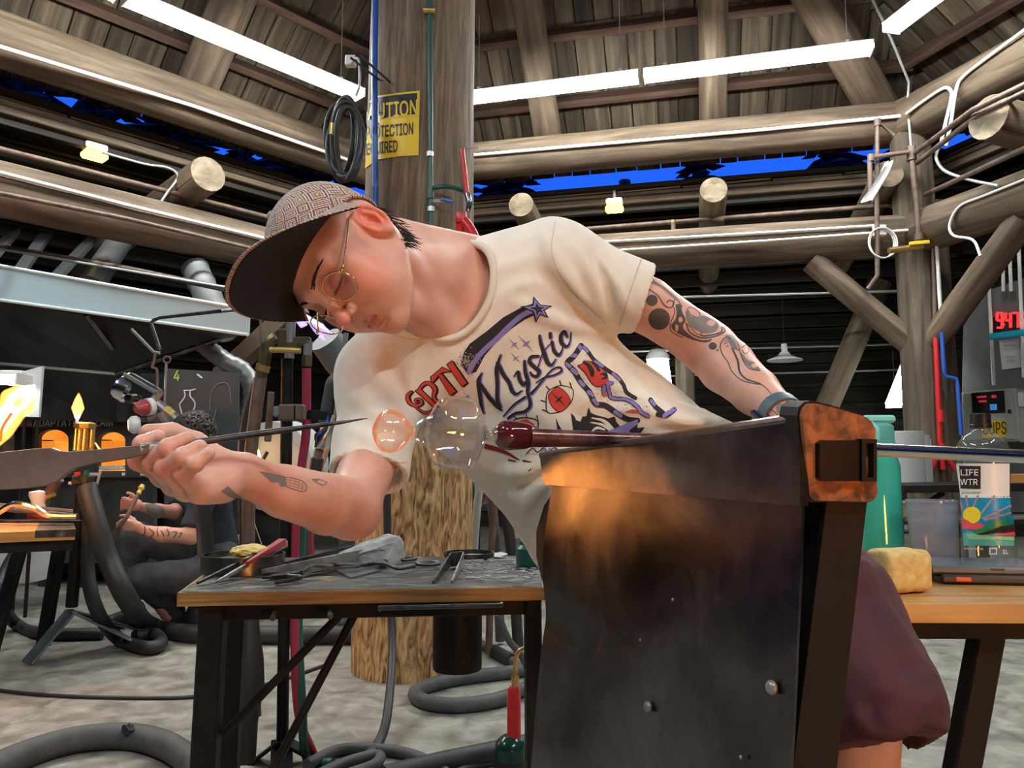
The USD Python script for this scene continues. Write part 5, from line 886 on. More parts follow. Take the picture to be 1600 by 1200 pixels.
noisy('shirt_cloth', (0.74, 0.68, 0.575), (0.80, 0.745, 0.645), scale=30, rough=(0.8, 0.95), bump=0.12, bdist=0.001, bscale=700, sheen_weight=0.15)
noisy('shorts_cloth', (0.045, 0.011, 0.016), (0.070, 0.018, 0.026), scale=22, rough=(0.8, 0.95), bump=0.15, bdist=0.001, bscale=500, sheen_weight=0.06, sheen_tint=(0.8, 0.5, 0.5))
plain('ink_purple', (0.23, 0.20, 0.52), 0.8); plain('ink_red', (0.60, 0.055, 0.04), 0.8); plain('ink_pale', (0.72, 0.66, 0.56), 0.85)
plain('tattoo', (0.075, 0.065, 0.068), 0.5, specular_ior_level=0.4); plain('tattoo_grey', (0.19, 0.17, 0.165), 0.5, specular_ior_level=0.4); plain('tattoo_green', (0.20, 0.19, 0.165), 0.5); plain('tattoo_line', (0.25, 0.15, 0.12), 0.5)
HR = np.array([[-0.4648, -0.1268, -0.8763], [0.7605, -0.564, -0.3218], [-0.4534, -0.816, 0.3586]])     # head frame: x to the wearer's right, y forward, z up
HR = np.linalg.svd(HR)[0] @ np.linalg.svd(HR)[2]
HT = A(-0.2319, 1.0883, 1.2946); HS = 0.97
def hd(x, y, z): return HR @ (A(x, y, z) * HS) + HT
def hloc(P): return (P - HT) @ HR / HS
def head(P):
    q = hloc(P); X = q.copy(); X[:, 0] = np.abs(X[:, 0])
    d = s_ell(q, A(0, -0.014, 0.040), (0.073, 0.094, 0.083))
    d = smin(d, s_ell(q, A(0, 0.034, 0.006), (0.063, 0.060, 0.082)), 0.03)
    d = smin(d, s_ell(q, A(0, 0.036, -0.048), (0.051, 0.046, 0.048)), 0.03)
    d = smin(d, s_cap(X, A(0.049, 0.004, -0.052), A(0.010, 0.066, -0.084), 0.018, 0.017), 0.03)
    d = smin(d, s_sphere(X, A(0.045, 0.060, -0.010), 0.021), 0.028)
    d = smin(d, s_sphere(X, A(0.034, 0.062, -0.040), 0.024), 0.03)
    d = smin(d, s_cap(X, A(0.010, 0.091, 0.034), A(0.044, 0.074, 0.037), 0.0095, 0.008), 0.016)
    d = smax(d, -s_ell(X, A(0.032, 0.110, 0.011), (0.024, 0.028, 0.017)), 0.014)
    d = smin(d, s_ell(X, A(0.0315, 0.0755, 0.012), (0.0165, 0.0145, 0.0135)), 0.004)       # lids over the eyes
    d = smax(d, -s_chain(X, [A(0.0185, 0.0885, 0.0075), A(0.031, 0.0925, 0.0055), A(0.0455, 0.0835, 0.0075)], [0.0014, 0.0018, 0.0014]), 0.002)
    d = smax(d, -s_chain(X, [A(0.018, 0.094, 0.021), A(0.031, 0.094, 0.0245), A(0.045, 0.086, 0.021)], [0.001, 0.0016, 0.001]), 0.004)
    d = smin(d, s_cap(q, A(0, 0.090, 0.026), A(0, 0.1115, -0.016), 0.0065, 0.0085), 0.013)
    d = smin(d, s_sphere(q, A(0, 0.1135, -0.019), 0.0105), 0.007)
    d = smin(d, s_ell(X, A(0.0122, 0.1010, -0.0235), (0.0072, 0.0115, 0.0078)), 0.005)
    d = smax(d, -s_ell(X, A(0.0062, 0.1050, -0.0315), (0.0042, 0.0065, 0.0045)), 0.003)
    d = smax(d, -s_chain(X, [A(0.0205, 0.103, -0.021), A(0.0245, 0.0955, -0.034), A(0.030, 0.089, -0.048)], [0.0012, 0.0012, 0.0008]), 0.008)
    d = smin(d, s_ell(q, A(0, 0.076, -0.056), (0.030, 0.020, 0.020)), 0.02)               # mouth mound
    d = smin(d, s_sphere(q, A(0, 0.078, -0.088), 0.0165), 0.018)
    d = smin(d, s_chain(X, [A(0.0265, 0.079, -0.0560), A(0.010, 0.0945, -0.0520), A(0.003, 0.0975, -0.0515), A(0.0, 0.0970, -0.0528)], [0.002, 0.0046, 0.0046, 0.0042]), 0.003)
    d = smin(d, s_chain(X, [A(0.0245, 0.079, -0.0600), A(0.010, 0.0930, -0.0648), A(0.0, 0.0955, -0.0660)], [0.002, 0.0056, 0.0062]), 0.003)
    d = smax(d, -s_chain(X, [A(0.0305, 0.078, -0.0555), A(0.012, 0.0975, -0.0580), A(0, 0.1015, -0.0585)], [0.0012, 0.0016, 0.0016]), 0.003)
    d = smax(d, -s_cap(q, A(0, 0.103, -0.035), A(0, 0.102, -0.046), 0.0020), 0.006)
    d = smax(d, -s_cap(X, A(0.0, 0.098, -0.0745), A(0.012, 0.092, -0.0745), 0.002, 0.001), 0.008)
    # ears
    t = math.radians(12); er = np.array([[math.cos(0.42), 0, math.sin(0.42)], [0, 1, 0], [-math.sin(0.42), 0, math.cos(0.42)]])
    ec = A(0.078, -0.014, 0.000); ew = (X - ec) / 0.86; c, s = math.cos(0.35), math.sin(0.35)
    n = unit(A(1, 0.42, 0.05)); u = unit(A(-0.42, 1, 0.0) - n * (A(-0.42, 1, 0) @ n)); w = np.cross(n, u); w = w * np.sign(w[2])
    e = np.stack([ew @ n, ew @ u, ew @ w], 1)
    lobe = e.copy(); wid = np.where(e[:, 2] < 0, 0.0165 + 0.10 * np.maximum(e[:, 2], -0.03) , 0.0185)
    ring = np.sqrt((e[:, 1] * (0.0165 / np.maximum(wid, 0.008)) / 0.55) ** 2 + (e[:, 2]) ** 2)
    disc = smax(np.sqrt((e[:, 1] / 0.60) ** 2 + e[:, 2] ** 2) - 0.0325, np.abs(e[:, 0] + 0.004) - 0.004, 0.005) * 0.62
    rim = np.sqrt((np.sqrt((e[:, 1] / 0.60) ** 2 + e[:, 2] ** 2) - 0.0305) ** 2 * 0.5 + (e[:, 0] - 0.001) ** 2) - 0.0042
    rim = np.where(e[:, 2] < -0.02, rim + 0.002, rim)
    anti = s_chain(e, [A(0.001, -0.004, 0.016), A(0.001, -0.009, 0.0), A(0.001, -0.003, -0.014)], [0.0028, 0.0034, 0.003])
    ear = smin(smin(disc, rim * 0.8, 0.004), anti, 0.004)
    ear = smin(ear, s_sphere(e, A(-0.001, 0.004, -0.030), 0.0078), 0.008)
    ear = smax(ear, -s_ell(e, A(0.002, 0.003, -0.004), (0.0075, 0.0075, 0.0105)), 0.004)
    ear = smin(ear, s_ell(e, A(-0.001, 0.012, -0.006), (0.005, 0.004, 0.006)), 0.004)      # tragus
    d = smin(d, ear * 0.86, 0.006)
    return d * HS
head = bounded(head, HT + HR @ A(0, 0.01, 0.01), 0.15)
NB = at(700, 458, 1.30)
def neck(P):
    d = s_cap(P, hd(0, -0.022, -0.025), NB, 0.054, 0.060)
    d = smin(d, s_cap(P, hd(0, -0.045, 0.0), at(735, 420, 1.36), 0.045, 0.06), 0.04)
    d = smin(d, s_cap(P, hd(-0.058, -0.02, -0.035), at(690, 505, 1.235), 0.010, 0.012), 0.025)  # neck muscle
    d = smin(d, s_cap(P, hd(0.01, 0.03, -0.088), at(668, 500, 1.225), 0.022, 0.03), 0.03)
    return d
SR, SL = at(600, 598, 1.27), at(880, 418, 1.35)
ELR, WRR = at(548, 797, 1.08), at(380, 742, 0.905)
ELL, WRL = at(1108, 545, 1.35), at(1220, 648, 1.16)
FING = [  # base, knuckle, joint, tip: pixel + depth, radii
    ([(258, 742, .872), (217, 720, .838), (223, 694, .818), (246, 683, .822)], [.0118, .0104, .0094, .0080]),
    ([(274, 754, .855), (238, 722, .808), (263, 700, .79), (293, 686, .800)], [.0120, .0106, .0094, .0080]),
    ([(292, 762, .838), (258, 732, .792), (286, 713, .776), (312, 698, .786)], [.0116, .0100, .0088, .0075]),
    ([(312, 766, .825), (286, 741, .784), (305, 725, .772), (325, 709, .778)], [.0108, .0088, .0078, .0067])]
THUMB = ([(350, 728, .885), (305, 694, .872), (268, 678, .858), (233, 677, .842)], [.017, .0138, .0122, .0105])
def rhand(P):
    d = s_cap(P, WRR, at(354, 743, .885), .0235, .022)
    for (pts, rs), k in zip(FING, range(4)):
        d = smin(d, s_cap(P, at(362 - 6 * k, 742 + 5 * k, .89 - .012 * k), at(*pts[0]), .019, rs[0] + .004), 0.012)
    d = smin(d, s_cap(P, at(352, 735, .882), at(312, 712, .862), .021, .016), 0.012)
    d = smin(d, s_cap(P, at(347, 758, .868), at(322, 760, .838), .016, .015), 0.012)
    f = None
    for pts, rs in FING:
        c = s_chain(P, [at(*p) for p in pts], rs, 0.002)
        for p, r in ((pts[1], rs[1]), (pts[2], rs[2])): c = smin(c, s_sphere(P, at(*p), r * 1.04), 0.003)
        f = c if f is None else smin(f, c, 0.0022)
    th = s_chain(P, [at(*p) for p in THUMB[0]], THUMB[1], 0.004)
    return smin(smin(d, f, 0.006), th, 0.005)
rhand = bounded(rhand, at(285, 722, .84), 0.105)
LF = [[(1262, 672, 1.10), (1300, 690, 1.085), (1306, 712, 1.09), (1290, 728, 1.105)], [(1256, 676, 1.12), (1290, 684, 1.075), (1292, 706, 1.075), (1276, 724, 1.09)],
      [(1248, 680, 1.13), (1278, 682, 1.07), (1278, 704, 1.065), (1262, 722, 1.08)], [(1240, 684, 1.14), (1264, 682, 1.075), (1262, 702, 1.07), (1250, 718, 1.08)]]
def rarm(P):
    d = s_chain(P, [SR, at(585, 700, 1.18), ELR], [.048, .043, .037], 0.0)
    fa = s_chain(P, [ELR, at(512, 791, 1.03), at(445, 768, .96), WRR], [.037, .0365, .0315, .0225], 0.01)
    fa = smin(fa, s_cap(P, at(535, 778, 1.05), at(470, 772, .985), .027, .026), 0.02)
    d = smin(d, fa, 0.022); d = smin(d, s_sphere(P, at(560, 806, 1.085), .022), 0.02)
    d = smin(d, rhand(P), 0.015)
    return d
def larm(P):
    l = s_chain(P, [SL, at(1010, 477, 1.34), at(1085, 527, 1.345), ELL], [.055, .0475, .044, .045], 0.01)
    l = smin(l, s_chain(P, [ELL, at(1135, 572, 1.31), at(1180, 612, 1.235), WRL], [.043, .0465, .037, .028], 0.01), 0.02)
    h = s_cap(P, WRL, at(1250, 676, 1.125), .026, .028)
    for f in LF: h = smin(h, s_chain(P, [at(*p) for p in f], [.013, .0115, .0105, .009], 0.002), 0.004)
    h = smin(h, s_chain(P, [at(1240, 672, 1.15), at(1262, 690, 1.15), at(1268, 712, 1.14), at(1262, 728, 1.13)], [.017, .014, .012, .01], .003), 0.006)
    return smin(l, h, 0.012)
rarm = bounded(rarm, at(480, 730, 1.05), 0.30); larm = bounded(larm, at(1070, 560, 1.24), 0.30)
HIPL, KNL = at(1180, 850, 1.30), at(1350, 1088, 1.06)
HIPR, KNR = at(1080, 900, 1.42), at(1180, 1110, 1.12)
def legs(P):
    d = s_chain(P, [HIPL, at(1280, 965, 1.16), KNL], [.07, .06, .050]); d = smin(d, s_chain(P, [KNL, at(1345, 1235, 1.12), A(0.42, 1.32, 0.12), A(0.42, 1.30, 0.06)], [.050, .050, .038, .035], .02), .03)
    d = smin(d, s_cap(P, A(0.42, 1.33, 0.05), A(0.46, 1.12, 0.035), .038, .03), .02)
    r = s_chain(P, [HIPR, KNR], [.07, .056]); r = smin(r, s_chain(P, [KNR, A(0.30, 1.35, 0.12), A(0.30, 1.35, 0.06)], [.056, .038, .035], .02), .03)
    r = smin(r, s_cap(P, A(0.30, 1.36, 0.05), A(0.32, 1.15, 0.035), .038, .03), .02)
    return np.minimum(d, r)
legs = bounded(legs, A(0.40, 1.2, 0.45), 0.62)
def core(P):
    d = smin(s_cap(P, SR, SL, .05, .055), s_cap(P, at(720, 520, 1.40), at(940, 730, 1.46), .075, .085), 0.05)
    d = smin(d, s_cap(P, at(940, 730, 1.46), at(1130, 870, 1.44), .09, .09), .05)
    return smin(d, s_cap(P, HIPL, HIPR, .09, .09), .06)
def body(P):
    d = smin(head(P), neck(P), 0.018); d = smin(d, core(P), 0.045)
    return smin(smin(smin(d, rarm(P), 0.02), larm(P), 0.02), legs(P), 0.04)
# ---- T-shirt
CB0, CB1 = at(672, 562, 1.37), at(878, 758, 1.42)
HEMR, HEML = at(576, 742, 1.16), at(1006, 466, 1.335)
def shirt_solid(P):
    d = s_cap(P, at(610, 588, 1.29), at(868, 432, 1.36), .076, .085)
    d = smin(d, s_cap(P, at(772, 485, 1.38), at(985, 688, 1.43), .112, .118), .06)
    d = smin(d, s_cap(P, CB0, CB1, .108, .108), .06)
    d = smin(d, s_cap(P, at(730, 525, 1.375), at(940, 735, 1.425), .118, .122), .04)
    d = smin(d, s_cap(P, at(712, 446, 1.32), at(852, 424, 1.36), .066, .086), .03)
    d = smin(d, s_cap(P, at(666, 496, 1.28), at(600, 590, 1.28), .058, .072), .03)
    d = smin(d, s_cap(P, at(985, 688, 1.43), at(1090, 740, 1.40), .118, .10), .05)
    d = smin(d, s_chain(P, [at(1000, 660, 1.33), at(1085, 676, 1.32), at(1150, 690, 1.31)], [.045, .045, .030]), .03)
    d = smin(d, s_chain(P, [at(870, 740, 1.40), at(878, 850, 1.40)], [.10, .06]), .05)
    return d
def sleeve(P, a, b, r0, r1, grow=0.0):
    return s_cap(P, a, b + (b - a) * 0.25, r0 + grow, r1 + grow)
UR, UL = unit(HEMR - SR), unit(HEML - SL)
FOLDPX = [  # crease lines in the cloth: pixels, ridge height, width
    ([(948, 508), (905, 462), (868, 405), (852, 360)], .010, .014), ([(944, 498), (926, 440), (905, 385)], .009, .012), ([(950, 520), (900, 512), (845, 492), (800, 470)], .007, .013),
    ([(935, 505), (880, 455), (845, 420)], -.008, .012), ([(955, 490), (945, 440), (925, 395)], -.007, .010), ([(985, 500), (965, 450), (938, 400)], .006, .010),
    ([(650, 655), (605, 610), (572, 560)], .008, .013), ([(655, 640), (640, 595), (655, 540), (690, 515)], .008, .014), ([(645, 670), (590, 650), (548, 615)], .006, .012), ([(640, 640), (622, 590), (612, 540)], -.006, .012),
    ([(640, 690), (590, 690), (545, 670)], .004, .010), ([(1060, 632), (1010, 630), (950, 600), (900, 560)], .007, .014), ([(1120, 660), (1060, 655), (1005, 640), (960, 640)], .009, .012), ([(1090, 645), (1040, 622), (985, 575)], -.008, .012),
    ([(1130, 668), (1080, 676), (1030, 672)], -.009, .009), ([(780, 740), (830, 735), (880, 700)], .007, .013), ([(815, 800), (840, 765), (880, 730)], .007, .013), ([(800, 770), (835, 752), (875, 722)], -.006, .010),
    ([(740, 440), (780, 420), (830, 400)], .003, .012), ([(760, 480), (800, 450), (850, 440)], .003, .010), ([(960, 560), (930, 600), (900, 650)], .004, .014)]
def shirt_base(P):
    d = shirt_solid(P)
    sr = s_chain(P, [at(602, 598, 1.285), at(588, 670, 1.22), HEMR + UR * 0.06], [.074, .064, .0585]); sr = smax(sr, (P - HEMR) @ UR, 0.003)
    sl = s_chain(P, [at(880, 428, 1.355), at(960, 452, 1.345), HEML + UL * 0.06], [.084, .067, .060]); sl = smax(sl, (P - HEML) @ HNL, 0.003)
    return smin(smin(d, sr, .035), sl, .035)
HNL = unit(np.cross(unit(at(1020, 408, 1.335) - at(985, 516, 1.335)), FW)); HNL = HNL * np.sign(HNL @ UL)
FOLDS = [(drape(shirt_base, smoothpath([(*p, 0) for p in px], 4)[:, :2], 0.95, 1.6, 0)[0], h, w) for px, h, w in FOLDPX]
def shirt(P):
    hn = HNL; d = shirt_base(P)
    near = np.abs(d) < 0.03
    if near.any():
        Q = P[near]; dd = np.zeros(len(Q))
        for pts, h, w in FOLDS:
            c = pts.mean(0); m = np.linalg.norm(Q - c, axis=1) < np.linalg.norm(pts - c, axis=1).max() + 3 * w
            if not m.any(): continue
            q = Q[m]; r2 = np.full(len(q), 9.); tt = np.zeros(len(q)); n = len(pts) - 1
            for i in range(n):
                a, b = pts[i], pts[i + 1]; e = b - a; t = np.clip(((q - a) @ e) / max(e @ e, 1e-9), 0, 1); v = ((q - a - t[:, None] * e) ** 2).sum(1)
                u = v < r2; r2 = np.where(u, v, r2); tt = np.where(u, (i + t) / n, tt)
            dd[m] += 1.5 * h * np.exp(-r2 / (.8 * w * w)) * np.sin(np.clip(tt, .02, .98) * math.pi) ** 0.5
        nz = meshkit.fbm(Q * 9, 3, 3) - 0.5; wv = np.sin((Q @ unit(A(0.5, 0.3, 0.8))) * 70 + meshkit.noise(Q * 7, 5) * 9) * 0.0010
        d = d.copy(); d[near] -= dd + nz * 0.006 + wv
    # hollow ends of the sleeves, the neck hole
    d = smax(d, -smax(s_cap(P, HEMR - UR * 0.05, HEMR + UR * 0.1, .0500, .0505), -((P - HEMR) @ UR + 0.03), .003), .003)
    d = smax(d, -smax(s_cap(P, HEML - UL * 0.05, HEML + UL * 0.1, .0520, .0525), -((P - HEML) @ hn + 0.03), .003), .003)
    return d
(CF, CBk) = drape(shirt_base, [(652, 518), (728, 398)], 0.9, 1.6, 0)[0]; CBk = CBk + unit(CBk - CF) * 0.03
CC0 = (CF + CBk) / 2; CA_ = unit(CF - CBk); CNn = hd(0, 0, -.05) - at(705, 468, 1.33); CNn = unit(CNn - CA_ * (CNn @ CA_)); CB_ = np.cross(CNn, CA_)
CR = np.stack([CA_, CB_, CNn], 1); CA_L = np.linalg.norm(CF - CBk) / 2
def neckhole(P):
    q = (P - CC0) @ CR; k = np.sqrt((q[:, 0] / CA_L) ** 2 + (q[:, 1] / 0.070) ** 2)
    return np.maximum((k - 1) * 0.07, -(q[:, 2] + 0.09))
def shirt_cut(P): return smax(shirt(P), -neckhole(P), 0.004)
def rim_curve(n=72):
    th = np.linspace(0, 2 * math.pi, n, endpoint=False); P = CC0 + np.cos(th)[:, None] * CA_ * CA_L + np.sin(th)[:, None] * CB_ * 0.070
    for _ in range(40):
        P = P - shirt_base(P)[:, None] * CNn * 0.5 * np.sign((grad(shirt_base, P) @ CNn))[:, None]
    return P
PERSON = thing('person', 'person in a cream printed T-shirt and patterned cap, leaning over to shape hot glass', 'person', A(0.35, 1.3, 0))
_b = refine(tri(sdf_mesh(body, (-0.50, 0.66, 0.0), (0.68, 1.75, 1.55), 0.0034)), body, lambda c: (np.linalg.norm(c - hd(0, .05, 0), axis=1) < 0.115) | (np.linalg.norm(c - at(285, 722, .84), axis=1) < 0.10))
def tint_of(V):
    T = np.ones((len(V), 3)); q = hloc(V); X = q.copy(); X[:, 0] = np.abs(X[:, 0])
    def dab(d, w, col, amt=1.0):
        k = (np.exp(-np.maximum(d, 0) ** 2 / (w * w)) * amt)[:, None]; T[:] = T * (1 - k) + T * np.asarray(col) * k
    dab(s_chain(X, [A(0.0255, 0.080, -0.0570), A(0.010, 0.0945, -0.0535), A(0, 0.097, -0.0535)], [.001, .003, .003]), .003, (0.72, 0.34, 0.34)); dab(s_sphere(X, A(.031, .092, .012), .012), .012, (.80, .66, .64))
    dab(s_chain(X, [A(0.0235, 0.080, -0.0600), A(0.010, 0.0930, -0.0640), A(0, 0.0955, -0.0650)], [.001, .0035, .004]), .003, (0.74, 0.36, 0.36))
    dab(s_sphere(X, A(0.085, -0.016, 0.0), .018), .012, (1.12, 0.62, 0.58))
    dab(s_sphere(X, A(0.050, 0.062, -0.022), .012), .022, (1.08, 0.78, 0.74)); dab(s_sphere(q, A(0, 0.115, -0.02), .006), .01, (1.08, 0.75, 0.72))
    sc = np.clip((q[:, 2] - (0.028 + 0.25 * np.maximum(q[:, 1] - 0.03, 0))) / 0.022, 0, 1) * (np.linalg.norm(q, axis=1) < .16) * (np.clip((0.075 - q[:, 1]) / 0.03, 0, 1))
    T[:] *= 1 - sc[:, None] * A(0.44, 0.36, 0.30)
    for p, r, w, c, a in (((400, 762, .93), .012, .03, (1.02, 0.70, 0.66), .8), ((455, 800, .98), .01, .03, (1.02, .8, .76), .6), ((235, 722, .8), .005, .018, (1.05, .78, .74), .7), ((258, 733, .785), .004, .014, (1.05, .78, .74), .7), ((285, 742, .78), .003, .012, (1.05, .78, .74), .7), ((218, 715, .83), .005, .018, (1.05, .75, .7), .7), ((232, 677, .84), .002, .008, (.55, .42, .38), .8)):
        dab(s_sphere(V, at(*p), r), w, c, a)
    return T
part(PERSON, 'body', _b, 'skin', True, colors={'tint': tint_of(np.asarray(_b.vertices))})
_s = tri(sdf_mesh(shirt_cut, (-0.45, 0.95, 0.70), (0.65, 1.75, 1.60), 0.005))
SH = part(PERSON, 't_shirt', _s, 'shirt_cloth', True, label='cream cotton T-shirt with a printed design')
def shorts_base(P): return s_chain(P, [HIPL, at(1285, 960, 1.15), at(1365, 1110, 1.03)], [.13, .112, .090])
SFOLDS = [(drape(shorts_base, smoothpath([(*p, 0) for p in px], 4)[:, :2], 0.7, 1.5, 0)[0], h, w) for px, h, w in (([(1452, 1060), (1420, 1090), (1385, 1115)], .012, .012), ([(1455, 1085), (1425, 1125), (1400, 1150)], .010, .010), ([(1440, 1075), (1400, 1100), (1360, 1105)], -.010, .010),
    ([(1345, 880), (1390, 960), (1430, 1030)], .008, .016), ([(1340, 930), (1380, 1000), (1420, 1060)], -.006, .018), ([(1410, 1140), (1375, 1150), (1345, 1130)], .010, .010))]
def shorts(P):
    d = s_chain(P, [HIPL, at(1285, 960, 1.15), at(1365, 1110, 1.03)], [.13, .112, .090], 0.0)
    d = smin(d, s_chain(P, [HIPR, KNR], [.13, .10]), .05); d = smin(d, s_cap(P, at(1100, 800, 1.38), at(1150, 900, 1.36), .13, .14), .06)
    hemn = unit(at(1360, 1190, 1.03) - at(1290, 980, 1.15)); d = smax(d, (P - at(1378, 1178, 1.03)) @ hemn, 0.006)
    d = d - (meshkit.fbm(P * 11, 3, 8) - 0.5) * 0.02
    for pts, h, w in SFOLDS:
        r2 = np.min([s_cap(P, pts[i], pts[i + 1], 0) for i in range(len(pts) - 1)], 0) ** 2; d = d - h * np.exp(-r2 / (w * w))
    return smax(d, -smax(s_cap(P, at(1330, 1040, 1.08), at(1385, 1240, 1.0), .064, .064), -((P - at(1370, 1150, 1.04)) @ hemn), .004), .003)
part(PERSON, 'shorts', tri(sdf_mesh(shorts, (0.05, 0.75, 0.45), (0.85, 1.75, 1.15), 0.006)), 'shorts_cloth', True, label='maroon knee-length shorts')
# ---- cap
CY = math.radians(-21)                      # worn a little askew, towards the wearer's left
def cp(x, y, z):
    c, s = math.cos(-CY), math.sin(-CY); y0 = y + 0.012; return hd(c * x - s * y0, s * x + c * y0 - 0.012, z)
def capgrid(f, nu, nv):
    V = np.array([f(u, v) for u in np.linspace(0, 1, nu) for v in np.linspace(0, 1, nv)]); Q = []
    for i in range(nu - 1):
        for j in range(nv - 1): a = i * nv + j; Q.append((a, a + nv, a + nv + 1, a + 1))
    return V, np.array(Q)
def shell(f, nu, nv, th, uvf=None):
    """closed sheet: f(u, v, t) with t = 0 outside, 1 inside"""
    V0, Q = capgrid(lambda u, v: f(u, v, 0), nu, nv); V1, _ = capgrid(lambda u, v: f(u, v, 1), nu, nv); n = len(V0); F_ = [Q, Q[:, ::-1] + n]
    edge = [(i * nv, (i + 1) * nv) for i in range(nu - 1)][::-1]; E_ = []
    for i in range(nu - 1): E_ += [((i + 1) * nv, i * nv, i * nv + n, (i + 1) * nv + n), (i * nv + nv - 1, (i + 1) * nv + nv - 1, (i + 1) * nv + nv - 1 + n, i * nv + nv - 1 + n)]
    for j in range(nv - 1): E_ += [(j, j + 1, j + 1 + n, j + n), ((nu - 1) * nv + j + 1, (nu - 1) * nv + j, (nu - 1) * nv + j + n, (nu - 1) * nv + j + 1 + n)]
    uv = np.array([(u, v) for u in np.linspace(0, 1, nu) for v in np.linspace(0, 1, nv)])
    return np.vstack([V0, V1]), np.vstack(F_ + [np.array(E_)]), np.vstack([uv, uv])
def crown(u, v, t):
    a = -math.pi + 2 * math.pi * u; k = 0.006 if t else 0.0105
    rx, ry, rz = 0.073 + k, 0.094 + k, 0.080 + k
    zb = 0.037 + (0.29 if math.cos(a) > 0 else 0.55) * math.cos(a) * ry - 0.002 * t
    z = zb + (0.041 + rz - zb) * math.sin(v * math.pi / 2)
    h = min(max((z - 0.041) / rz, -0.99), 1.0); h = max(h, 0.0) ** 1.15
    rr = math.sqrt(max(1 - h * h, 0)); rr = rr * (1 + 0.006 * abs(math.sin(3 * a)) * math.sin(math.pi * v))
    return cp(math.sin(a) * rx * rr, -0.014 + math.cos(a) * ry * rr, z)
def brim(u, v, t):
    th = (u * 2 - 1) * math.radians(74); b = v
    x0, y0 = math.sin(th) * 0.078, -0.014 + math.cos(th) * 0.100; e = u * 2 - 1
    x1, y1 = e * 0.104 * (1 - 0.06 * e * e), 0.100 + 0.112 * (1 - abs(e) ** 3.2) - 0.045 * abs(e) ** 3
    x, y = x0 + (x1 - x0) * b, y0 + (y1 - y0) * b
    z = 0.037 + 0.29 * (y0 + .014) + 0.50 * (y - y0) - 0.030 * (x / 0.08) ** 2 * b
    return cp(x, y, z + (0.0 if t else 0.0032))
N = {'uv': ('texture_coordinate', {}), 'm': ('mapping', {'scale': (17., 4.2, 1.)}), 'm2': ('mapping', {'scale': (190., 46., 1.)}), 'v': ('voronoi_texture', {'scale': 1.0, 'metric': 'manhattan', 'randomness': 0.35}), 'w': ('math', {'math_type': 'multiply', 'value2': 1.5}), 'fr': ('math', {'math_type': 'fraction'}),
     'sep': ('separate_color', {}), 'ad': ('math', {'math_type': 'multiply_add', 'value2': 0.45}), 'r': ('rgb_ramp', {'interpolate': False, 'ramp': [(0, (0.30, 0.035, 0.05)), (0.16, (0.62, 0.53, 0.36)), (0.30, (0.10, 0.16, 0.34)), (0.42, (0.66, 0.60, 0.47)), (0.56, (0.34, 0.06, 0.06)), (0.66, (0.55, 0.42, 0.13)), (0.78, (0.22, 0.33, 0.45)), (0.9, (0.68, 0.62, 0.50))]}),
     'ck': ('checker_texture', {'scale': 1.0, 'color1': (1, 1, 1), 'color2': (0.55, 0.52, 0.5)}), 'x': ('mix_color', {'blend_type': 'multiply', 'fac': 0.8}), 'b': ('bump', {'strength': 0.3, 'distance': 0.001}), 'p': _bsdf({'roughness': 0.9})}
MAT['cap_cloth'] = usdkit.material(stage, '/World/Looks/cap_cloth', N, [('uv.UV', 'm.vector'), ('uv.UV', 'm2.vector'), ('m.vector', 'v.vector'), ('m2.vector', 'ck.vector'), ('v.distance', 'w.value1'), ('v.color', 'sep.color'), ('sep.r', 'ad.value1'), ('w.value', 'ad.value3'), ('ad.value', 'fr.value1'), ('fr.value', 'r.fac'), ('r.color', 'x.a'), ('ck.color', 'x.b'), ('x.result', 'p.base_color'), ('ck.fac', 'b.height'), ('b.normal', 'p.normal')], 'p.BSDF')
noisy('cap_under', (0.004, 0.0035, 0.004), (0.008, 0.007, 0.0075), scale=60, rough=(0.85, 0.95))
def nrm_out(VQ, c):
    v, q = VQ[0], VQ[1]; t = np.vstack([q[:, [0, 1, 2]], q[:, [0, 2, 3]]]); m = trimesh.Trimesh(v, t, process=False)
    return m if m.volume > 0 else trimesh.Trimesh(v, t[:, ::-1], process=False)
def shellpart(t, name, f, nu, nv, mat, **k):
    S = shell(f, nu, nv, 0); m = nrm_out(S, 0); return part(t, name, (m.vertices, m.faces, S[2]), mat, **k)
cap_ = part(PERSON, 'cap', *[(lambda S: (nrm_out(S, 0).vertices, nrm_out(S, 0).faces, S[2]))(shell(crown, 73, 20, 0)), 'cap_cloth'], label='cap crown in a woven maroon, cream and blue pattern')
shellpart(cap_, 'brim', brim, 41, 9, 'cap_cloth'); 
shellpart(cap_, 'brim_underside', lambda u, v, t: brim(.008 + .984 * u, .012 + .966 * v, 1) - (HR @ A(0, 0, 1)) * (0.0012 if t == 0 else 0.0022), 41, 9, 'cap_under', label='black underside of the brim')
part(cap_, 'button', ell(crown(0.5, 1.0, 0), (0.007, 0.007, 0.004), HR), 'cap_cloth')
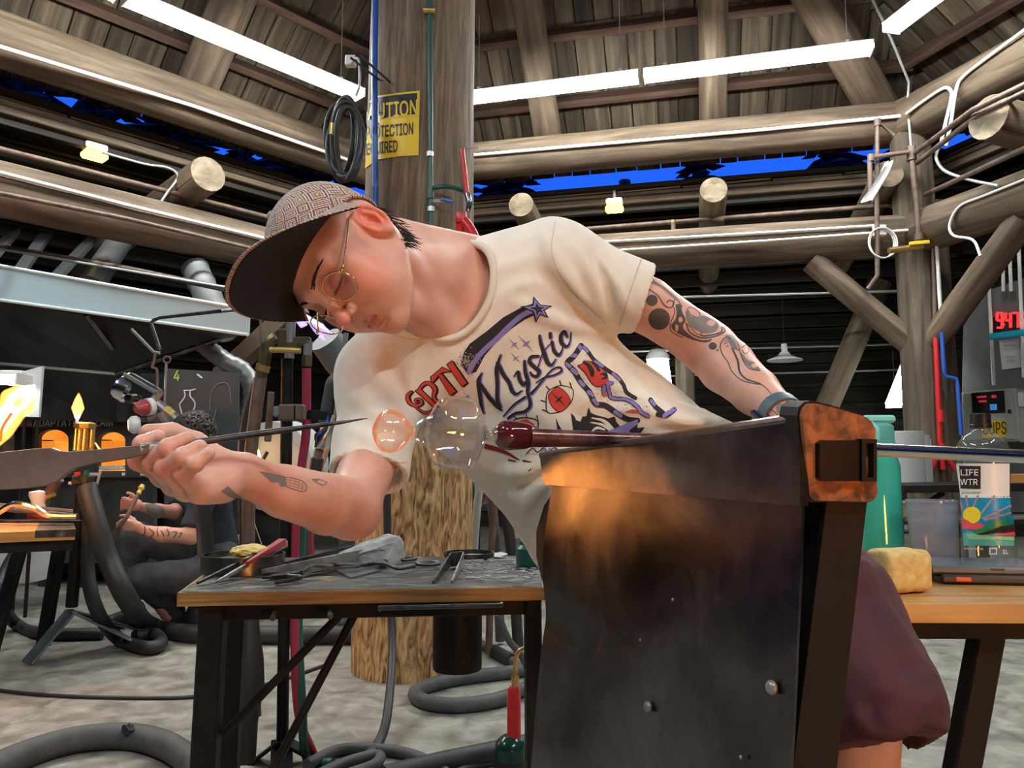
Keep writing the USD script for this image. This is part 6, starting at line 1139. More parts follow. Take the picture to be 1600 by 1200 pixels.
# ---- hair under the cap at the nape, brows, lashes
plain('hair_dark', (0.018, 0.013, 0.011), 0.55); r_ = random.Random(3); st = []
def surf(xz):
    xz = np.asarray(xz); O = np.array([hd(x, .16, z) for x, z in xz]); return cast(_b, O, np.repeat((HR @ A(0, -1, 0))[None], len(xz), 0))
for k in range(700):
    a = r_.uniform(-1.45, 1.45); x = 0.062 * math.sin(a); z = r_.uniform(-0.060, 0.035); y = -0.102 * math.cos(a) * (1 - 0.10 * abs(z) / .06) - 0.002
    if z < 0: y *= 1 - 0.35 * (z / .06) ** 2
    L = r_.uniform(0.014, 0.030); P0 = hd(x, y, z); out = HR @ unit(A(x, y * 0.8, 0)); dn = HR @ unit(A(r_.uniform(-.25, .25), r_.uniform(-.2, .1), -1))
    st.append(tube([P0 - out * .003, P0 + out * 0.004 + dn * L * .4, P0 + out * r_.uniform(0.001, 0.006) + dn * L], [.0010, .0009, .0002], 4))
part(PERSON, 'hair', cat(st), 'hair_dark', True, label='short dark hair showing at the nape', kind='stuff')
for s in (-1, 1):
    br = []; fs = np.linspace(0, 1, 70); xs = s * (0.014 + 0.036 * fs); zs = 0.0345 + 0.006 * np.sin(fs * 2.3) + np.array([r_.uniform(-.0022, .0022) for _ in fs]) * (1.2 - fs)
    PB, okP = surf(np.stack([xs, zs], 1)); QB, okQ = surf(np.stack([xs + s * np.array([r_.uniform(.004, .007) for _ in fs]), zs + np.array([r_.uniform(0, .0025) for _ in fs]) * (1 - 1.5 * fs)], 1))
    for P, Q in zip(PB[okP & okQ], QB[okP & okQ]): br.append(tube([P, (P + Q) / 2 + (HR @ A(0, .0012, 0)), Q], [.0008, .0007, .0002], 4))
    part(PERSON, 'eyebrow', cat(br), 'hair_dark', True)
    la = []
    for k in range(15):
        f = k / 14; x = s * (0.019 + 0.026 * f); P = hd(x, 0.0915 - 0.008 * f * f, 0.0070 - 0.0015 * math.sin(f * 3.14)); la.append(tube([P, P + HR @ A(s * .002 * (f - .3), .004, -.0022), P + HR @ A(s * .004 * (f - .3), .0065, -.0025)], [.0006, .0005, .0002], 4))
    part(PERSON, 'eyelashes', cat(la), 'hair_dark', True)
# ---- glasses, septum ring
plain('gold_wire', (0.85, 0.60, 0.25), 0.2, 1.0); pane('lens', (0.96, 0.94, 0.96), 0.0, 1.22)
def hpx(px, py, y):
    r = HR.T @ ray(px, py); o = HR.T @ (CAM - HT); k = (y * HS - o[1]) / r[1]; return (o + k * r) / HS
gl = part(PERSON, 'glasses', tube([hd(*(hpx(510, 507, .100) * A(1, 1, 1) + A(-.0205, .003, .002))), hd(*((hpx(531, 447, .100) + hpx(510, 507, .100)) / 2 + A(0, .008, .006))), hd(*(hpx(531, 447, .100) + A(.0205, .003, .002)))], .0011, 8), 'gold_wire', True, label='thin gold round glasses')
for (px, py), s in (((531, 447), -1), ((510, 507), 1)):
    c = hpx(px, py, .100); c[1] = .1005; n = unit(A(s * 0.16, 1, -0.10)); u = unit(np.cross(n, (0, 0, 1))); w = np.cross(u, n); th = np.linspace(0, 2 * math.pi, 41)
    rim = [hd(*(c + u * math.cos(a) * .0245 + w * math.sin(a) * (.0225 if math.sin(a) > 0 else .0235))) for a in th]
    part(gl, 'rim', tube(rim, .0011, 8, caps=False), 'gold_wire', True)
    R_ = HR @ np.stack([u, w, n], 1); part(gl, 'lens', ell(hd(*c), (.0238, .0225, .0006), R_), 'lens', True)
    h0 = c + u * (.0245 if (u[0] * s) > 0 else -.0245) + w * .006
    part(gl, 'hinge', tube([hd(*h0), hd(*(h0 + A(s * .003, 0, .0005))), hd(*(h0 + A(s * .0045, -.006, .001)))], .0020, 8), 'gold_wire', True)
    e = A(s * .0775, 0.004, .030); h1 = h0 + A(s * .0045, -.006, .001)
    part(gl, 'temple_arm', tube([hd(*h1), hd(*(h1 * .5 + e * .5 + A(s * .0025, 0, 0))), hd(*e), hd(*(e + A(s * .001, -.018, -.004))), hd(*(e + A(-s * .002, -.032, -.018)))], [.0012, .0009, .0009, .0016, .0014], 8), 'gold_wire', True)
    part(gl, 'nose_pad', ell(hd(*(c + A(-s * .0205, -.004, -.005))), (.0015, .004, .004), HR), 'lens', True)
rg_ = hd(0, .1065, -.031); th = np.linspace(0.4, 5.9, 24); part(PERSON, 'septum_ring', tube([rg_ + HR @ A(math.sin(a) * .0042, 0.001, .001 - math.cos(a + math.pi) * -.0042) for a in th], .0009, 8), 'gold_wire', True)
# ---- collar rib, hems, watch
RC = rim_curve(); RC = smoothpath(np.vstack([RC, RC[:1]]), 2); plain('stitch', (0.60, 0.54, 0.44), 0.9); plain('collar_rib', (0.70, 0.64, 0.53), 0.9)
part(SH, 'collar', tube(RC, .0068, 10, caps=False), 'collar_rib', True)
def draped_line(m, px, w, name, mat, lift=.0006, par=SH, st=2.0):
    part(par, name, decal(m, stroke(px, w), st, lift), mat, True)
draped_line(_s, [(527, 712), (560, 720), (600, 724), (634, 722)], 1.6, 'hem_stitching', 'stitch'); draped_line(_s, [(1003, 402), (990, 440), (968, 508)], 1.6, 'hem_stitching', 'stitch')
draped_line(_s, [(868, 345), (862, 395), (885, 445), (925, 485), (946, 505)], 1.4, 'sleeve_seam', 'stitch')
draped_line(_s, [(724, 392), (744, 425), (742, 456), (727, 490), (698, 517), (660, 530), (625, 526), (600, 516)], 1.3, 'collar_seam', 'stitch')
plain('watch_band', (0.10, 0.14, 0.17), 0.45); plain('watch_face', (0.01, 0.01, 0.012), 0.1)
wc = WRL + (at(1180, 612, 1.235) - WRL) * 0.0; wa = unit(WRL - at(1180, 612, 1.235)); wt = part(PERSON, 'wristwatch', lathe([(.0300, -.011), (.0335, -.011), (.0335, .011), (.0300, .011), (.0300, -.011)], wc, wa, 32), 'watch_band')
part(wt, 'watch_case', cbox(wc + unit(np.cross(wa, FW)) * -.034, (.038, .034, .010), np.stack([wa, unit(np.cross(unit(np.cross(wa, FW)), wa)), unit(np.cross(wa, FW))], 1), .004), 'watch_face')
# ---- the print on the T-shirt and the tattoos, traced and laid on the cloth and the skin

cA, cB, cC, cD, cE, cF = TR(620, 450, 8.), TR(740, 500, 8.), TR(840, 520, 6.154), TR(620, 550, 10.), TR(990, 430, 5.219), TR(570, 610, 5.333)
plain('ink_dark_red', (0.26, 0.02, 0.02), 0.85)
def pr(name, polys, mat, lift, kind=None, label=None, par=None, m=None, st=3.0):
    polys = polys if isinstance(polys, list) else [polys]
    g = unary_union([(p if hasattr(p, 'geom_type') else Polygon(p)).buffer(0) for p in polys])
    d = decal(m if m is not None else _s, g, st, lift)
    if len(d.faces): return part(par or SH, name, d, mat, True, kind=kind, label=label)
def tp(pts, ws, s): return taper(pts, [w / s for w in ws], 5)
def star(pts, c, k):
    P = np.array(pts, float); c = np.array(c, float); out = []
    for i in range(len(P)):
        m = (P[i] + P[(i + 1) % len(P)]) / 2; out += [c + (P[i] - c), c + (m - c) * k]
    return Polygon(out)
# comet
pr('comet_tail', [[(720, 569), (725, 550), (734, 537), (761, 517), (786, 496), (815, 480), (834, 474), (840, 490), (820, 499), (797, 515), (775, 535), (757, 556), (744, 581), (731, 585)]], 'ink_black', .0005, label='black comet tail printed over the lettering')
pr('comet_stripe', stroke([(733, 580), (743, 562), (757, 546), (775, 530), (793, 512), (815, 493), (836, 483)], 8), 'ink_purple', .0010)
r_ = random.Random(9); pr('comet_speckle', [Point(r_.gauss(730, 7), r_.gauss(566, 9)).buffer(r_.uniform(.5, 1.3), 3) for _ in range(150)], 'ink_grey', .0012, kind='stuff')
SP, SC = [(833, 463), (863, 478), (857, 497), (837, 504), (812, 479)], (840, 483)
pr('star', star(SP, SC, .52), 'ink_black', .0013); pr('star_fill', star([(SC[0] + (x - SC[0]) * .78, SC[1] + (y - SC[1]) * .78) for x, y in SP], SC, .50), 'ink_purple', .0017); pr('star_core', star([(SC[0] + (x - SC[0]) * .46, SC[1] + (y - SC[1]) * .46) for x, y in SP], SC, .5), 'ink_black', .0021)
# script lettering
MY = {'M': [([(100, 660), (62, 760), (75, 900), (95, 1050), (125, 1160)], [14, 55, 50, 45, 18]), ([(75, 790), (190, 960), (290, 1070), (345, 1122)], [40, 52, 50, 22]), ([(330, 1080), (295, 980), (295, 800), (288, 600), (335, 432)], [40, 46, 46, 52, 16]), ([(300, 540), (370, 680), (440, 780), (478, 880), (530, 925), (600, 882)], [50, 48, 46, 46, 34, 14])],
      'y': [([(500, 702), (553, 648), (572, 740), (620, 806), (662, 770)], [10, 36, 46, 46, 40]), ([(632, 512), (645, 650), (680, 780), (675, 900), (706, 1060), (640, 1140), (520, 1165), (430, 1225)], [30, 46, 46, 42, 42, 38, 34, 30])],
      's': [([(800, 452), (720, 460), (695, 520), (760, 590), (815, 640), (790, 702), (730, 690), (704, 650)], [34, 40, 46, 46, 46, 38, 30, 18])],
      't': [([(820, 195), (840, 300), (880, 420), (920, 530), (972, 563), (1022, 490)], [28, 40, 50, 50, 34, 12]), ([(800, 590), (850, 440), (910, 340), (962, 290)], [12, 12, 10, 10])],
      'i': [([(975, 272), (1000, 380), (1060, 440), (1100, 380), (1120, 310)], [34, 42, 40, 16, 12]), ([(952, 165), (956, 215)], [36, 40])],
      'c': [([(1162, 205), (1130, 142), (1086, 200), (1100, 290), (1160, 332), (1200, 270), (1210, 150)], [26, 40, 46, 46, 34, 14, 9])],
      'flourish': [([(780, 780), (880, 720), (1000, 690), (1092, 640), (1070, 590), (980, 620), (890, 720), (800, 830), (722, 915)], [10, 20, 22, 25, 22, 20, 22, 25, 36]), ([(640, 965), (500, 1060), (370, 1200)], [32, 24, 12])]}
for k, sts in MY.items():
    sh = [tp([(x + 740 * 0, y) for x, y in cB(*[(a + 12, b + 7) for a, b in pts])], [w + 12 for w in ws], 8) for pts, ws in sts]
    nm = 'letter_' + k.lower() if len(k) == 1 else k
    pr(nm + '_shadow', sh, 'ink_purple', .0006); pr(nm, [tp(cB(*pts), ws, 8) for pts, ws in sts], 'ink_black', .0011)
def spark(c, a, b, s, T):
    C = T(c)[0]; pa = T(*a); pb = T(*b); pr('sparkle', [star([pa[0], pb[0], pa[1], pb[1]], C, .28)], 'ink_purple', .0009)
    pr('sparkle_line', [tp([pa[0], C, pa[1]], [6, 14, 6], s * 1.4), tp([pb[0], C, pb[1]], [5, 10, 5], s * 1.6)], 'ink_black', .0007)
spark((510, 300), [(448, 238), (568, 367)], [(545, 278), (468, 332)], 8, cB); spark((655, 292), [(563, 198), (737, 392)], [(712, 258), (610, 332)], 8, cB); spark((530, 478), [(473, 418), (578, 527)], [(566, 450), (488, 502)], 8, cB); spark((1112, 690), [(1040, 625), (1172, 752)], [(1150, 670), (1080, 710)], 10, cD)
# the eye
E0 = smoothpath([(*p, 0) for p in cB((905, 1000), (930, 900), (1020, 840), (1110, 825), (1228, 860), (1242, 950), (1200, 1050), (1110, 1130), (1000, 1160), (920, 1142), (905, 1000))], 5)[:, :2]
pr('eye_outline', Polygon(E0).buffer(1.1), 'ink_black', .0006); pr('eye_white', Polygon(E0).buffer(-.5), 'ink_pale', .0010)
I0 = Polygon(smoothpath([(*p, 0) for p in cB((935, 930), (1030, 845), (1110, 870), (1190, 960), (1203, 1030), (1140, 1110), (1060, 1143), (980, 1080), (938, 990), (935, 930))], 5)[:, :2])
pr('iris_outline', I0.buffer(.8), 'ink_black', .0013); pr('iris', I0.buffer(-.3), 'ink_red', .0017); pr('pupil_star', star(cB((978, 915), (1118, 942), (1148, 1088), (1012, 1038)), cB((1065, 990))[0], .22), 'ink_black', .0021)
pr('eyelash_print', [stroke(cB(*l), 1.7, 0) for l in (((908, 828), (962, 886)), ((1075, 758), (1096, 822)), ((1203, 783), (1226, 857)), ((845, 1004), (902, 1026)), ((862, 1120), (922, 1146)))], 'ink_black', .0008)
e2 = cF((1215, 262), (1270, 235), (1345, 226), (1436, 250), (1445, 312)); pr('eye_outline', stroke(e2, 1.8), 'ink_black', .0008); pr('iris', Polygon(cF((1290, 250), (1350, 240), (1405, 275), (1425, 320), (1250, 300))), 'ink_red', .0006); pr('eyelash_print', [stroke(cF(*l), 1.5, 0) for l in (((1238, 212), (1275, 240)), ((1345, 198), (1350, 228)), ((1434, 208), (1445, 248)))], 'ink_black', .0008)
# the rose banner
pr('banner', Polygon(cC((440, 150), (330, 270), (370, 340), (430, 430), (480, 540), (560, 610), (610, 680), (720, 710), (830, 790), (960, 830), (1110, 790), (1060, 650), (900, 600), (790, 490), (700, 400), (620, 340), (540, 270), (500, 200))), 'ink_pale', .0005)
r_ = random.Random(4); bp = Polygon(cC((380, 300), (460, 520), (620, 680), (830, 790), (1080, 780), (1050, 660), (800, 520), (700, 420), (470, 190)))
sp = []
while len(sp) < 230:
    x, y = r_.uniform(895, 1020), r_.uniform(548, 655)
    if bp.contains(Point(x, y)): sp.append(Point(x, y).buffer(r_.uniform(.25, .6), 2))
pr('banner_speckle', sp, 'ink_black', .0009, kind='stuff', st=2)
LB_ = [(415, 125), (350, 225), (285, 290), (350, 370), (420, 480), (500, 575), (555, 680), (650, 700), (760, 770), (860, 828), (960, 842)]
RB_ = [(425, 125), (480, 180), (530, 250), (600, 310), (680, 368), (760, 420), (820, 500), (855, 575), (940, 632)]
pr('banner_edge', stroke(cC(*LB_), 8.5), 'ink_black', .0011); pr('banner_edge', stroke(cC(*RB_), 6), 'ink_black', .0011)
for a, b in (((395, 130), (425, 175)), ((318, 215), (368, 225)), ((268, 300), (305, 322)), ((333, 355), (372, 390)), ((405, 470), (440, 505)), ((492, 572), (528, 600)), ((535, 645), (570, 685)), ((748, 762), (800, 795))): pr('banner_check', stroke(cC(a, b), 6.2, 0).intersection(stroke(cC(*LB_), 7)), 'ink_purple', .0015)
for a, b in (((440, 140), (475, 180)), ((552, 280), (620, 325)), ((720, 392), (785, 455))): pr('banner_check', stroke(cC(a, b), 4.6, 0), 'ink_purple', .0015)
pr('banner_edge', [stroke(cC((1085, 648), (1130, 710), (1205, 772)), 7), stroke(cC((1160, 785), (1240, 792), (1312, 742)), 8)], 'ink_black', .0011); pr('banner_check', [stroke(cC((1090, 660), (1120, 695)), 5, 0), stroke(cC((1215, 800), (1255, 770)), 6, 0), stroke(cC((1270, 770), (1310, 742)), 6, 0)], 'ink_purple', .0015)
RO = Polygon(smoothpath([(*p, 0) for p in cC((385, 318), (430, 300), (450, 275), (540, 290), (600, 338), (650, 380), (672, 440), (660, 490), (600, 515), (540, 503), (490, 440), (455, 380), (385, 318))], 4)[:, :2])
pr('rose_outline', RO.buffer(1), 'ink_black', .0010); pr('rose', RO.buffer(-.3), 'ink_red', .0014)
pr('rose_shade', [tp(cC((440, 285), (490, 320), (520, 370), (525, 408)), [20, 40, 46, 34], 6.154), tp(cC((515, 285), (560, 320), (585, 365)), [16, 34, 28], 6.154), tp(cC((600, 400), (640, 400), (650, 430), (610, 445)), [10, 30, 26, 8], 6.154)], 'ink_black', .0018)
ST = cC((670, 508), (690, 580), (712, 626), (850, 645), (940, 695), (1000, 765), (1060, 800)); pr('stem_outline', stroke(ST, 7), 'ink_black', .0014); pr('stem', stroke(ST, 4.8), 'ink_purple', .0018)
for c, a, b in (((635, 545), 9, 30), ((690, 485), 30, 11)):
    L_ = Point(*cC(c)[0]); 
    g = SA.scale(L_.buffer(1, 8), 6 if a > b else 3.2, 3 if a > b else 8); pr('leaf_outline', g.buffer(.8), 'ink_black', .0014); pr('leaf', g, 'ink_purple', .0018)
pr('petal', [tp(cC((850, 760), (920, 752), (985, 770)), [6, 30, 6], 6.154), tp(cC((605, 585), (640, 598), (670, 590)), [8, 26, 8], 6.154)], 'ink_red', .0018)
# black drips, pale fingers, cloud
pr('drips', Polygon(cC((320, 770), (350, 800), (370, 840), (410, 855), (430, 805), (470, 800), (488, 715), (512, 770), (560, 790), (680, 822), (742, 805), (760, 860), (800, 905), (900, 920), (960, 870), (960, 915), (1032, 905), (970, 990), (350, 985), (330, 850))), 'ink_black', .0010)
pr('pale_finger', [tp(cC((520, 818), (640, 850), (745, 960)), [12, 34, 44], 6.154), tp(cC((512, 862), (620, 885), (705, 940)), [12, 26, 30], 6.154), tp(cC((515, 950), (570, 915), (640, 930)), [10, 28, 20], 6.154)], 'ink_pale', .0014)
pr('cloud', Polygon(cC((620, 985), (690, 938), (760, 912), (850, 872), (965, 828), (962, 878), (885, 935), (890, 985))), 'ink_purple', .0018); pr('drips', tp(cC((178, 828), (192, 880), (210, 935)), [4, 16, 40], 6.154), 'ink_black', .0010)
# lower edge of the print, under the iron
pr('lower_stroke', tp(cF((1010, 465), (1150, 505), (1285, 577)), [44, 34, 10], 5.333), 'ink_dark_red', .0008); pr('lower_mark', [tp(cF((1200, 578), (1258, 592)), [14, 8], 5.333), tp(cF((1322, 585), (1390, 598)), [16, 6], 5.333), stroke(cF((1365, 672), (1385, 655)), 1.5, 0)], 'ink_black', .0008)
pr('lower_band', Polygon(cF((1350, 500), (1400, 470), (1600, 470), (1600, 520), (1380, 530))), 'ink_pale', .0006); pr('lower_wave', [tp(cF((x, 520), (x + 12, 490), (x + 40, 512)), [14, 20, 10], 5.333) for x in (1470, 1530, 1580)], 'ink_purple', .0012); pr('lower_mark', stroke(cF((1345, 525), (1400, 480), (1440, 515), (1490, 478), (1530, 515), (1580, 480), (1620, 505)), 1.4), 'ink_black', .0016)
# block letters
def block(name, red, dx=34, dy=10):
    g = unary_union([p.buffer(0) for p in red]); b = unary_union([g.buffer(1.0), SA.translate(g, dx / 10, dy / 10).buffer(.5), SA.translate(g, dx / 20, dy / 20).buffer(.8)])
    pr(name + '_shadow', b, 'ink_black', .0006); pr(name, g.buffer(-.1), 'ink_red', .0011)
block('letter_i', [Polygon(cD((785, 195), (858, 138), (905, 215), (1090, 478), (1018, 535)))])
block('letter_t', [Polygon(cD((640, 350), (700, 345), (918, 610), (838, 672))), Polygon(cD((525, 392), (600, 330), (710, 238), (832, 300), (720, 312), (650, 345), (600, 420), (548, 475)))])
block('letter_p', [Polygon(cD((285, 605), (352, 570), (640, 850), (570, 860))), tp(cD((340, 580), (400, 510), (470, 482), (545, 515), (590, 590), (565, 690), (600, 755), (640, 762)), [30, 40, 50, 56, 50, 36, 40, 30], 10)])
block('letter_s', [tp(cD((220, 620), (165, 690), (188, 790), (285, 838), (375, 800), (350, 735), (285, 745), (300, 785)), [26, 44, 50, 40, 34, 26, 22, 18], 10), tp(cD((275, 850), (400, 935), (510, 945), (580, 880)), [10, 30, 50, 30], 10)])
# ---- tattoos
def ta(polys, mat='tattoo', lift=.0003, name='tattoo', label=None):
    g = unary_union(polys)
    for q in getattr(g, 'geoms', [g]): pr(name, q, mat, lift, par=PERSON, m=_b, st=2.5, label=label)
def el(c, rx, ry, s=5.219, T=cE): return SA.scale(Point(*T(c)[0]).buffer(1, 16), rx / s, ry / s)
ta(el((150, 205), 46, 46), name='tattoo_disc', label='small solid tattooed disc below the sleeve'); ta(el((208, 357), 88, 88), name='tattoo_disc', label='large solid tattooed disc on the upper arm'); ta([el((645, 578), 33, 30), el((685, 612), 8, 7), el((765, 580), 5, 5), el((675, 730), 4, 4)], name='tattoo_disc')
b1 = Polygon(smoothpath([(*p, 0) for p in cE((340, 240), (385, 238), (396, 300), (425, 365), (402, 425), (470, 495), (560, 530), (640, 520), (600, 548), (500, 532), (400, 492), (330, 452), (308, 408), (342, 355), (350, 300), (340, 240))], 4)[:, :2]).buffer(0)
ta(b1.difference(el((383, 362), 17, 22)).difference(el((352, 432), 14, 30)), label='flowing ink tattoo on the upper arm')
b2 = Polygon(smoothpath([(*p, 0) for p in cE((420, 300), (448, 285), (470, 322), (530, 345), (560, 330), (620, 350), (682, 385), (692, 422), (660, 462), (580, 472), (500, 442), (450, 402), (428, 350), (420, 300))], 4)[:, :2]).buffer(0)
ta(b2.difference(el((632, 390), 34, 24)).difference(stroke(cE((470, 330), (520, 335), (545, 310), (500, 280)), 3)), 'tattoo_grey')
ta([stroke(cE(*l), w) for l, w in ((((130, 118), (200, 170), (250, 245), (300, 265), (330, 225), (292, 205), (272, 222)), 1.8), (((340, 190), (320, 240), (335, 300), (300, 400), (310, 460), (400, 510)), 1.3), (((428, 392), (460, 465), (550, 510), (660, 500), (740, 462), (735, 430)), 2.2), (((548, 490), (580, 495), (650, 485), (715, 462), (720, 425)), 2.4), (((430, 285), (470, 260), (540, 310), (520, 345), (470, 325)), 1.2), (((440, 400), (520, 480), (560, 470)), 1.2))], 'tattoo')
ta([tp(cE((150, 50), (230, 95), (310, 160), (360, 205), (400, 262)), [30, 18, 22, 16, 6], 5.219)], 'tattoo_grey')
f1 = Polygon(smoothpath([(*p, 0) for p in cE((745, 490), (800, 488), (850, 545), (880, 620), (925, 690), (985, 712), (1035, 778), (960, 762), (900, 702), (862, 622), (805, 600), (778, 545), (745, 490))], 4)[:, :2]).buffer(0)
ta(f1.difference(stroke(cE((830, 540), (850, 590), (900, 650)), 1.6)).difference(el((985, 738), 26, 18)), 'tattoo_grey')
ta([stroke(cE((790, 560), (790, 515), (745, 512), (708, 570), (722, 640), (770, 710), (800, 780), (870, 850), (960, 880), (1040, 890)), 1.6), tp(cE((805, 600), (850, 700), (866, 790), (925, 850), (1040, 890), (1125, 970), (1172, 1032)), [14, 18, 16, 14, 8, 5, 4], 5.219), stroke(cE((735, 560), (770, 545), (780, 520), (740, 540)), 1.1), stroke(cE((880, 590), (920, 570), (940, 620), (905, 640), (885, 610)), 1.2), stroke(cE((860, 600), (885, 680), (940, 760), (1030, 780)), 1.3)], 'tattoo')
ta([stroke(cE((1015, 1160), (1082, 1060), (1180, 1140)), 1.4, 0), stroke(cE((955, 1105), (1015, 1165)), 2.4, 0), stroke(cE((1060, 1180), (1075, 1125), (1105, 1150), (1080, 1190)), 2)], 'tattoo'); ta(el((1215, 1090), 55, 45), 'tattoo_grey')
cG = TR(340, 620, 6.667); plain('nail', (.62, .36, .30), .25)
for x, y, a, b in ((322.5, 709, 4.5, 2.6), (310.5, 698.5, 4.6, 2.8), (291.5, 687, 4.8, 3.0), (243, 685, 4.4, 2.8), (232, 675.5, 4.5, 3.0)): ta(SA.rotate(SA.scale(Point(x, y).buffer(1, 8), a, b), -30), 'nail', .0004, 'fingernail')
ta(Polygon(cG((430, 775), (520, 790), (640, 815), (705, 835), (720, 930), (660, 935), (630, 890), (560, 890), (520, 850))), 'tattoo_green', name='tattoo_leaves')
corn = Polygon(smoothpath([(*p, 0) for p in cG((700, 838), (800, 850), (900, 890), (930, 950), (892, 987), (800, 965), (715, 930), (700, 838))], 4)[:, :2])
ta([corn.boundary.buffer(.7)] + [stroke(cG((700, 838 + k * 24), (800, 852 + k * 28), (915, 900 + k * 22)), .8).intersection(corn) for k in range(1, 4)] + [stroke(cG((730 + k * 40, 830 + k * 10), (710 + k * 40, 950 + k * 8)), .8, 0).intersection(corn) for k in range(1, 5)], 'tattoo_green', name='tattoo_cob')
ta([Polygon(cG((985, 860), (1060, 858), (1140, 895), (1100, 925), (1030, 895))).boundary.buffer(.8), Polygon(cG((985, 858), (1060, 862), (1040, 885)))], 'tattoo_green', name='tattoo_cob'); ta([Polygon(cG((30, 985), (110, 930), (180, 1000), (280, 1060), (250, 1090), (120, 1040)))], 'tattoo_green', name='tattoo_band')
# ================================================================ left background: furnaces, hood, stands, the crouching helper
noisy('kiln_black', (0.012, 0.012, 0.013), (0.03, 0.03, 0.031), scale=5, rough=(.45, .7), metal=.2); noisy('kiln_dark', (0.028, 0.027, 0.028), (0.055, 0.052, 0.05), scale=6, rough=(.5, .7)); noisy('cement', (0.16, 0.14, 0.11), (0.30, 0.27, 0.22), scale=6, rough=(.7, .9), bump=.4)
N = {'tc': ('texture_coordinate', {}), 'n': ('noise_texture', {'scale': 6., 'detail': 3.}), 'oi': ('object_info', {}), 'r': ('rgb_ramp', {'ramp': [(.3, (1.0, .23, .02)), (.7, (1.0, .34, .045))]}), 's': ('map_range', {'from_min': 0., 'from_max': 1., 'to_min': .85, 'to_max': 1.25}), 'e': ('emission', {})}
MAT['hot_brick'] = usdkit.material(stage, '/World/Looks/hot_brick', N, [('tc.object', 'n.vector'), ('n.fac', 'r.fac'), ('r.color', 'e.color'), ('oi.random', 's.value'), ('s.result', 'e.strength')], 'e.emission')
KD = 6.4; ko = at(150, 690, KD); kn = unit(A(0.16, 1, 0)); ku = unit(np.cross(kn, (0, 0, 1))); kv = A(0, 0, 1)
def k2(px, py, off=0.0): p = onpl(px, py, ko - kn * off, kn); return ((p - ko) @ ku, p[2] - ko[2])
def kprism(pts, t0, t1): return prism(pts if hasattr(pts, 'geom_type') else Polygon([k2(*p) for p in pts]), ko, ku, kv, -t1, -t0) if np.cross(ku, kv) @ kn < 0 else prism(pts if hasattr(pts, 'geom_type') else Polygon([k2(*p) for p in pts]), ko, ku, kv, t0, t1)
t = thing('annealer', 'black twin furnace with two glowing arched openings and chalk lettering', 'furnace', v3(ko[:2], 0))
arch = lambda x0, x1, yt, ys, yb: Polygon([k2(x0, yb), k2(x1, yb), k2(x1, ys)] + [k2((x0 + x1) / 2 + (x1 - x0) / 2 * math.cos(a), ys + (yt - ys) * math.sin(a)) for a in np.linspace(0, math.pi, 13)] + [k2(x0, ys)])
A1, A2 = arch(58, 107, 671, 686, 738), arch(152, 196, 675, 688, 738); face = Polygon([k2(x, y) for x, y in ((50, 656), (240, 660), (240, 880), (50, 880))])
part(t, 'front', kprism(face.difference(A1).difference(A2), 0, .05), 'kiln_dark', False); part(t, 'upper_panel', kprism([(50, 574), (262, 584), (262, 658), (50, 653)], .05, .25), 'kiln_black', False); part(t, 'shelf_edge', kprism([(0, 647), (262, 654), (262, 661), (0, 655)], -.06, .1), 'kiln_dark', False); part(t, 'side_block', kprism([(-30, 660), (26, 660), (26, 735), (-30, 735)], .02, .3), 'cement', False); part(t, 'side_plate', kprism([(24, 667), (50, 667), (50, 880), (24, 880)], -.01, .05), 'kiln_black', False); part(t, 'body', kprism([(-60, 735), (262, 735), (262, 900), (-60, 900)], .2, 1.2), 'kiln_black', False)
for A_, rows in ((A1, ((55, 85, 112), (70, 100))), (A2, ((150, 173, 200), (160, 188)))):
    b = A_.bounds; ys = [686.5, 700, 714]; c = A_.buffer(.02)
    rowsy = [(660, 687), (688, 712), (713, 738)]; xs = [(b[0] - .02, b[0] + (b[2] - b[0]) * .60, b[2] + .02), (b[0] - .02, b[0] + (b[2] - b[0]) * .35, b[2] + .02), (b[0] - .02, b[0] + (b[2] - b[0]) * .7, b[2] + .02)]
    for (ya, yb), xr in zip(rowsy, xs):
        za, zb_ = k2(100, yb)[1], k2(100, ya)[1]
        for i in range(len(xr) - 1):
            g = sbox(xr[i] + .004, za + .003, xr[i + 1] - .004, zb_ - .003).intersection(c)
            if g.area > 1e-4: part(t, 'brick', kprism(g, .06 + .01 * (i % 2), .2), 'hot_brick', False)
    part(t, 'hot_backing', kprism(c, .21, .24), 'hot_brick', False)
plain('chalk', (.62, .62, .60), .9); part(t, 'chalk_lettering', text('ADAPTATIVE CLAM', .062, ko + ku * k2(52, 667)[0] + kv * k2(52, 667)[1] - kn * .004, ku, kv, .002, False, .92), 'chalk', False)
plain('warning_yellow', (.55, .60, .03), .5)
for px, py, s in ((183, 652, 4), (166, 822, 6), (174, 822, 6)): part(t, 'warning_triangle', kprism([(px - s, py + s * .9), (px + s, py + s * .9), (px, py - s)], -.075, -.062), 'warning_yellow', False)
part(t, 'cabinet_top', kprism([(40, 736), (262, 736), (262, 746), (40, 746)], -.05, .2), 'kiln_dark', False); plain('pale_stuff', (.55, .52, .45), .8); part(t, 'ledge_rubble', kprism([(160, 728), (192, 727), (193, 733), (160, 735)], -.04, .05), 'pale_stuff', False)
for k, (x0, x1) in enumerate(((96, 113), (147, 152), (176, 183), (188, 197), (205, 214), (221, 230))): part(t, 'white_label', kprism([(x0 + 50, 738.5), (x1 + 50, 738.5), (x1 + 50, 743), (x0 + 50, 743)], -.056, -.051), 'chalk', False)
for x in (70, 130, 190, 235): p = ko + ku * k2(x, 880)[0]; part(t, 'foot', bx((p[0] - .05, p[1], 0), (p[0] + .05, p[1] + .1, .12)), 'kiln_black', False)
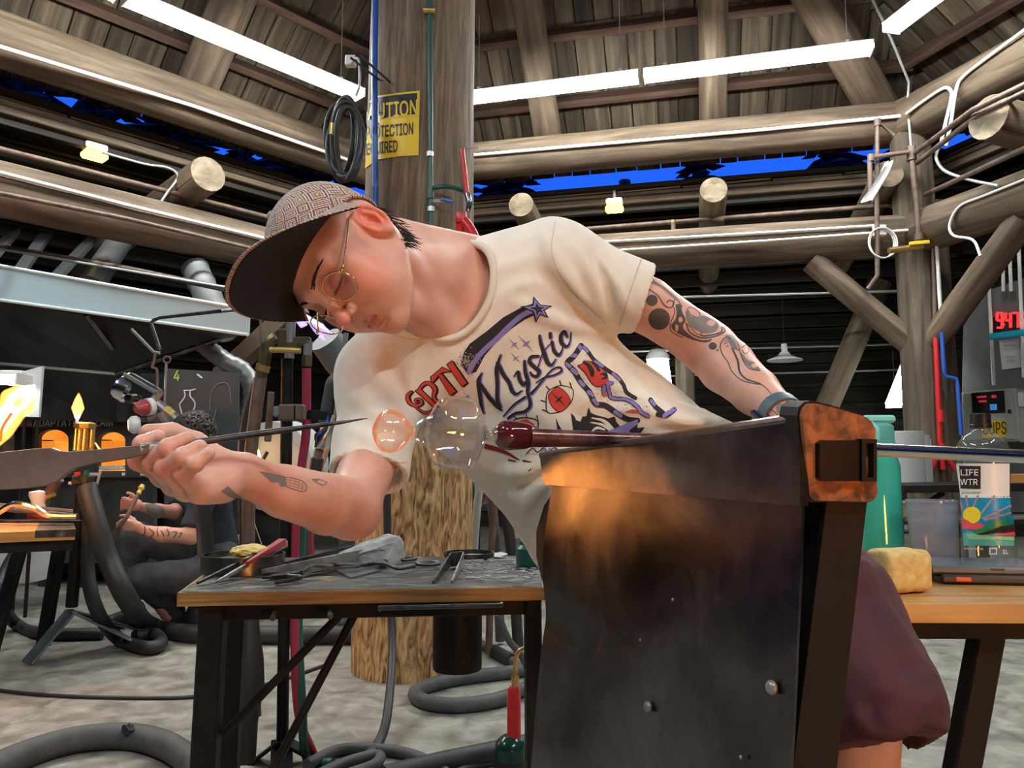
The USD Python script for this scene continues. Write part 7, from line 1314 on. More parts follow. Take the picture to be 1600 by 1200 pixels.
# ---- hood
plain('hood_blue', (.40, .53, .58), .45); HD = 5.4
hA, hB, hC, hDn = at(-40, 408, HD), at(390, 484, HD - .3), at(388, 523, HD - .3), at(-40, 463, HD)
t = thing('extraction_hood', 'pale blue sheet metal hood with black sloping underside at the left', 'hood', (hA + hC) / 2); hn = unit(np.cross(hB - hA, hDn - hA)); hn = hn if hn @ (CAM - hA) > 0 else -hn
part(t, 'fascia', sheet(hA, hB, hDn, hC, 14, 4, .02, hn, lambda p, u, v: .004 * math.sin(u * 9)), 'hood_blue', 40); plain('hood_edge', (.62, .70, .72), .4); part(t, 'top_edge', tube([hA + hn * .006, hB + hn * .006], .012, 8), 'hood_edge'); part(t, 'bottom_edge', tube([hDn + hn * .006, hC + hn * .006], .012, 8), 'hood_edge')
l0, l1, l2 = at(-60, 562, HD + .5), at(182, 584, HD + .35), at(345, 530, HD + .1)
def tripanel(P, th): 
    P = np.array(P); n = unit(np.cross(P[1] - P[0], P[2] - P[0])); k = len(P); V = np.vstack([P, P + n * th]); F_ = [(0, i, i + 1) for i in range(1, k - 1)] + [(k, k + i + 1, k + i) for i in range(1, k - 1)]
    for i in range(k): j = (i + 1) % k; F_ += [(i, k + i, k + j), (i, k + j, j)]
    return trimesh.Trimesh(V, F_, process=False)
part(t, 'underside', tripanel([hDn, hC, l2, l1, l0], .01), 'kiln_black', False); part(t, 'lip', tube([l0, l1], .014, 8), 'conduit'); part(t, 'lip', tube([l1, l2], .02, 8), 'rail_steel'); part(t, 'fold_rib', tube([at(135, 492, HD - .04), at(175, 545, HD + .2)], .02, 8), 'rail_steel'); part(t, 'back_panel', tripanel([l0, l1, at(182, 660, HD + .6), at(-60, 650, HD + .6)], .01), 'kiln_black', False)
plain('duct_steel', (.26, .265, .265), .42, .6)
for nm, pts, r, lb in (('duct', [at(305, 420, 6.4), at(325, 465, 6.2), at(352, 515, 5.9)], .11, 'dark round duct rising behind the pale blue hood near the cap brim'), ('duct', [at(318, 538, 5.6), at(335, 552, 5.55), at(355, 566, 5.5), at(378, 578, 5.5), at(392, 600, 5.5), at(394, 628, 5.5), at(388, 660, 5.5)], .065, 'crooked galvanised duct elbow above the chalkboard'), ('duct', [at(140, 448, 6.2), at(225, 320, 7.4)], .10, 'slanting grey duct above the hood, middle of the left side')):
    P = smoothpath(pts, 6) if len(pts) > 2 else np.array(pts); rr = r * (1 + .05 * np.cos(np.arange(len(P)) * 2.1)); solo(nm, lb, 'duct', tube(P, rr, 18), 'duct_steel', 50)
plain('strut_grey', (.14, .145, .14), .5)
for k, (a, b) in enumerate((((-62, 460), (60, 318)), ((52, 470), (150, 368)), ((20, 440), (82, 352)))): solo('roof_strut', ('leftmost', 'middle', 'shortest')[k] + ' grey strut slanting up in the dark above the hood', 'strut', bar(at(*a, 6.6), at(*b, 7.6), .10, .05), 'strut_grey', False)
pipe('conduit', 'double grey pipe running over the top of the hood on the left', 'pipe', [at(-30, 381, 5.9), at(200, 420, 5.8), at(400, 462, 5.6)], .022, 'iron_pipe'); pipe('conduit', 'thin bright pipe along the double grey pipe above the hood', 'pipe', [at(-30, 384, 5.8), at(230, 428, 5.7), at(390, 455, 5.6)], .010, 'conduit_grey')
solo('diagonal_beam', 'greenish grey diagonal beam behind the duct elbow and brass stand', 'beam', bar(at(345, 590, 6.6), at(470, 475, 6.2), .12, .16), 'log_wood', False)
# ---- bright torch flame with its lit panel at the left edge
t = thing('reflector_panel', 'tall pale blue metal panel lit by the big flame at the left edge', 'panel', at(50, 620, 5.2) * A(1, 1, 0)); o5 = at(50, 620, 5.2); part(t, 'sheet', prism([((onpl(x, y, o5, kn) - o5) @ ku, (onpl(x, y, o5, kn) - o5) @ kv) for x, y in ((37, 651), (62, 652), (68, 572), (40, 580))], o5, ku, kv, -.01, .01), 'hood_edge', False)
for x in (40, 60): q = onpl(x, 640, o5 + kn * .02, kn); part(t, 'stand_rod', rod(v3(q[:2], 0), q, .012, 8), 'frame_steel')
fluo(at(-40, 588, 5.12), at(38, 590, 5.12), 'glaring strip light at the left edge, level with the big flame', hang=False, mat='tube_glow_small', wd=.18)
MAT['flame_core'] = usdkit.material(stage, '/World/Looks/flame_core', {'e': ('emission', {'color': (1.0, .34, .075), 'strength': FLAME})}, surface='e.emission')
def soft(name, col, s, k):
    MAT[name] = usdkit.material(stage, '/World/Looks/' + name, {'e': ('emission', {'color': col, 'strength': s}), 't': ('transparent_bsdf', {}), 'l': ('layer_weight', {'blend': .5}), 'm': ('map_range', {'from_min': 0., 'from_max': k, 'to_min': .0, 'to_max': 1., 'clamp': True}), 'x': ('mix_closure', {})}, [('l.facing', 'm.value'), ('m.result', 'x.fac'), ('e.emission', 'x.closure1'), ('t.BSDF', 'x.closure2')], 'x.closure')
soft('flame_soft', (1.0, .36, .06), 5.0, .75); soft('flame_violet', (.42, .32, 1.0), 2.2, .85); soft('flame_pale', (1.0, .8, .7), 3.0, .8)
FD = 3.5; fl = [at(-70, 722, FD), at(-20, 682, FD), at(8, 650, FD), at(28, 627, FD), at(42, 612, FD), at(54, 602, FD)]; fP = smoothpath(fl, 6); n = len(fP); fr_ = np.interp(np.linspace(0, 1, n), [0, .3, .5, .62, .8, 1], [.030, .056, .050, .062, .046, .006])
t = thing('torch_flame', 'big white-hot torch flame entering at the left edge of the picture', 'flame', fl[2]); part(t, 'core', tube(fP, fr_ * .72, 20, rough=.10), 'flame_core'); part(t, 'outer_flame', tube(fP + A(0, -.005, -.01), fr_ * 1.35, 28, rough=.15), 'flame_soft', True)
solo('glowing_wire', 'thin orange-hot rod bent below the big flame at the left edge', 'rod', tube(smoothpath([at(0, 690, 3.2), at(4, 668, 3.2), at(18, 646, 3.2)], 5), .006, 8), 'hot_brick')
# ---- pilot burner: brass cluster on the black stand, with a small flame
sp_ = at(108, 950, 4.15); SPX = v3(atz(110, 958, 0.0)[:2], 0) * A(1, 1, 0); SPX = at(118, 760, 4.1); fpt = v3(at(108, 952, 4.1)[:2], at(108, 952, 4.1)[2])
foot1, foot2 = atz(42, 1040, 0), atz(225, 1013, 0); apex = at(112, 948, 4.05)
t = thing('torch_stand', 'black tripod torch stand with blue-grey flat feet and a brass burner on top', 'stand', v3(apex[:2], 0)); part(t, 'pole', tube([apex, at(128, 752, 4.1)], .030, 12), 'frame_steel'); noisy('foot_blue', (.10, .14, .155), (.17, .21, .225), scale=8, rough=(.4, .55), metal=.3)
for p in (foot1, foot2, apex * A(1, 1, 0) + A(.25, .45, .0)): part(t, 'foot', bar(p + A(0, 0, .012), apex + A(0, 0, -.02), .10, .012, .003), 'foot_blue', False)
part(t, 'bracket', tube([at(108, 755, 4.1), at(152, 756, 4.1), at(157, 735, 4.1)], .009, 8), 'conduit'); part(t, 'clamp', cbox(at(130, 750, 4.1), (.09, .08, .05), None, .008), 'dark_tool', False)
b0 = at(131, 702, 4.1)
for dx, dy in ((-.026, 0), (.012, -.02), (.03, .015), (-.005, .025)): part(t, 'brass_tube', rod(b0 + A(dx, dy, -.02), b0 + A(dx, dy, .115), .0165, 12), 'brass')
part(t, 'scalloped_top', lathe([(.02, .10), (.055, .112), (.058, .135), (.04, .145), (.0, .140), (0, .10)], b0, n=8), 'brass', False); part(t, 'base_collar', lathe([(0, -.03), (.07, -.03), (.055, -.005), (0, .0)], b0, n=20), 'brass'); part(t, 'pilot_tube', tube([b0 + A(-.05, 0, -.03), b0 + A(-.048, 0, .10), b0 + A(-.045, 0, .155)], [.012, .007, .006], 10), 'brass'); part(t, 'outlet', tube([b0 + A(.04, 0, 0), b0 + A(.06, 0, .03), b0 + A(.085, 0, -.005)], .008, 8), 'brass')
fp = b0 + A(-.045, 0, .155); t = thing('pilot_flame', 'small yellow candle-like flame on the brass burner', 'flame', fp); glow('flame_small', (1.0, .62, .22), 9.0); part(t, 'flame', lathe([(.019 * math.sin(math.pi * x ** .62) * (1 - .35 * x), .135 * x) for x in np.linspace(0, 1, 15)], fp, n=20), 'flame_small'); part(t, 'blue_base', lathe([(0, -.02), (.008, -.012), (.010, .012), (0, .02)], fp, n=14), 'flame_violet'); part(t, 'halo', lathe([(0, .01), (.020, .03), (.034, .065), (.02, .11), (0, .16)], fp, n=18), 'flame_soft', True)
def hose(label, pts, r, mat='rubber', n=10, sm=6, rip=None, name='hose', grp=None): return solo(name, label, 'hose', tube(smoothpath(pts, sm), r, n if not rip else 24, ripple=rip), mat, 60, grp)
fz = lambda x, y, r: atz(x, y, r)
hose('thick black sleeve hose dropping from the torch stand to the floor beside the crouching helper', [at(135, 760, 4.05), at(150, 815, 4.0), at(168, 870, 4.0), at(200, 938, 4.0), fz(235, 978, .05), fz(300, 990, .05), fz(420, 992, .05), fz(560, 992, .05)], .052)
hose('grey hose looping under the torch stand to a bend by its right foot', [at(140, 800, 4.1), at(136, 880, 4.08), at(150, 950, 4.05), fz(185, 998, .04), fz(230, 1012, .04), fz(252, 1005, .04), fz(240, 990, .04), fz(210, 995, .04)], .036)
hose('black hose curling in from the left edge behind the tripod foot', [at(45, 830, 4.6), at(10, 890, 4.5), at(0, 935, 4.4), fz(25, 975, .035), fz(70, 990, .035), fz(160, 990, .035)], .034); hose('green supply hose taped to the torch stand', [at(134, 735, 4.1), at(138, 790, 4.1), at(150, 832, 4.05)], .016, 'green_paint'); hose('red supply hose taped to the torch stand', [at(121, 738, 4.12), at(124, 770, 4.12), at(143, 828, 4.06)], .016, 'red_paint')
# ---- left work table
LZ = .70; la, lb_, lc, ld = atz(-120, 836, LZ), atz(118, 828, LZ), atz(112, 812, LZ), atz(-60, 815, LZ); t = thing('back_work_table', 'scarred wooden table with black legs at the left edge behind the blade', 'table', v3((la + lb_)[:2] / 2, 0))
part(t, 'top', slab([la, lb_, lc, ld], LZ - .045, LZ, lb_ - la), 'seat_wood'); part(t, 'charred_corner', slab([la + (lb_ - la) * .72 + A(0, 0, 0), lb_ + A(0.004, -.004, 0), lc + A(.004, 0, 0), ld + (lc - ld) * .72], LZ - .03, LZ + .003, lb_ - la)[:2], 'burnt_top', False); part(t, 'apron', bar(la + A(0, .04, -.07), lb_ + A(-.03, .04, -.07), .03, .05), 'frame_steel', False)
for a, b in (((38, 835, 4.35), (10, 935, 4.2)), ((96, 835, 4.4), (76, 955, 4.3))): pa = at(*a); pb_ = at(*b); part(t, 'leg', bar(pb_ + (pb_ - pa) * (pb_[2] / max(pa[2] - pb_[2], .01)), pa, .06, .05), 'frame_steel', False)
q = atz(25, 822, LZ) + A(0, 0, .02); t = thing('chrome_jacks', 'shiny curved jacks on the far left table', 'jacks', q); part(t, 'bow', tube(smoothpath([q + A(-.25, 0, .03), q + A(-.12, 0, .035), q + A(-.02, 0, .085), q + A(.08, 0, .07), q + A(.16, 0, .03), q + A(.3, 0, .025)], 6), .016, 8), 'chrome'); part(t, 'blade', bar(q + A(-.3, .05, .0), q + A(.3, .04, .0), .03, .015), 'dark_tool', False)
for k, (a, b) in enumerate((((-10, 789, 4.25), (116, 800, 4.2)), ((-10, 794, 4.2), (116, 806, 4.15)))): solo('steel_rod', ('rear' if k == 0 else 'front') + ' dark rod lying across the tools on the far left table', 'rod', rod(at(*a), at(*b), .014, 8), 'iron_pipe')
q = atz(48, 812, LZ); plain('red_cap', (.50, .05, .03), .4); t = thing('red_jar', 'small clear jar with a red lid on the far left table', 'jar', q + A(.0, .06, 0)); q = q + A(0, .06, 0); part(t, 'jar', lathe([(0, 0), (.05, 0), (.05, .05), (0, .05)], q, n=20), 'red_cap'); part(t, 'top', lathe([(0, .05), (.045, .05), (.035, .09), (.05, .13), (.05, .15), (0, .16)], q, n=20), 'fixture_white')
q = at(72, 790, 4.3); t = thing('bench_torch', 'small torch with red and green hoses lying on the far left table', 'torch', q); part(t, 'head', rod(at(76, 772, 4.3), at(92, 748, 4.3), .030, 10), 'iron_pipe'); part(t, 'hose', rod(at(60, 800, 4.3), at(76, 774, 4.3), .014, 8), 'red_paint'); part(t, 'hose', rod(at(68, 802, 4.3), at(82, 776, 4.3), .014, 8), 'green_paint'); part(t, 'brass_nut', rod(at(74, 778, 4.28), at(85, 772, 4.28), .014, 8), 'brass')
solo('blue_crate', 'pale grey-green cabinet standing below the far left table', 'cabinet', bx(at(-40, 905, 5.2) + A(0, 0, -.03), at(45, 830, 5.2) + A(0, .4, 0)), 'box_grey', False)
# ---- hanging torch with hooks
q = at(215, 610, 2.3); ax_ = unit(at(268, 640, 2.3) - at(192, 596, 2.3)); Rt = frame(ax_); t = thing('hand_torch', 'chrome gas torch head with red and clear knobs hanging behind the working hand', 'torch', q)
part(t, 'head', lathe([(0, 0), (.034, 0), (.038, .012), (.038, .038), (.030, .045), (0, .045)], at(186, 592, 2.3) + A(0, .0, -.02), ax_, 26), 'chrome'); part(t, 'mixer_block', cbox(at(218, 612, 2.3), (.115, .05, .075), Rt, .01), 'chrome', False); part(t, 'top_plate', cbox(at(222, 600, 2.29), (.11, .045, .012), Rt, .003), 'duct_steel', False); part(t, 'port', lathe([(0, 0), (.014, 0), (.014, .03), (.010, .032), (.008, .02), (0, .02)], at(209, 622, 2.27) + A(0, 0.0, 0), A(0, -1, -.1), 20), 'dark_tool')
plain('knob_red', (.36, .05, .06), .3); part(t, 'red_knob', lathe([(0, 0), (.016, 0), (.024, .008), (.024, .02), (.010, .04), (0, .04)], at(231, 636, 2.26), unit(A(-.5, -.8, -.2)), 20), 'knob_red'); part(t, 'knob_ring', lathe([(.018, -.012), (.026, -.012), (.026, .004), (.018, .004), (.018, -.012)], at(231, 636, 2.26), unit(A(-.5, -.8, -.2)), 20), 'fixture_white'); part(t, 'clear_knob', lathe([(0, 0), (.020, 0), (.026, .008), (.026, .022), (.016, .032), (0, .032)], at(219, 663, 2.25), unit(A(-.8, -.5, -.1)), 20), 'fixture_white')
for a, b, r in (((245, 630, 2.28), (275, 655, 2.28), .014), ((232, 655, 2.27), (262, 640, 2.3), .009), ((250, 645, 2.26), (268, 668, 2.28), .012)): part(t, 'valve_stem', rod(at(*a), at(*b), r, 10), 'duct_steel')
part(t, 'brass_nut', rod(at(258, 640, 2.28), at(270, 650, 2.28), .018, 6), 'brass', False); part(t, 'hose_tail', tube(smoothpath([at(262, 655, 2.3), at(283, 668, 2.32), at(300, 700, 2.4), at(318, 780, 2.45), at(326, 870, 2.5)], 6), .020, 10), 'rubber'); part(t, 'hose_tail', tube(smoothpath([at(275, 660, 2.32), at(300, 720, 2.45), at(312, 800, 2.5), at(317, 870, 2.5)], 6), .016, 10), 'iron_pipe')
t = thing('hanger_wire', 'bent dark rod and wire hooks holding the chrome torch head', 'hook', at(248, 540, 2.35)); part(t, 'rod', tube([at(412, 479, 2.6), at(345, 486, 2.35), at(250, 496, 2.35), at(240, 500, 2.35), at(236, 505, 2.35), at(250, 547, 2.35)], .0058, 8), 'dark_tool'); part(t, 'rod', tube([at(205, 514, 2.33), at(240, 550, 2.35), at(250, 552, 2.35)], .005, 8), 'duct_steel'); part(t, 'hook', tube(smoothpath([at(243, 552, 2.35), at(240, 568, 2.35), at(238, 574, 2.35), at(245, 578, 2.35), at(246, 600, 2.35), at(243, 622, 2.34)], 5), .004, 8), 'iron_pipe'); part(t, 'eye', tube([at(261, 562, 2.35) + A(math.cos(a) * .0105, 0, math.sin(a) * .0105) for a in np.linspace(0, 6.283, 20)], .0028, 6, caps=False), 'iron_pipe'); part(t, 'pin', tube([at(260, 568, 2.35), at(257, 632, 2.34)], .0045, 8), 'duct_steel')
# ---- chalkboard
noisy('board_grey', (.030, .036, .040), (.055, .063, .068), scale=3, rough=(.5, .7)); plain('chalk_green', (.50, .58, .12), .9); plain('chalk_line', (.22, .23, .23), .9); bo = at(315, 660, 5.0); bn_ = unit(A(-.05, 1, 0)); bu = unit(np.cross(bn_, (0, 0, 1)))
def b3(px, py, o=0): return onpl(px, py, bo - bn_ * o, bn_)
def b2(px, py): p = b3(px, py) - bo; return (p @ bu, p[2])
t = thing('chalkboard', 'grey chalkboard with a chalk vase outline and yellow number 4, above the helper', 'chalkboard', bo); part(t, 'board', prism([b2(*p) for p in ((258, 576), (374, 583), (372, 800), (258, 800))], bo, bu, A(0, 0, 1), -.015, .015), 'board_grey', False)
part(t, 'number', text('4', .062, b3(270, 594, .018), bu, A(0, 0, 1), .002, True, .8), 'chalk_green', False)
def chalk(name, pts, w=.005, mat='chalk'): part(t, name, tube([b3(*p, .017) for p in smoothpath([(*q, 0) for q in pts], 5)[:, :2]], w, 6), mat)
chalk('vase_line', [(288, 610), (289, 619), (285, 626), (281, 632), (283, 642), (285, 650)]); chalk('vase_line', [(297, 610), (297, 619), (302, 625), (305, 632), (302, 642), (298, 646)]); chalk('vase_line', [(287, 610), (298, 610), (306, 608)]); chalk('faint_arch', [(328, 640), (330, 615), (338, 602), (350, 598), (358, 604), (361, 630)], .003, 'chalk_line'); chalk('chalk_mark', [(308, 585), (316, 591)], .007); chalk('vase_line', [(334, 658), (338, 640)], .003, 'chalk_line')
# ---- round furnace door with small flames, left of the brass stand
q = at(425, 728, 5.2); plain('cream_enamel', (.62, .58, .48), .5); t = thing('round_furnace', 'cream-coloured round furnace front with tiny flames at its edge', 'furnace', q); part(t, 'front', lathe([(0, -.02), (.19, -.02), (.26, .0), (.26, .05), (0, .05)], q, A(.2, 1, 0), 40), 'cream_enamel'); part(t, 'ring', lathe([(.24, -.04), (.30, -.03), (.32, .2), (.24, .2), (.24, -.04)], q, A(.2, 1, 0), 40), 'box_grey'); part(t, 'stand', bx((q[0] - .2, q[1] + .06, 0), (q[0] + .2, q[1] + .35, q[2] - .1)), 'kiln_black', False); part(t, 'handle', rod(at(407, 725, 5.05), at(418, 706, 5.05), .012, 6), 'black_paint')
for k, (x, y) in enumerate(((379, 719), (391, 722), (403, 726))): solo('gas_flame', ('left', 'middle', 'right')[k] + ' one of three tiny orange flames behind the forearm', 'flame', lathe([(0, 0), (.018, .02), (.022, .05), (.008, .10), (0, .12)], at(x, y + 4, 5.0), n=12), 'flame_small')
# ---- brass manifold on its stand
plain('old_brass', (.20, .16, .085), .32, .85); BD = 2.6; t = thing('gas_manifold', 'brass gas manifold on a black stand pole with hoses, behind the forearm', 'manifold', v3(at(440, 1150, BD)[:2], 0)); mt = lambda x, y, d=BD: at(x, y, d)
part(t, 'pole', rod(mt(441, 1172), mt(449, 560), .020, 12), 'frame_steel'); part(t, 'upright', rod(mt(452, 560), mt(456, 470), .016, 10), 'duct_steel'); part(t, 'body', cat(cbox(mt(442, 528), (.030, .035, .062), None, .006), cbox(mt(452, 541), (.075, .035, .03), None, .005)), 'old_brass', False); part(t, 'elbow', tube(smoothpath([mt(431, 527), mt(420, 536), mt(416, 552)], 4), .018, 10), 'old_brass'); part(t, 'union', rod(mt(416, 552), mt(407, 592), .020, 6), 'old_brass', False); part(t, 'union_ring', rod(mt(412, 570), mt(409, 580), .024, 6), 'brass', False); part(t, 'arm', cbox(mt(473, 533), (.055, .028, .028), None, .005), 'old_brass', False); part(t, 'drop', rod(mt(482, 533), mt(480, 560), .015, 10), 'duct_steel'); part(t, 'union', rod(mt(480, 555), mt(479, 572), .018, 6), 'old_brass', False); part(t, 'cross_pipe', rod(mt(422, 546, 2.55), mt(470, 548, 2.55), .010, 10), 'brass'); part(t, 'valve_knob', lathe([(0, 0), (.012, 0), (.014, .01), (.006, .016), (.006, .04), (0, .04)], mt(440, 500), (0, 0, 1), 14), 'duct_steel'); part(t, 'bleed_nut', ell(mt(444, 484), (.012, .012, .012), None, 2), 'duct_steel'); part(t, 'clamp', cat(cbox(mt(452, 645, 2.56), (.065, .05, .055), None, .006), cbox(mt(468, 645, 2.56), (.035, .05, .055), None, .006)), 'iron_pipe', False); part(t, 'wing_nut', cbox(mt(432, 643, 2.54), (.02, .02, .035), None, .005), 'duct_steel', False); part(t, 'side_arm', bar(mt(476, 648, 2.6), mt(545, 650, 2.6), .03, .032), 'frame_steel', False); part(t, 'lever', bar(mt(424, 612, 2.58), mt(418, 690, 2.58), .02, .02), 'iron_pipe', False); part(t, 'rail_wire', tube([mt(408, 600), mt(407, 486), mt(412, 478), mt(440, 478)], .0048, 8), 'iron_pipe')
ap = at(440, 1160, BD)
for x, y in ((372, 1208), (532, 1204), (440, 1212)): part(t, 'foot', bar(at(x, y, BD - (.1 if x == 440 else 0)), ap + A(0, 0, .01), .07, .012, .003), 'frame_steel', False)
part(t, 'sleeve_bulge', lathe([(.035, 0), (.038, .12), (.055, .24), (.05, .32), (.032, .43), (.03, .50), (0, .5), (0, 0)], v3(at(382, 1190, 2.5)[:2], at(382, 1190, 2.5)[2]), n=20), 'rubber')
hose('black hose rising from the manifold union past the chalkboard edge', [at(407, 590, 2.6), at(400, 640, 2.6), at(391, 720, 2.6), at(388, 850, 2.6), at(392, 1000, 2.6), at(398, 1120, 2.55)], .022, 'iron_pipe'); hose('slim black hose left of the brass manifold union', [at(402, 600, 2.62), at(385, 660, 2.62), at(380, 740, 2.62), at(384, 900, 2.6)], .018); hose('dark red hose hanging from the right union of the manifold', [at(479, 575, 2.6), at(479, 620, 2.6), at(478, 680, 2.6), at(470, 740, 2.6), at(462, 840, 2.6), at(460, 960, 2.6), at(466, 1110, 2.55), fz(490, 1180, .016)], .0155, 'hose_red') if plain('hose_red', (.30, .025, .05), .4) is None else 0
hose('green hose beside the dark red one under the forearm', [at(478, 740, 2.62), at(472, 830, 2.62), at(466, 960, 2.62), at(472, 1100, 2.55), fz(480, 1185, .016), fz(520, 1192, .016)], .0155, 'green_paint'); hose('thin pink hose curving down behind the newspaper pad', [at(492, 800, 2.7), at(486, 840, 2.7), at(488, 870, 2.7)], .009, 'knob_red')
t = thing('lever_valve', 'chrome spray valve on a thin rod hanging beside the right sleeve', 'valve', at(508, 690, 2.4)); part(t, 'rod', tube([at(541, 520, 2.4), at(527, 630, 2.4), at(520, 650, 2.4)], .008, 10), 'duct_steel'); part(t, 'union', rod(at(526, 622, 2.4), at(522, 648, 2.4), .013, 10), 'chrome'); part(t, 'body', tube([at(520, 645, 2.4), at(512, 672, 2.4), at(505, 682, 2.4), at(502, 700, 2.4)], [.012, .016, .028, .024], 14), 'chrome'); part(t, 'nut', rod(at(499, 702, 2.4), at(496, 716, 2.4), .014, 8), 'iron_pipe', False); part(t, 'socket', tube([at(496, 716, 2.4), at(492, 742, 2.4), at(490, 760, 2.4)], [.020, .020, .017], 12), 'rubber')
# ---- violet flame torch behind the face
P = [at(465, 488, 2.75), at(485, 505, 2.75), at(505, 518, 2.75), at(525, 528, 2.75)]; t = thing('torch_burner', 'big grey torch barrel with a violet flame, behind the nose and shoulder', 'torch', at(540, 565, 2.9)); part(t, 'barrel', tube([at(508, 530, 2.85), at(532, 562, 2.9), at(566, 602, 2.95)], [.062, .066, .060], 24), 'strut_grey'); part(t, 'ring', rod(at(541, 572, 2.9), at(545, 578, 2.9), .070, 24), 'duct_steel')
for k, (x, y) in enumerate(((552, 566), (546, 592))): part(t, 'slot', bar(at(x - 5, y - 6, 2.84), at(x + 5, y + 6, 2.84), .014, .02, .005), 'black_paint', False)
t = thing('violet_flame', 'violet and white flame flickering below the cap brim behind the glasses', 'flame', P[1])
for nm, pts, rr, m_ in (('tongue', [at(462, 487, 2.75), at(470, 496, 2.75), at(484, 500, 2.75), at(500, 514, 2.75), at(520, 522, 2.75)], [.008, .024, .012, .024, .004], 'flame_violet'), ('tongue', [at(464, 502, 2.74), at(472, 506, 2.74), at(480, 507, 2.74)], [.004, .016, .004], 'flame_violet'), ('bright_streak', [at(466, 488, 2.72), at(478, 495, 2.72), at(500, 508, 2.72), at(514, 518, 2.72)], [.004, .009, .008, .002], 'flame_pale'), ('tongue', [at(500, 524, 2.78), at(508, 531, 2.78)], [.010, .004], 'flame_violet')):
    Q_ = smoothpath(pts, 12); part(t, nm, tube(Q_, np.interp(np.linspace(0, 1, len(Q_)), np.linspace(0, 1, len(rr)), rr), 24), m_, True)
# ---- white outlet, bottles and bits behind the tool table
t = thing('outlet_plate', 'white double outlet plate low behind the helper', 'outlet', at(382, 846, 4.9)); part(t, 'plate', cbox(at(382, 846, 4.9), (.085, .03, .085), None, .006), 'white_paint', False)
for x in (377, 388):
    for y in (841, 850): part(t, 'socket', ell(at(x, y, 4.88), (.007, .006, .009), None, 2), 'black_paint')
hose('grey ribbed hose sagging across the floor in the lower left corner', [fz(-40, 1215, .045), fz(40, 1178, .045), fz(120, 1155, .045), fz(200, 1150, .045), fz(260, 1165, .045), fz(310, 1200, .045), fz(350, 1250, .045)], .043, 'hose_grey', rip=.035) if noisy('hose_grey', (.045, .045, .045), (.085, .085, .083), scale=20, rough=(.55, .75), bump=.1) is None else 0
q = fz(200, 1140, .08); lump(q + A(0, 0, -.0), (.02, .012, .02), 'burnt_top', 'hose_tape', 'frayed tape knot on the ribbed grey hose', 'tape', 4, .6, sub=3); hose('thin black cable lying straight across the floor to the table legs', [fz(-40, 1074, .008), fz(60, 1085, .008), fz(180, 1090, .008), fz(310, 1088, .008), fz(420, 1068, .008), fz(520, 1035, .008)], .008)
hose('coiled grey hose loop on the floor right of the post base', [fz(870, 1040, .03), fz(800, 1050, .03), fz(720, 1060, .03), fz(668, 1072, .03), fz(648, 1085, .03), fz(670, 1098, .03), fz(720, 1102, .03), fz(780, 1093, .03), fz(822, 1075, .03), fz(870, 1062, .03)], .031, 'hose_grey'); hose('grey hose with a taped joint behind the coiled loop', [fz(720, 985, .025), fz(755, 1008, .025), fz(785, 1022, .025), fz(815, 1045, .03)], .024, 'hose_grey'); solo('tape_wrap', 'dark tape wrap on the hose joint beside the post', 'tape', rod(fz(772, 1017, .026), fz(800, 1033, .028), .034, 12), 'rubber'); hose('slim hose dropping behind the right table leg', [at(778, 960, 2.6), at(795, 1000, 2.6), at(818, 1030, 2.6), at(840, 1090, 2.6)], .012, 'hose_grey')
hose('front one of the grey hoses bundled at the bottom under the table', [fz(480, 1195, .02), fz(530, 1172, .02), fz(600, 1172, .02), fz(660, 1186, .02), fz(720, 1225, .02)], .020, 'hose_grey'); hose('short hose of the bundle at the bottom under the table', [fz(500, 1210, .02), fz(540, 1192, .02), fz(590, 1180, .025), fz(585, 1195, .02), fz(530, 1215, .02)], .019, 'hose_grey'); hose('thick dark hose lying at the bottom between table and torch', [fz(600, 1215, .035), fz(680, 1195, .035), fz(760, 1178, .035), fz(850, 1158, .035), fz(930, 1140, .035)], .036, 'rubber'); hose('thin grey hose at the bottom edge beside the propane cylinder', [fz(690, 1225, .015), fz(730, 1200, .015), fz(790, 1184, .015)], .014, 'hose_grey')
for k, (pts, r, m_, lb) in enumerate((([(748, 720), (742, 760), (730, 800), (722, 850)], .014, 'green_paint', 'green hose right of the post behind the goblet'), ([(776, 730), (758, 770), (738, 808), (722, 838)], .014, 'hose_red', 'dark red hose crossing right of the post behind the goblet'), ([(752, 715), (765, 760), (770, 800), (776, 870)], .020, 'hose_grey', 'grey hose nearest the post behind the goblet'), ([(738, 735), (748, 760), (745, 800), (740, 870)], .016, 'box_grey', 'pale hose just right of the post edge'), ([(783, 745), (790, 800), (800, 870)], .022, 'rubber', 'black hose in front of the hanging shirt hem'), ([(765, 740), (772, 800), (768, 860)], .014, 'iron_pipe', 'brown hose among those right of the post'))): hose(lb, [at(x, y, 4.5 - .09 * k) for x, y in pts] + [at(pts[-1][0] * 2 - pts[-2][0], pts[-1][1] * 2 - pts[-2][1], 4.5 - .09 * k) * A(1, 1, 0) + A(0, 0, .02)], r * 1.4, m_)
t = thing('far_bench', 'dark far bench seen between the post and the shirt', 'bench', at(780, 800, 5.5)); part(t, 'top', bar(at(735, 790, 5.5), at(835, 788, 5.5), .5, .05), 'kiln_black', False); part(t, 'leg', bar(at(745, 800, 5.5) * A(1, 1, 0), at(745, 795, 5.5), .05, .05), 'kiln_black', False); part(t, 'leg', bar(at(828, 800, 5.5) * A(1, 1, 0), at(828, 793, 5.5), .05, .05), 'kiln_black', False)
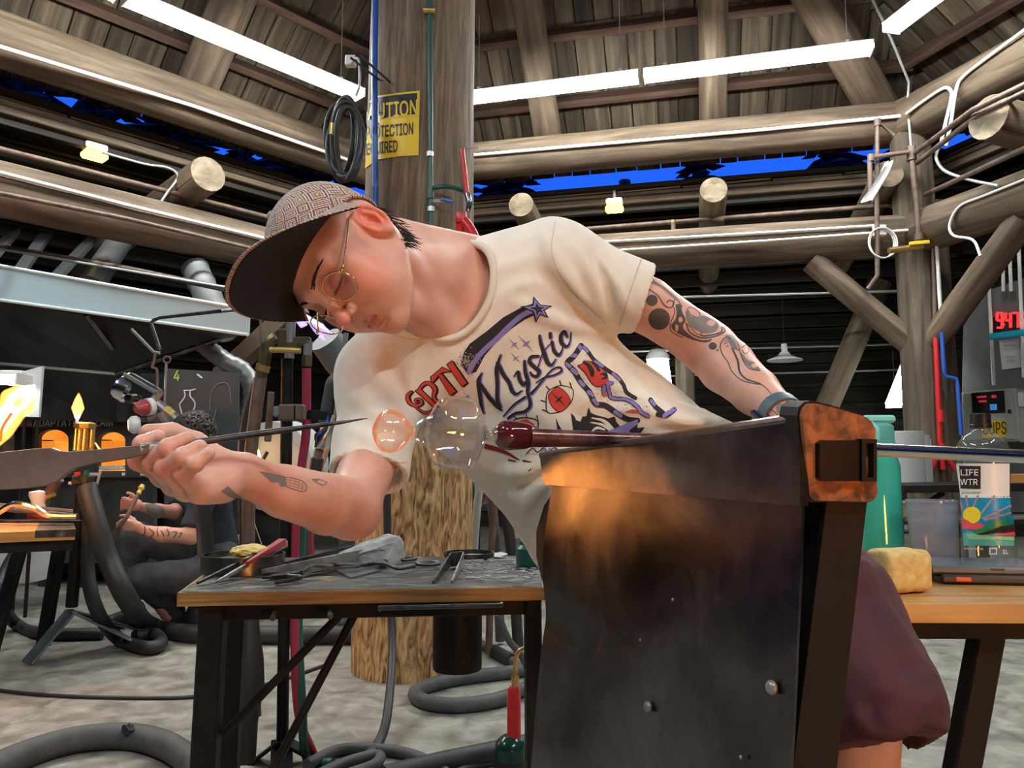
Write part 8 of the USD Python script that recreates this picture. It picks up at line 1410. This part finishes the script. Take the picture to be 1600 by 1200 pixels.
for k, (x, w, y0, y1, m_, lb) in enumerate(((736, 10, 725, 760, 'hood_blue', 'pale blue bottle on the far bench'), (768, 8, 722, 785, 'cut_end', 'brown paper roll on the far bench'), (738, 14, 765, 788, 'white_paint', 'white tub on the far bench'), (735, 10, 820, 858, 'blue_paint', 'blue bucket beneath the far bench'), (805, 16, 795, 840, 'cement', 'tan sack beneath the far bench'))):
    b = at(x, y1, 5.5); h = at(x, y0, 5.5)[2] - b[2]; r = w / 1200 * 5.5; t = thing('shelf_item', lb, 'container', b); part(t, 'body', lathe([(0, 0), (r, 0), (r, h * .8), (r * .6, h * .9), (r * .55, h), (0, h)], b, n=20), m_)
b = at(826, 876, 1.98); t = thing('green_jar', 'small dark green jar at the back corner of the tool table by the shield', 'jar', b); part(t, 'jar', lathe([(0, 0), (.030, 0), (.033, .012), (.033, .045), (.024, .055), (.024, .065), (0, .065)], v3(b[:2], TZ), n=24), 'green_paint')
# ---- propane torch on the floor
q = v3(at(797, 1200, 2.4)[:2], 0); t = thing('propane_torch', 'green propane cylinder with red torch handle under the table', 'torch', q); plain('propane_green', (.008, .045, .035), .2); zq = lambda y: at(797, y, 2.4)[2]
part(t, 'cylinder', lathe([(0, .0), (.05, .0), (.0515, .01), (.0515, zq(1170)), (.045, zq(1160)), (.03, zq(1153)), (.018, zq(1150)), (0, zq(1150))], q, n=32), 'propane_green'); part(t, 'handle', lathe([(0, zq(1160)), (.022, zq(1158)), (.022, zq(1105)), (.020, zq(1082)), (.014, zq(1076)), (0, zq(1076))], q + A(.012, 0, 0), n=22), 'red_paint'); part(t, 'brass_valve', lathe([(0, zq(1076)), (.012, zq(1076)), (.013, zq(1062)), (.008, zq(1058)), (.008, zq(1050)), (0, zq(1050))], q + A(.016, 0, 0), n=16), 'brass'); part(t, 'burner_tube', tube(smoothpath([q + A(.016, 0, zq(1052)), q + A(.018, 0, zq(1035)), q + A(.028, 0, zq(1022)), q + A(.05, 0, zq(1016))], 5), .007, 10), 'brass'); part(t, 'label', lathe([(.0518, zq(1205)), (.0522, zq(1205)), (.0522, zq(1185)), (.0518, zq(1185)), (.0518, zq(1205))], q, n=32), 'black_paint')
# ================================================================ the crouching helper and a half-hidden onlooker
noisy('navy_cloth', (.010, .016, .024), (.018, .027, .040), scale=20, rough=(.8, .95)); noisy('grey_trousers', (.030, .032, .035), (.055, .058, .062), scale=18, rough=(.8, .95)); plain('hair_brown', (.022, .015, .011), .5); noisy('shoe_black', (.008, .008, .009), (.02, .02, .02), scale=30, rough=(.5, .7))
HP = thing('person', 'crouching person in a navy T-shirt and grey trousers holding a rod, back left', 'person', v3(at(280, 970, 4.8)[:2], 0)); d0 = 4.75; h_ = lambda x, y, dd=0: at(x, y, d0 + dd)
HC = h_(305, 682); hf = unit(A(-.8, -.45, -.35)); hu = unit(A(-.3, -.1, .95) - hf * (A(-.3, -.1, .95) @ hf)); hr = np.cross(hf, hu); HRm = np.stack([hr, hf, hu], 1)
def hq(x, y, z): return HC + HRm @ A(x, y, z)
FA = [[(226, 788, -.30), (212, 783, -.34), (205, 790, -.36)], [(226, 783, -.26), (210, 776, -.30), (202, 781, -.33)]]
def helper(P):
    q = (P - HC) @ HRm; X = q.copy(); X[:, 0] = np.abs(X[:, 0]); d = s_ell(q, A(0, -.01, .03), (.076, .098, .095)); d = smin(d, s_ell(q, A(0, .04, -.05), (.052, .05, .06)), .03); d = smin(d, s_cap(q, A(0, .09, .0), A(0, .112, -.035), .009, .011), .012); d = smin(d, s_sphere(q, A(0, .075, -.10), .02), .025); d = smin(d, s_ell(X, A(.078, -.01, -.01), (.008, .018, .03)), .006)
    d = smax(d, -s_ell(X, A(.032, .1, .012), (.02, .02, .012)), .01); d = smin(d, s_cap(q, A(-.02, .088, -.068), A(.02, .088, -.068), .006), .006)
    d = smin(d, s_cap(P, hq(0, -.03, -.06), h_(322, 752), .055, .06), .03); d = smin(d, s_cap(P, h_(318, 775, -.16), h_(330, 770, .18), .06), .05); d = smin(d, s_cap(P, h_(325, 780), h_(338, 880, .05), .11, .13), .06)
    n = s_chain(P, [h_(316, 785, -.20), h_(298, 838, -.30), h_(255, 835, -.40), h_(222, 828, -.42)], [.058, .046, .042, .028], .02); f = s_chain(P, [h_(300, 775, .15), h_(272, 800, .0), h_(246, 798, -.12), h_(222, 792, -.22)], [.055, .044, .04, .028], .02)
    hn = s_ell(P, h_(210, 822, -.43), (.045, .03, .032)); hf_ = s_ell(P, h_(212, 789, -.27), (.042, .03, .036))
    for k in range(4):
        hn = smin(hn, s_chain(P, [h_(205, 816 + 4.0 * k, -.45), h_(191, 813 + 4.2 * k, -.47), h_(183, 818 + 4.2 * k, -.45)], [.013, .0115, .009]), .005); hf_ = smin(hf_, s_chain(P, [h_(206, 783 + 4.2 * k, -.29), h_(193, 778 + 5.0 * k, -.31), h_(190, 784 + 5 * k, -.28)], [.013, .0115, .009]), .005)
    hn = smin(hn, s_chain(P, [h_(208, 812, -.42), h_(196, 805, -.44), h_(188, 806, -.44)], [.016, .012, .01]), .006); hf_ = smin(hf_, s_chain(P, [h_(212, 782, -.26), h_(206, 772, -.28), h_(198, 770, -.29)], [.016, .012, .01]), .006)
    n = smin(n, hn, .015); f = smin(f, hf_, .015)
    l = s_chain(P, [h_(335, 905, -.12), h_(225, 905, -.30), h_(262, 960, -.1)], [.085, .048, .042], .02); m = s_chain(P, [h_(335, 890, .15), h_(215, 838, .05), h_(205, 958, .05)], [.085, .05, .042], .02)
    return smin(smin(d, np.minimum(n, f), .025), np.minimum(l, m), .03)
_h = tri(sdf_mesh(helper, h_(345, 850) - A(.95, .75, 1.0), h_(345, 850) + A(.45, .75, 1.05), .011)); part(HP, 'body', _h, 'skin_plain', True)
def htee(P):
    d = smin(s_cap(P, h_(318, 775, -.17), h_(330, 770, .19), .078), s_cap(P, h_(326, 785), h_(340, 885, .05), .128, .150), .06); d = smin(d, s_cap(P, hq(0, -.06, -.12), h_(322, 760), .055, .08), .03); e = h_(302, 826, -.275); u = unit(e - h_(316, 785, -.20)); s = smax(s_cap(P, h_(316, 785, -.20), e + u * .1, .075, .068), (P - e) @ u, .004); e2 = h_(276, 795, .02); u2 = unit(e2 - h_(300, 775, .15)); s2 = smax(s_cap(P, h_(300, 775, .15), e2 + u2 * .1, .072, .066), (P - e2) @ u2, .004)
    d = smin(d, np.minimum(s, s2), .03); d = d - (meshkit.fbm(P * 8, 3, 4) - .5) * .03; d = smax(d, -s_cap(P, hq(0, -.02, -.02), h_(316, 735), .062, .062), .01); return smax(d, (P - h_(345, 905)) @ A(0, 0, -1), .02)
part(HP, 't_shirt', tri(sdf_mesh(htee, h_(335, 820) - A(.45, .6, .55), h_(335, 820) + A(.4, .6, .55), .012)), 'navy_cloth', True)
def htr(P):
    l = s_chain(P, [h_(338, 900, -.12), h_(222, 905, -.30), h_(225, 908, -.28)], [.13, .085, .085], .02); l = smin(l, s_chain(P, [h_(222, 905, -.30), h_(272, 955, -.05)], [.082, .058]), .03); m = s_chain(P, [h_(335, 885, .15), h_(213, 836, .05), h_(205, 945, .05)], [.13, .082, .062], .03); d = smin(np.minimum(l, m), s_cap(P, h_(345, 880, -.05), h_(345, 880, .15), .14), .05)
    return d - (meshkit.fbm(P * 9, 3, 9) - .5) * .035
part(HP, 'trousers', tri(sdf_mesh(htr, h_(300, 900) - A(.75, .7, .5), h_(300, 900) + A(.5, .7, .5), .012)), 'grey_trousers', True)
for a, b in (((212, 966, .05), (175, 968, -.05)), ((305, 966, -.05), (285, 972, -.0))):
    pa, pb_ = h_(*a), h_(*b); pa[2], pb_[2] = .06, .045; part(HP, 'shoe', tri(sdf_mesh(lambda P: smax(smin(s_cap(P, pa, pb_, .058, .045), s_sphere(P, pa + A(0, 0, .05), .05), .03), -P[:, 2] + .001, .005), np.minimum(pa, pb_) - .1, np.maximum(pa, pb_) + .13, .010)), 'shoe_black', True)
r_ = random.Random(11); hs = []
for k in range(420):
    v = unit(A(r_.gauss(0, 1), r_.gauss(-.35, .8), abs(r_.gauss(.3, .8)) - .15)); p = A(0, -.012, .034) + v * A(.079, .100, .098); t1 = unit(np.cross(v, A(r_.gauss(0, 1), r_.gauss(0, 1), r_.gauss(0, 1)))); a = hq(*p); hs.append(tube([a, a + HRm @ (v * .018 + t1 * .02), a + HRm @ (v * .016 + t1 * .045), a + HRm @ (v * .004 + t1 * .065)], [.011, .010, .008, .002], 5))
part(HP, 'hair', cat([ell(hq(0, -.018, .040), (.088, .108, .100), HRm, 3)] + hs), 'hair_brown', True, label='thick wavy dark brown hair', kind='stuff')
def tt(g): return decal(_h, g, 3, .002)
ink = [stroke([(x + r_.uniform(-3, 3), y + r_.uniform(-2, 2)) for x, y in ((225 + 9 * k, 826 + r_.uniform(-2, 8)), (229 + 9 * k, 832), (227 + 9 * k, 838))], 1.6) for k in range(7)]; part(HP, 'tattoo', tt(unary_union(ink)), 'tattoo', True); part(HP, 'tattoo', tt(Polygon([(226, 788), (240, 787), (254, 792), (258, 803), (244, 808), (230, 800)])), 'tattoo_grey', True)
solo('amber_rod', 'brown rod with a yellow tip held in both hands by the crouching helper', 'rod', tube([h_(218, 768, -.40), h_(198, 808, -.50), h_(164, 853, -.52)], .011, 8), 'iron_pipe'); solo('rod_tip', 'small yellow glass tip on top of the brown rod', 'glass', lathe([(0, -.03), (.014, -.02), (.010, 0), (.018, .012), (.012, .035), (0, .04)], h_(219, 766, -.40), unit(h_(218, 768, -.4) - h_(198, 808, -.5)), 14), 'beeswax')
# onlooker behind the sleeve
OP = thing('person', 'onlooker in dark clothes almost hidden behind the right sleeve', 'person', v3(at(550, 700, 4.75)[:2], 0)); o_ = lambda x, y, dd=0: at(x - 14, y, 4.75 + dd); OH = o_(585, 505, .1)
def onl(P): 
    d = s_ell(P, OH, (.078, .095, .115)); d = smin(d, s_sphere(P, OH + A(0, -.09, -.02), .014), .02); d = smin(d, s_cap(P, OH - A(0, 0, .08), o_(582, 580, .1), .055, .06), .03); d = smin(d, s_cap(P, o_(545, 600), o_(630, 590, .1), .06), .05); d = smin(d, s_cap(P, o_(588, 620, .1), o_(588, 790, .1), .11, .12), .05); f0 = v3(o_(565, 800, .1)[:2], .06)
    d = smin(d, s_chain(P, [o_(568, 790, .1), f0 + A(0, 0, .4), f0], [.09, .06, .04], .02), .03); f1 = v3(o_(608, 800, .15)[:2], .06); d = smin(d, s_chain(P, [o_(606, 790, .15), f1 + A(0, 0, .4), f1], [.09, .06, .04], .02), .03); d = smin(d, s_cap(P, f0, f0 + A(0, -.16, -.02), .038), .02); d = smin(d, s_cap(P, f1, f1 + A(0, -.16, -.02), .038), .02)
    a = s_chain(P, [o_(540, 605, -.05), o_(525, 680, -.08), o_(512, 725, -.12)], [.055, .046, .034], .02)
    for k in range(4): a = smin(a, s_cap(P, o_(510, 730, -.14), o_(504 + 3.5 * k, 752, -.15), .014, .009), .006)
    a = smin(a, s_cap(P, o_(514, 725, -.14), o_(522, 745, -.15), .014, .01), .008); return smin(d, a, .03)
_o = tri(sdf_mesh(onl, (OH[0] - .5, OH[1] - .5, -.0), (OH[0] + .45, OH[1] + .4, OH[2] + .15), .014)); part(OP, 'body', _o, 'skin_plain', True)
def ocl(P): 
    d = smin(s_cap(P, o_(545, 600), o_(630, 590, .1), .078), s_cap(P, o_(588, 620, .1), o_(588, 800, .1), .13, .14), .05); e = o_(528, 665, -.075); u = unit(e - o_(540, 605, -.05)); d = smin(d, smax(s_cap(P, o_(540, 605, -.05), e + u * .1, .072, .064), (P - e) @ u, .004), .03); return smax(d, -s_cap(P, OH, o_(582, 585, .1), .064), .01)
part(OP, 'dark_top', tri(sdf_mesh(ocl, o_(588, 700, .1) - A(.4, .35, .6), o_(588, 700, .1) + A(.4, .35, .6), .014)), 'navy_cloth', True); part(OP, 'trousers', tri(sdf_mesh(lambda P: smax(onl(P) - .018, (P - o_(588, 790, .1)) @ A(0, 0, 1), .005), (OH[0] - .35, OH[1] - .3, .12), (OH[0] + .4, OH[1] + .35, o_(588, 780)[2]), .014)), 'grey_trousers', True)
part(OP, 'shoes', tri(sdf_mesh(lambda P: smax(onl(P) - .014, P[:, 2] - .13, .005), (OH[0] - .35, OH[1] - .5, .001), (OH[0] + .4, OH[1] + .35, .15), .012)), 'shoe_black', True); part(OP, 'hair', ell(OH + A(0, .012, .03), (.086, .10, .10), None, 3), 'hair_brown', True)
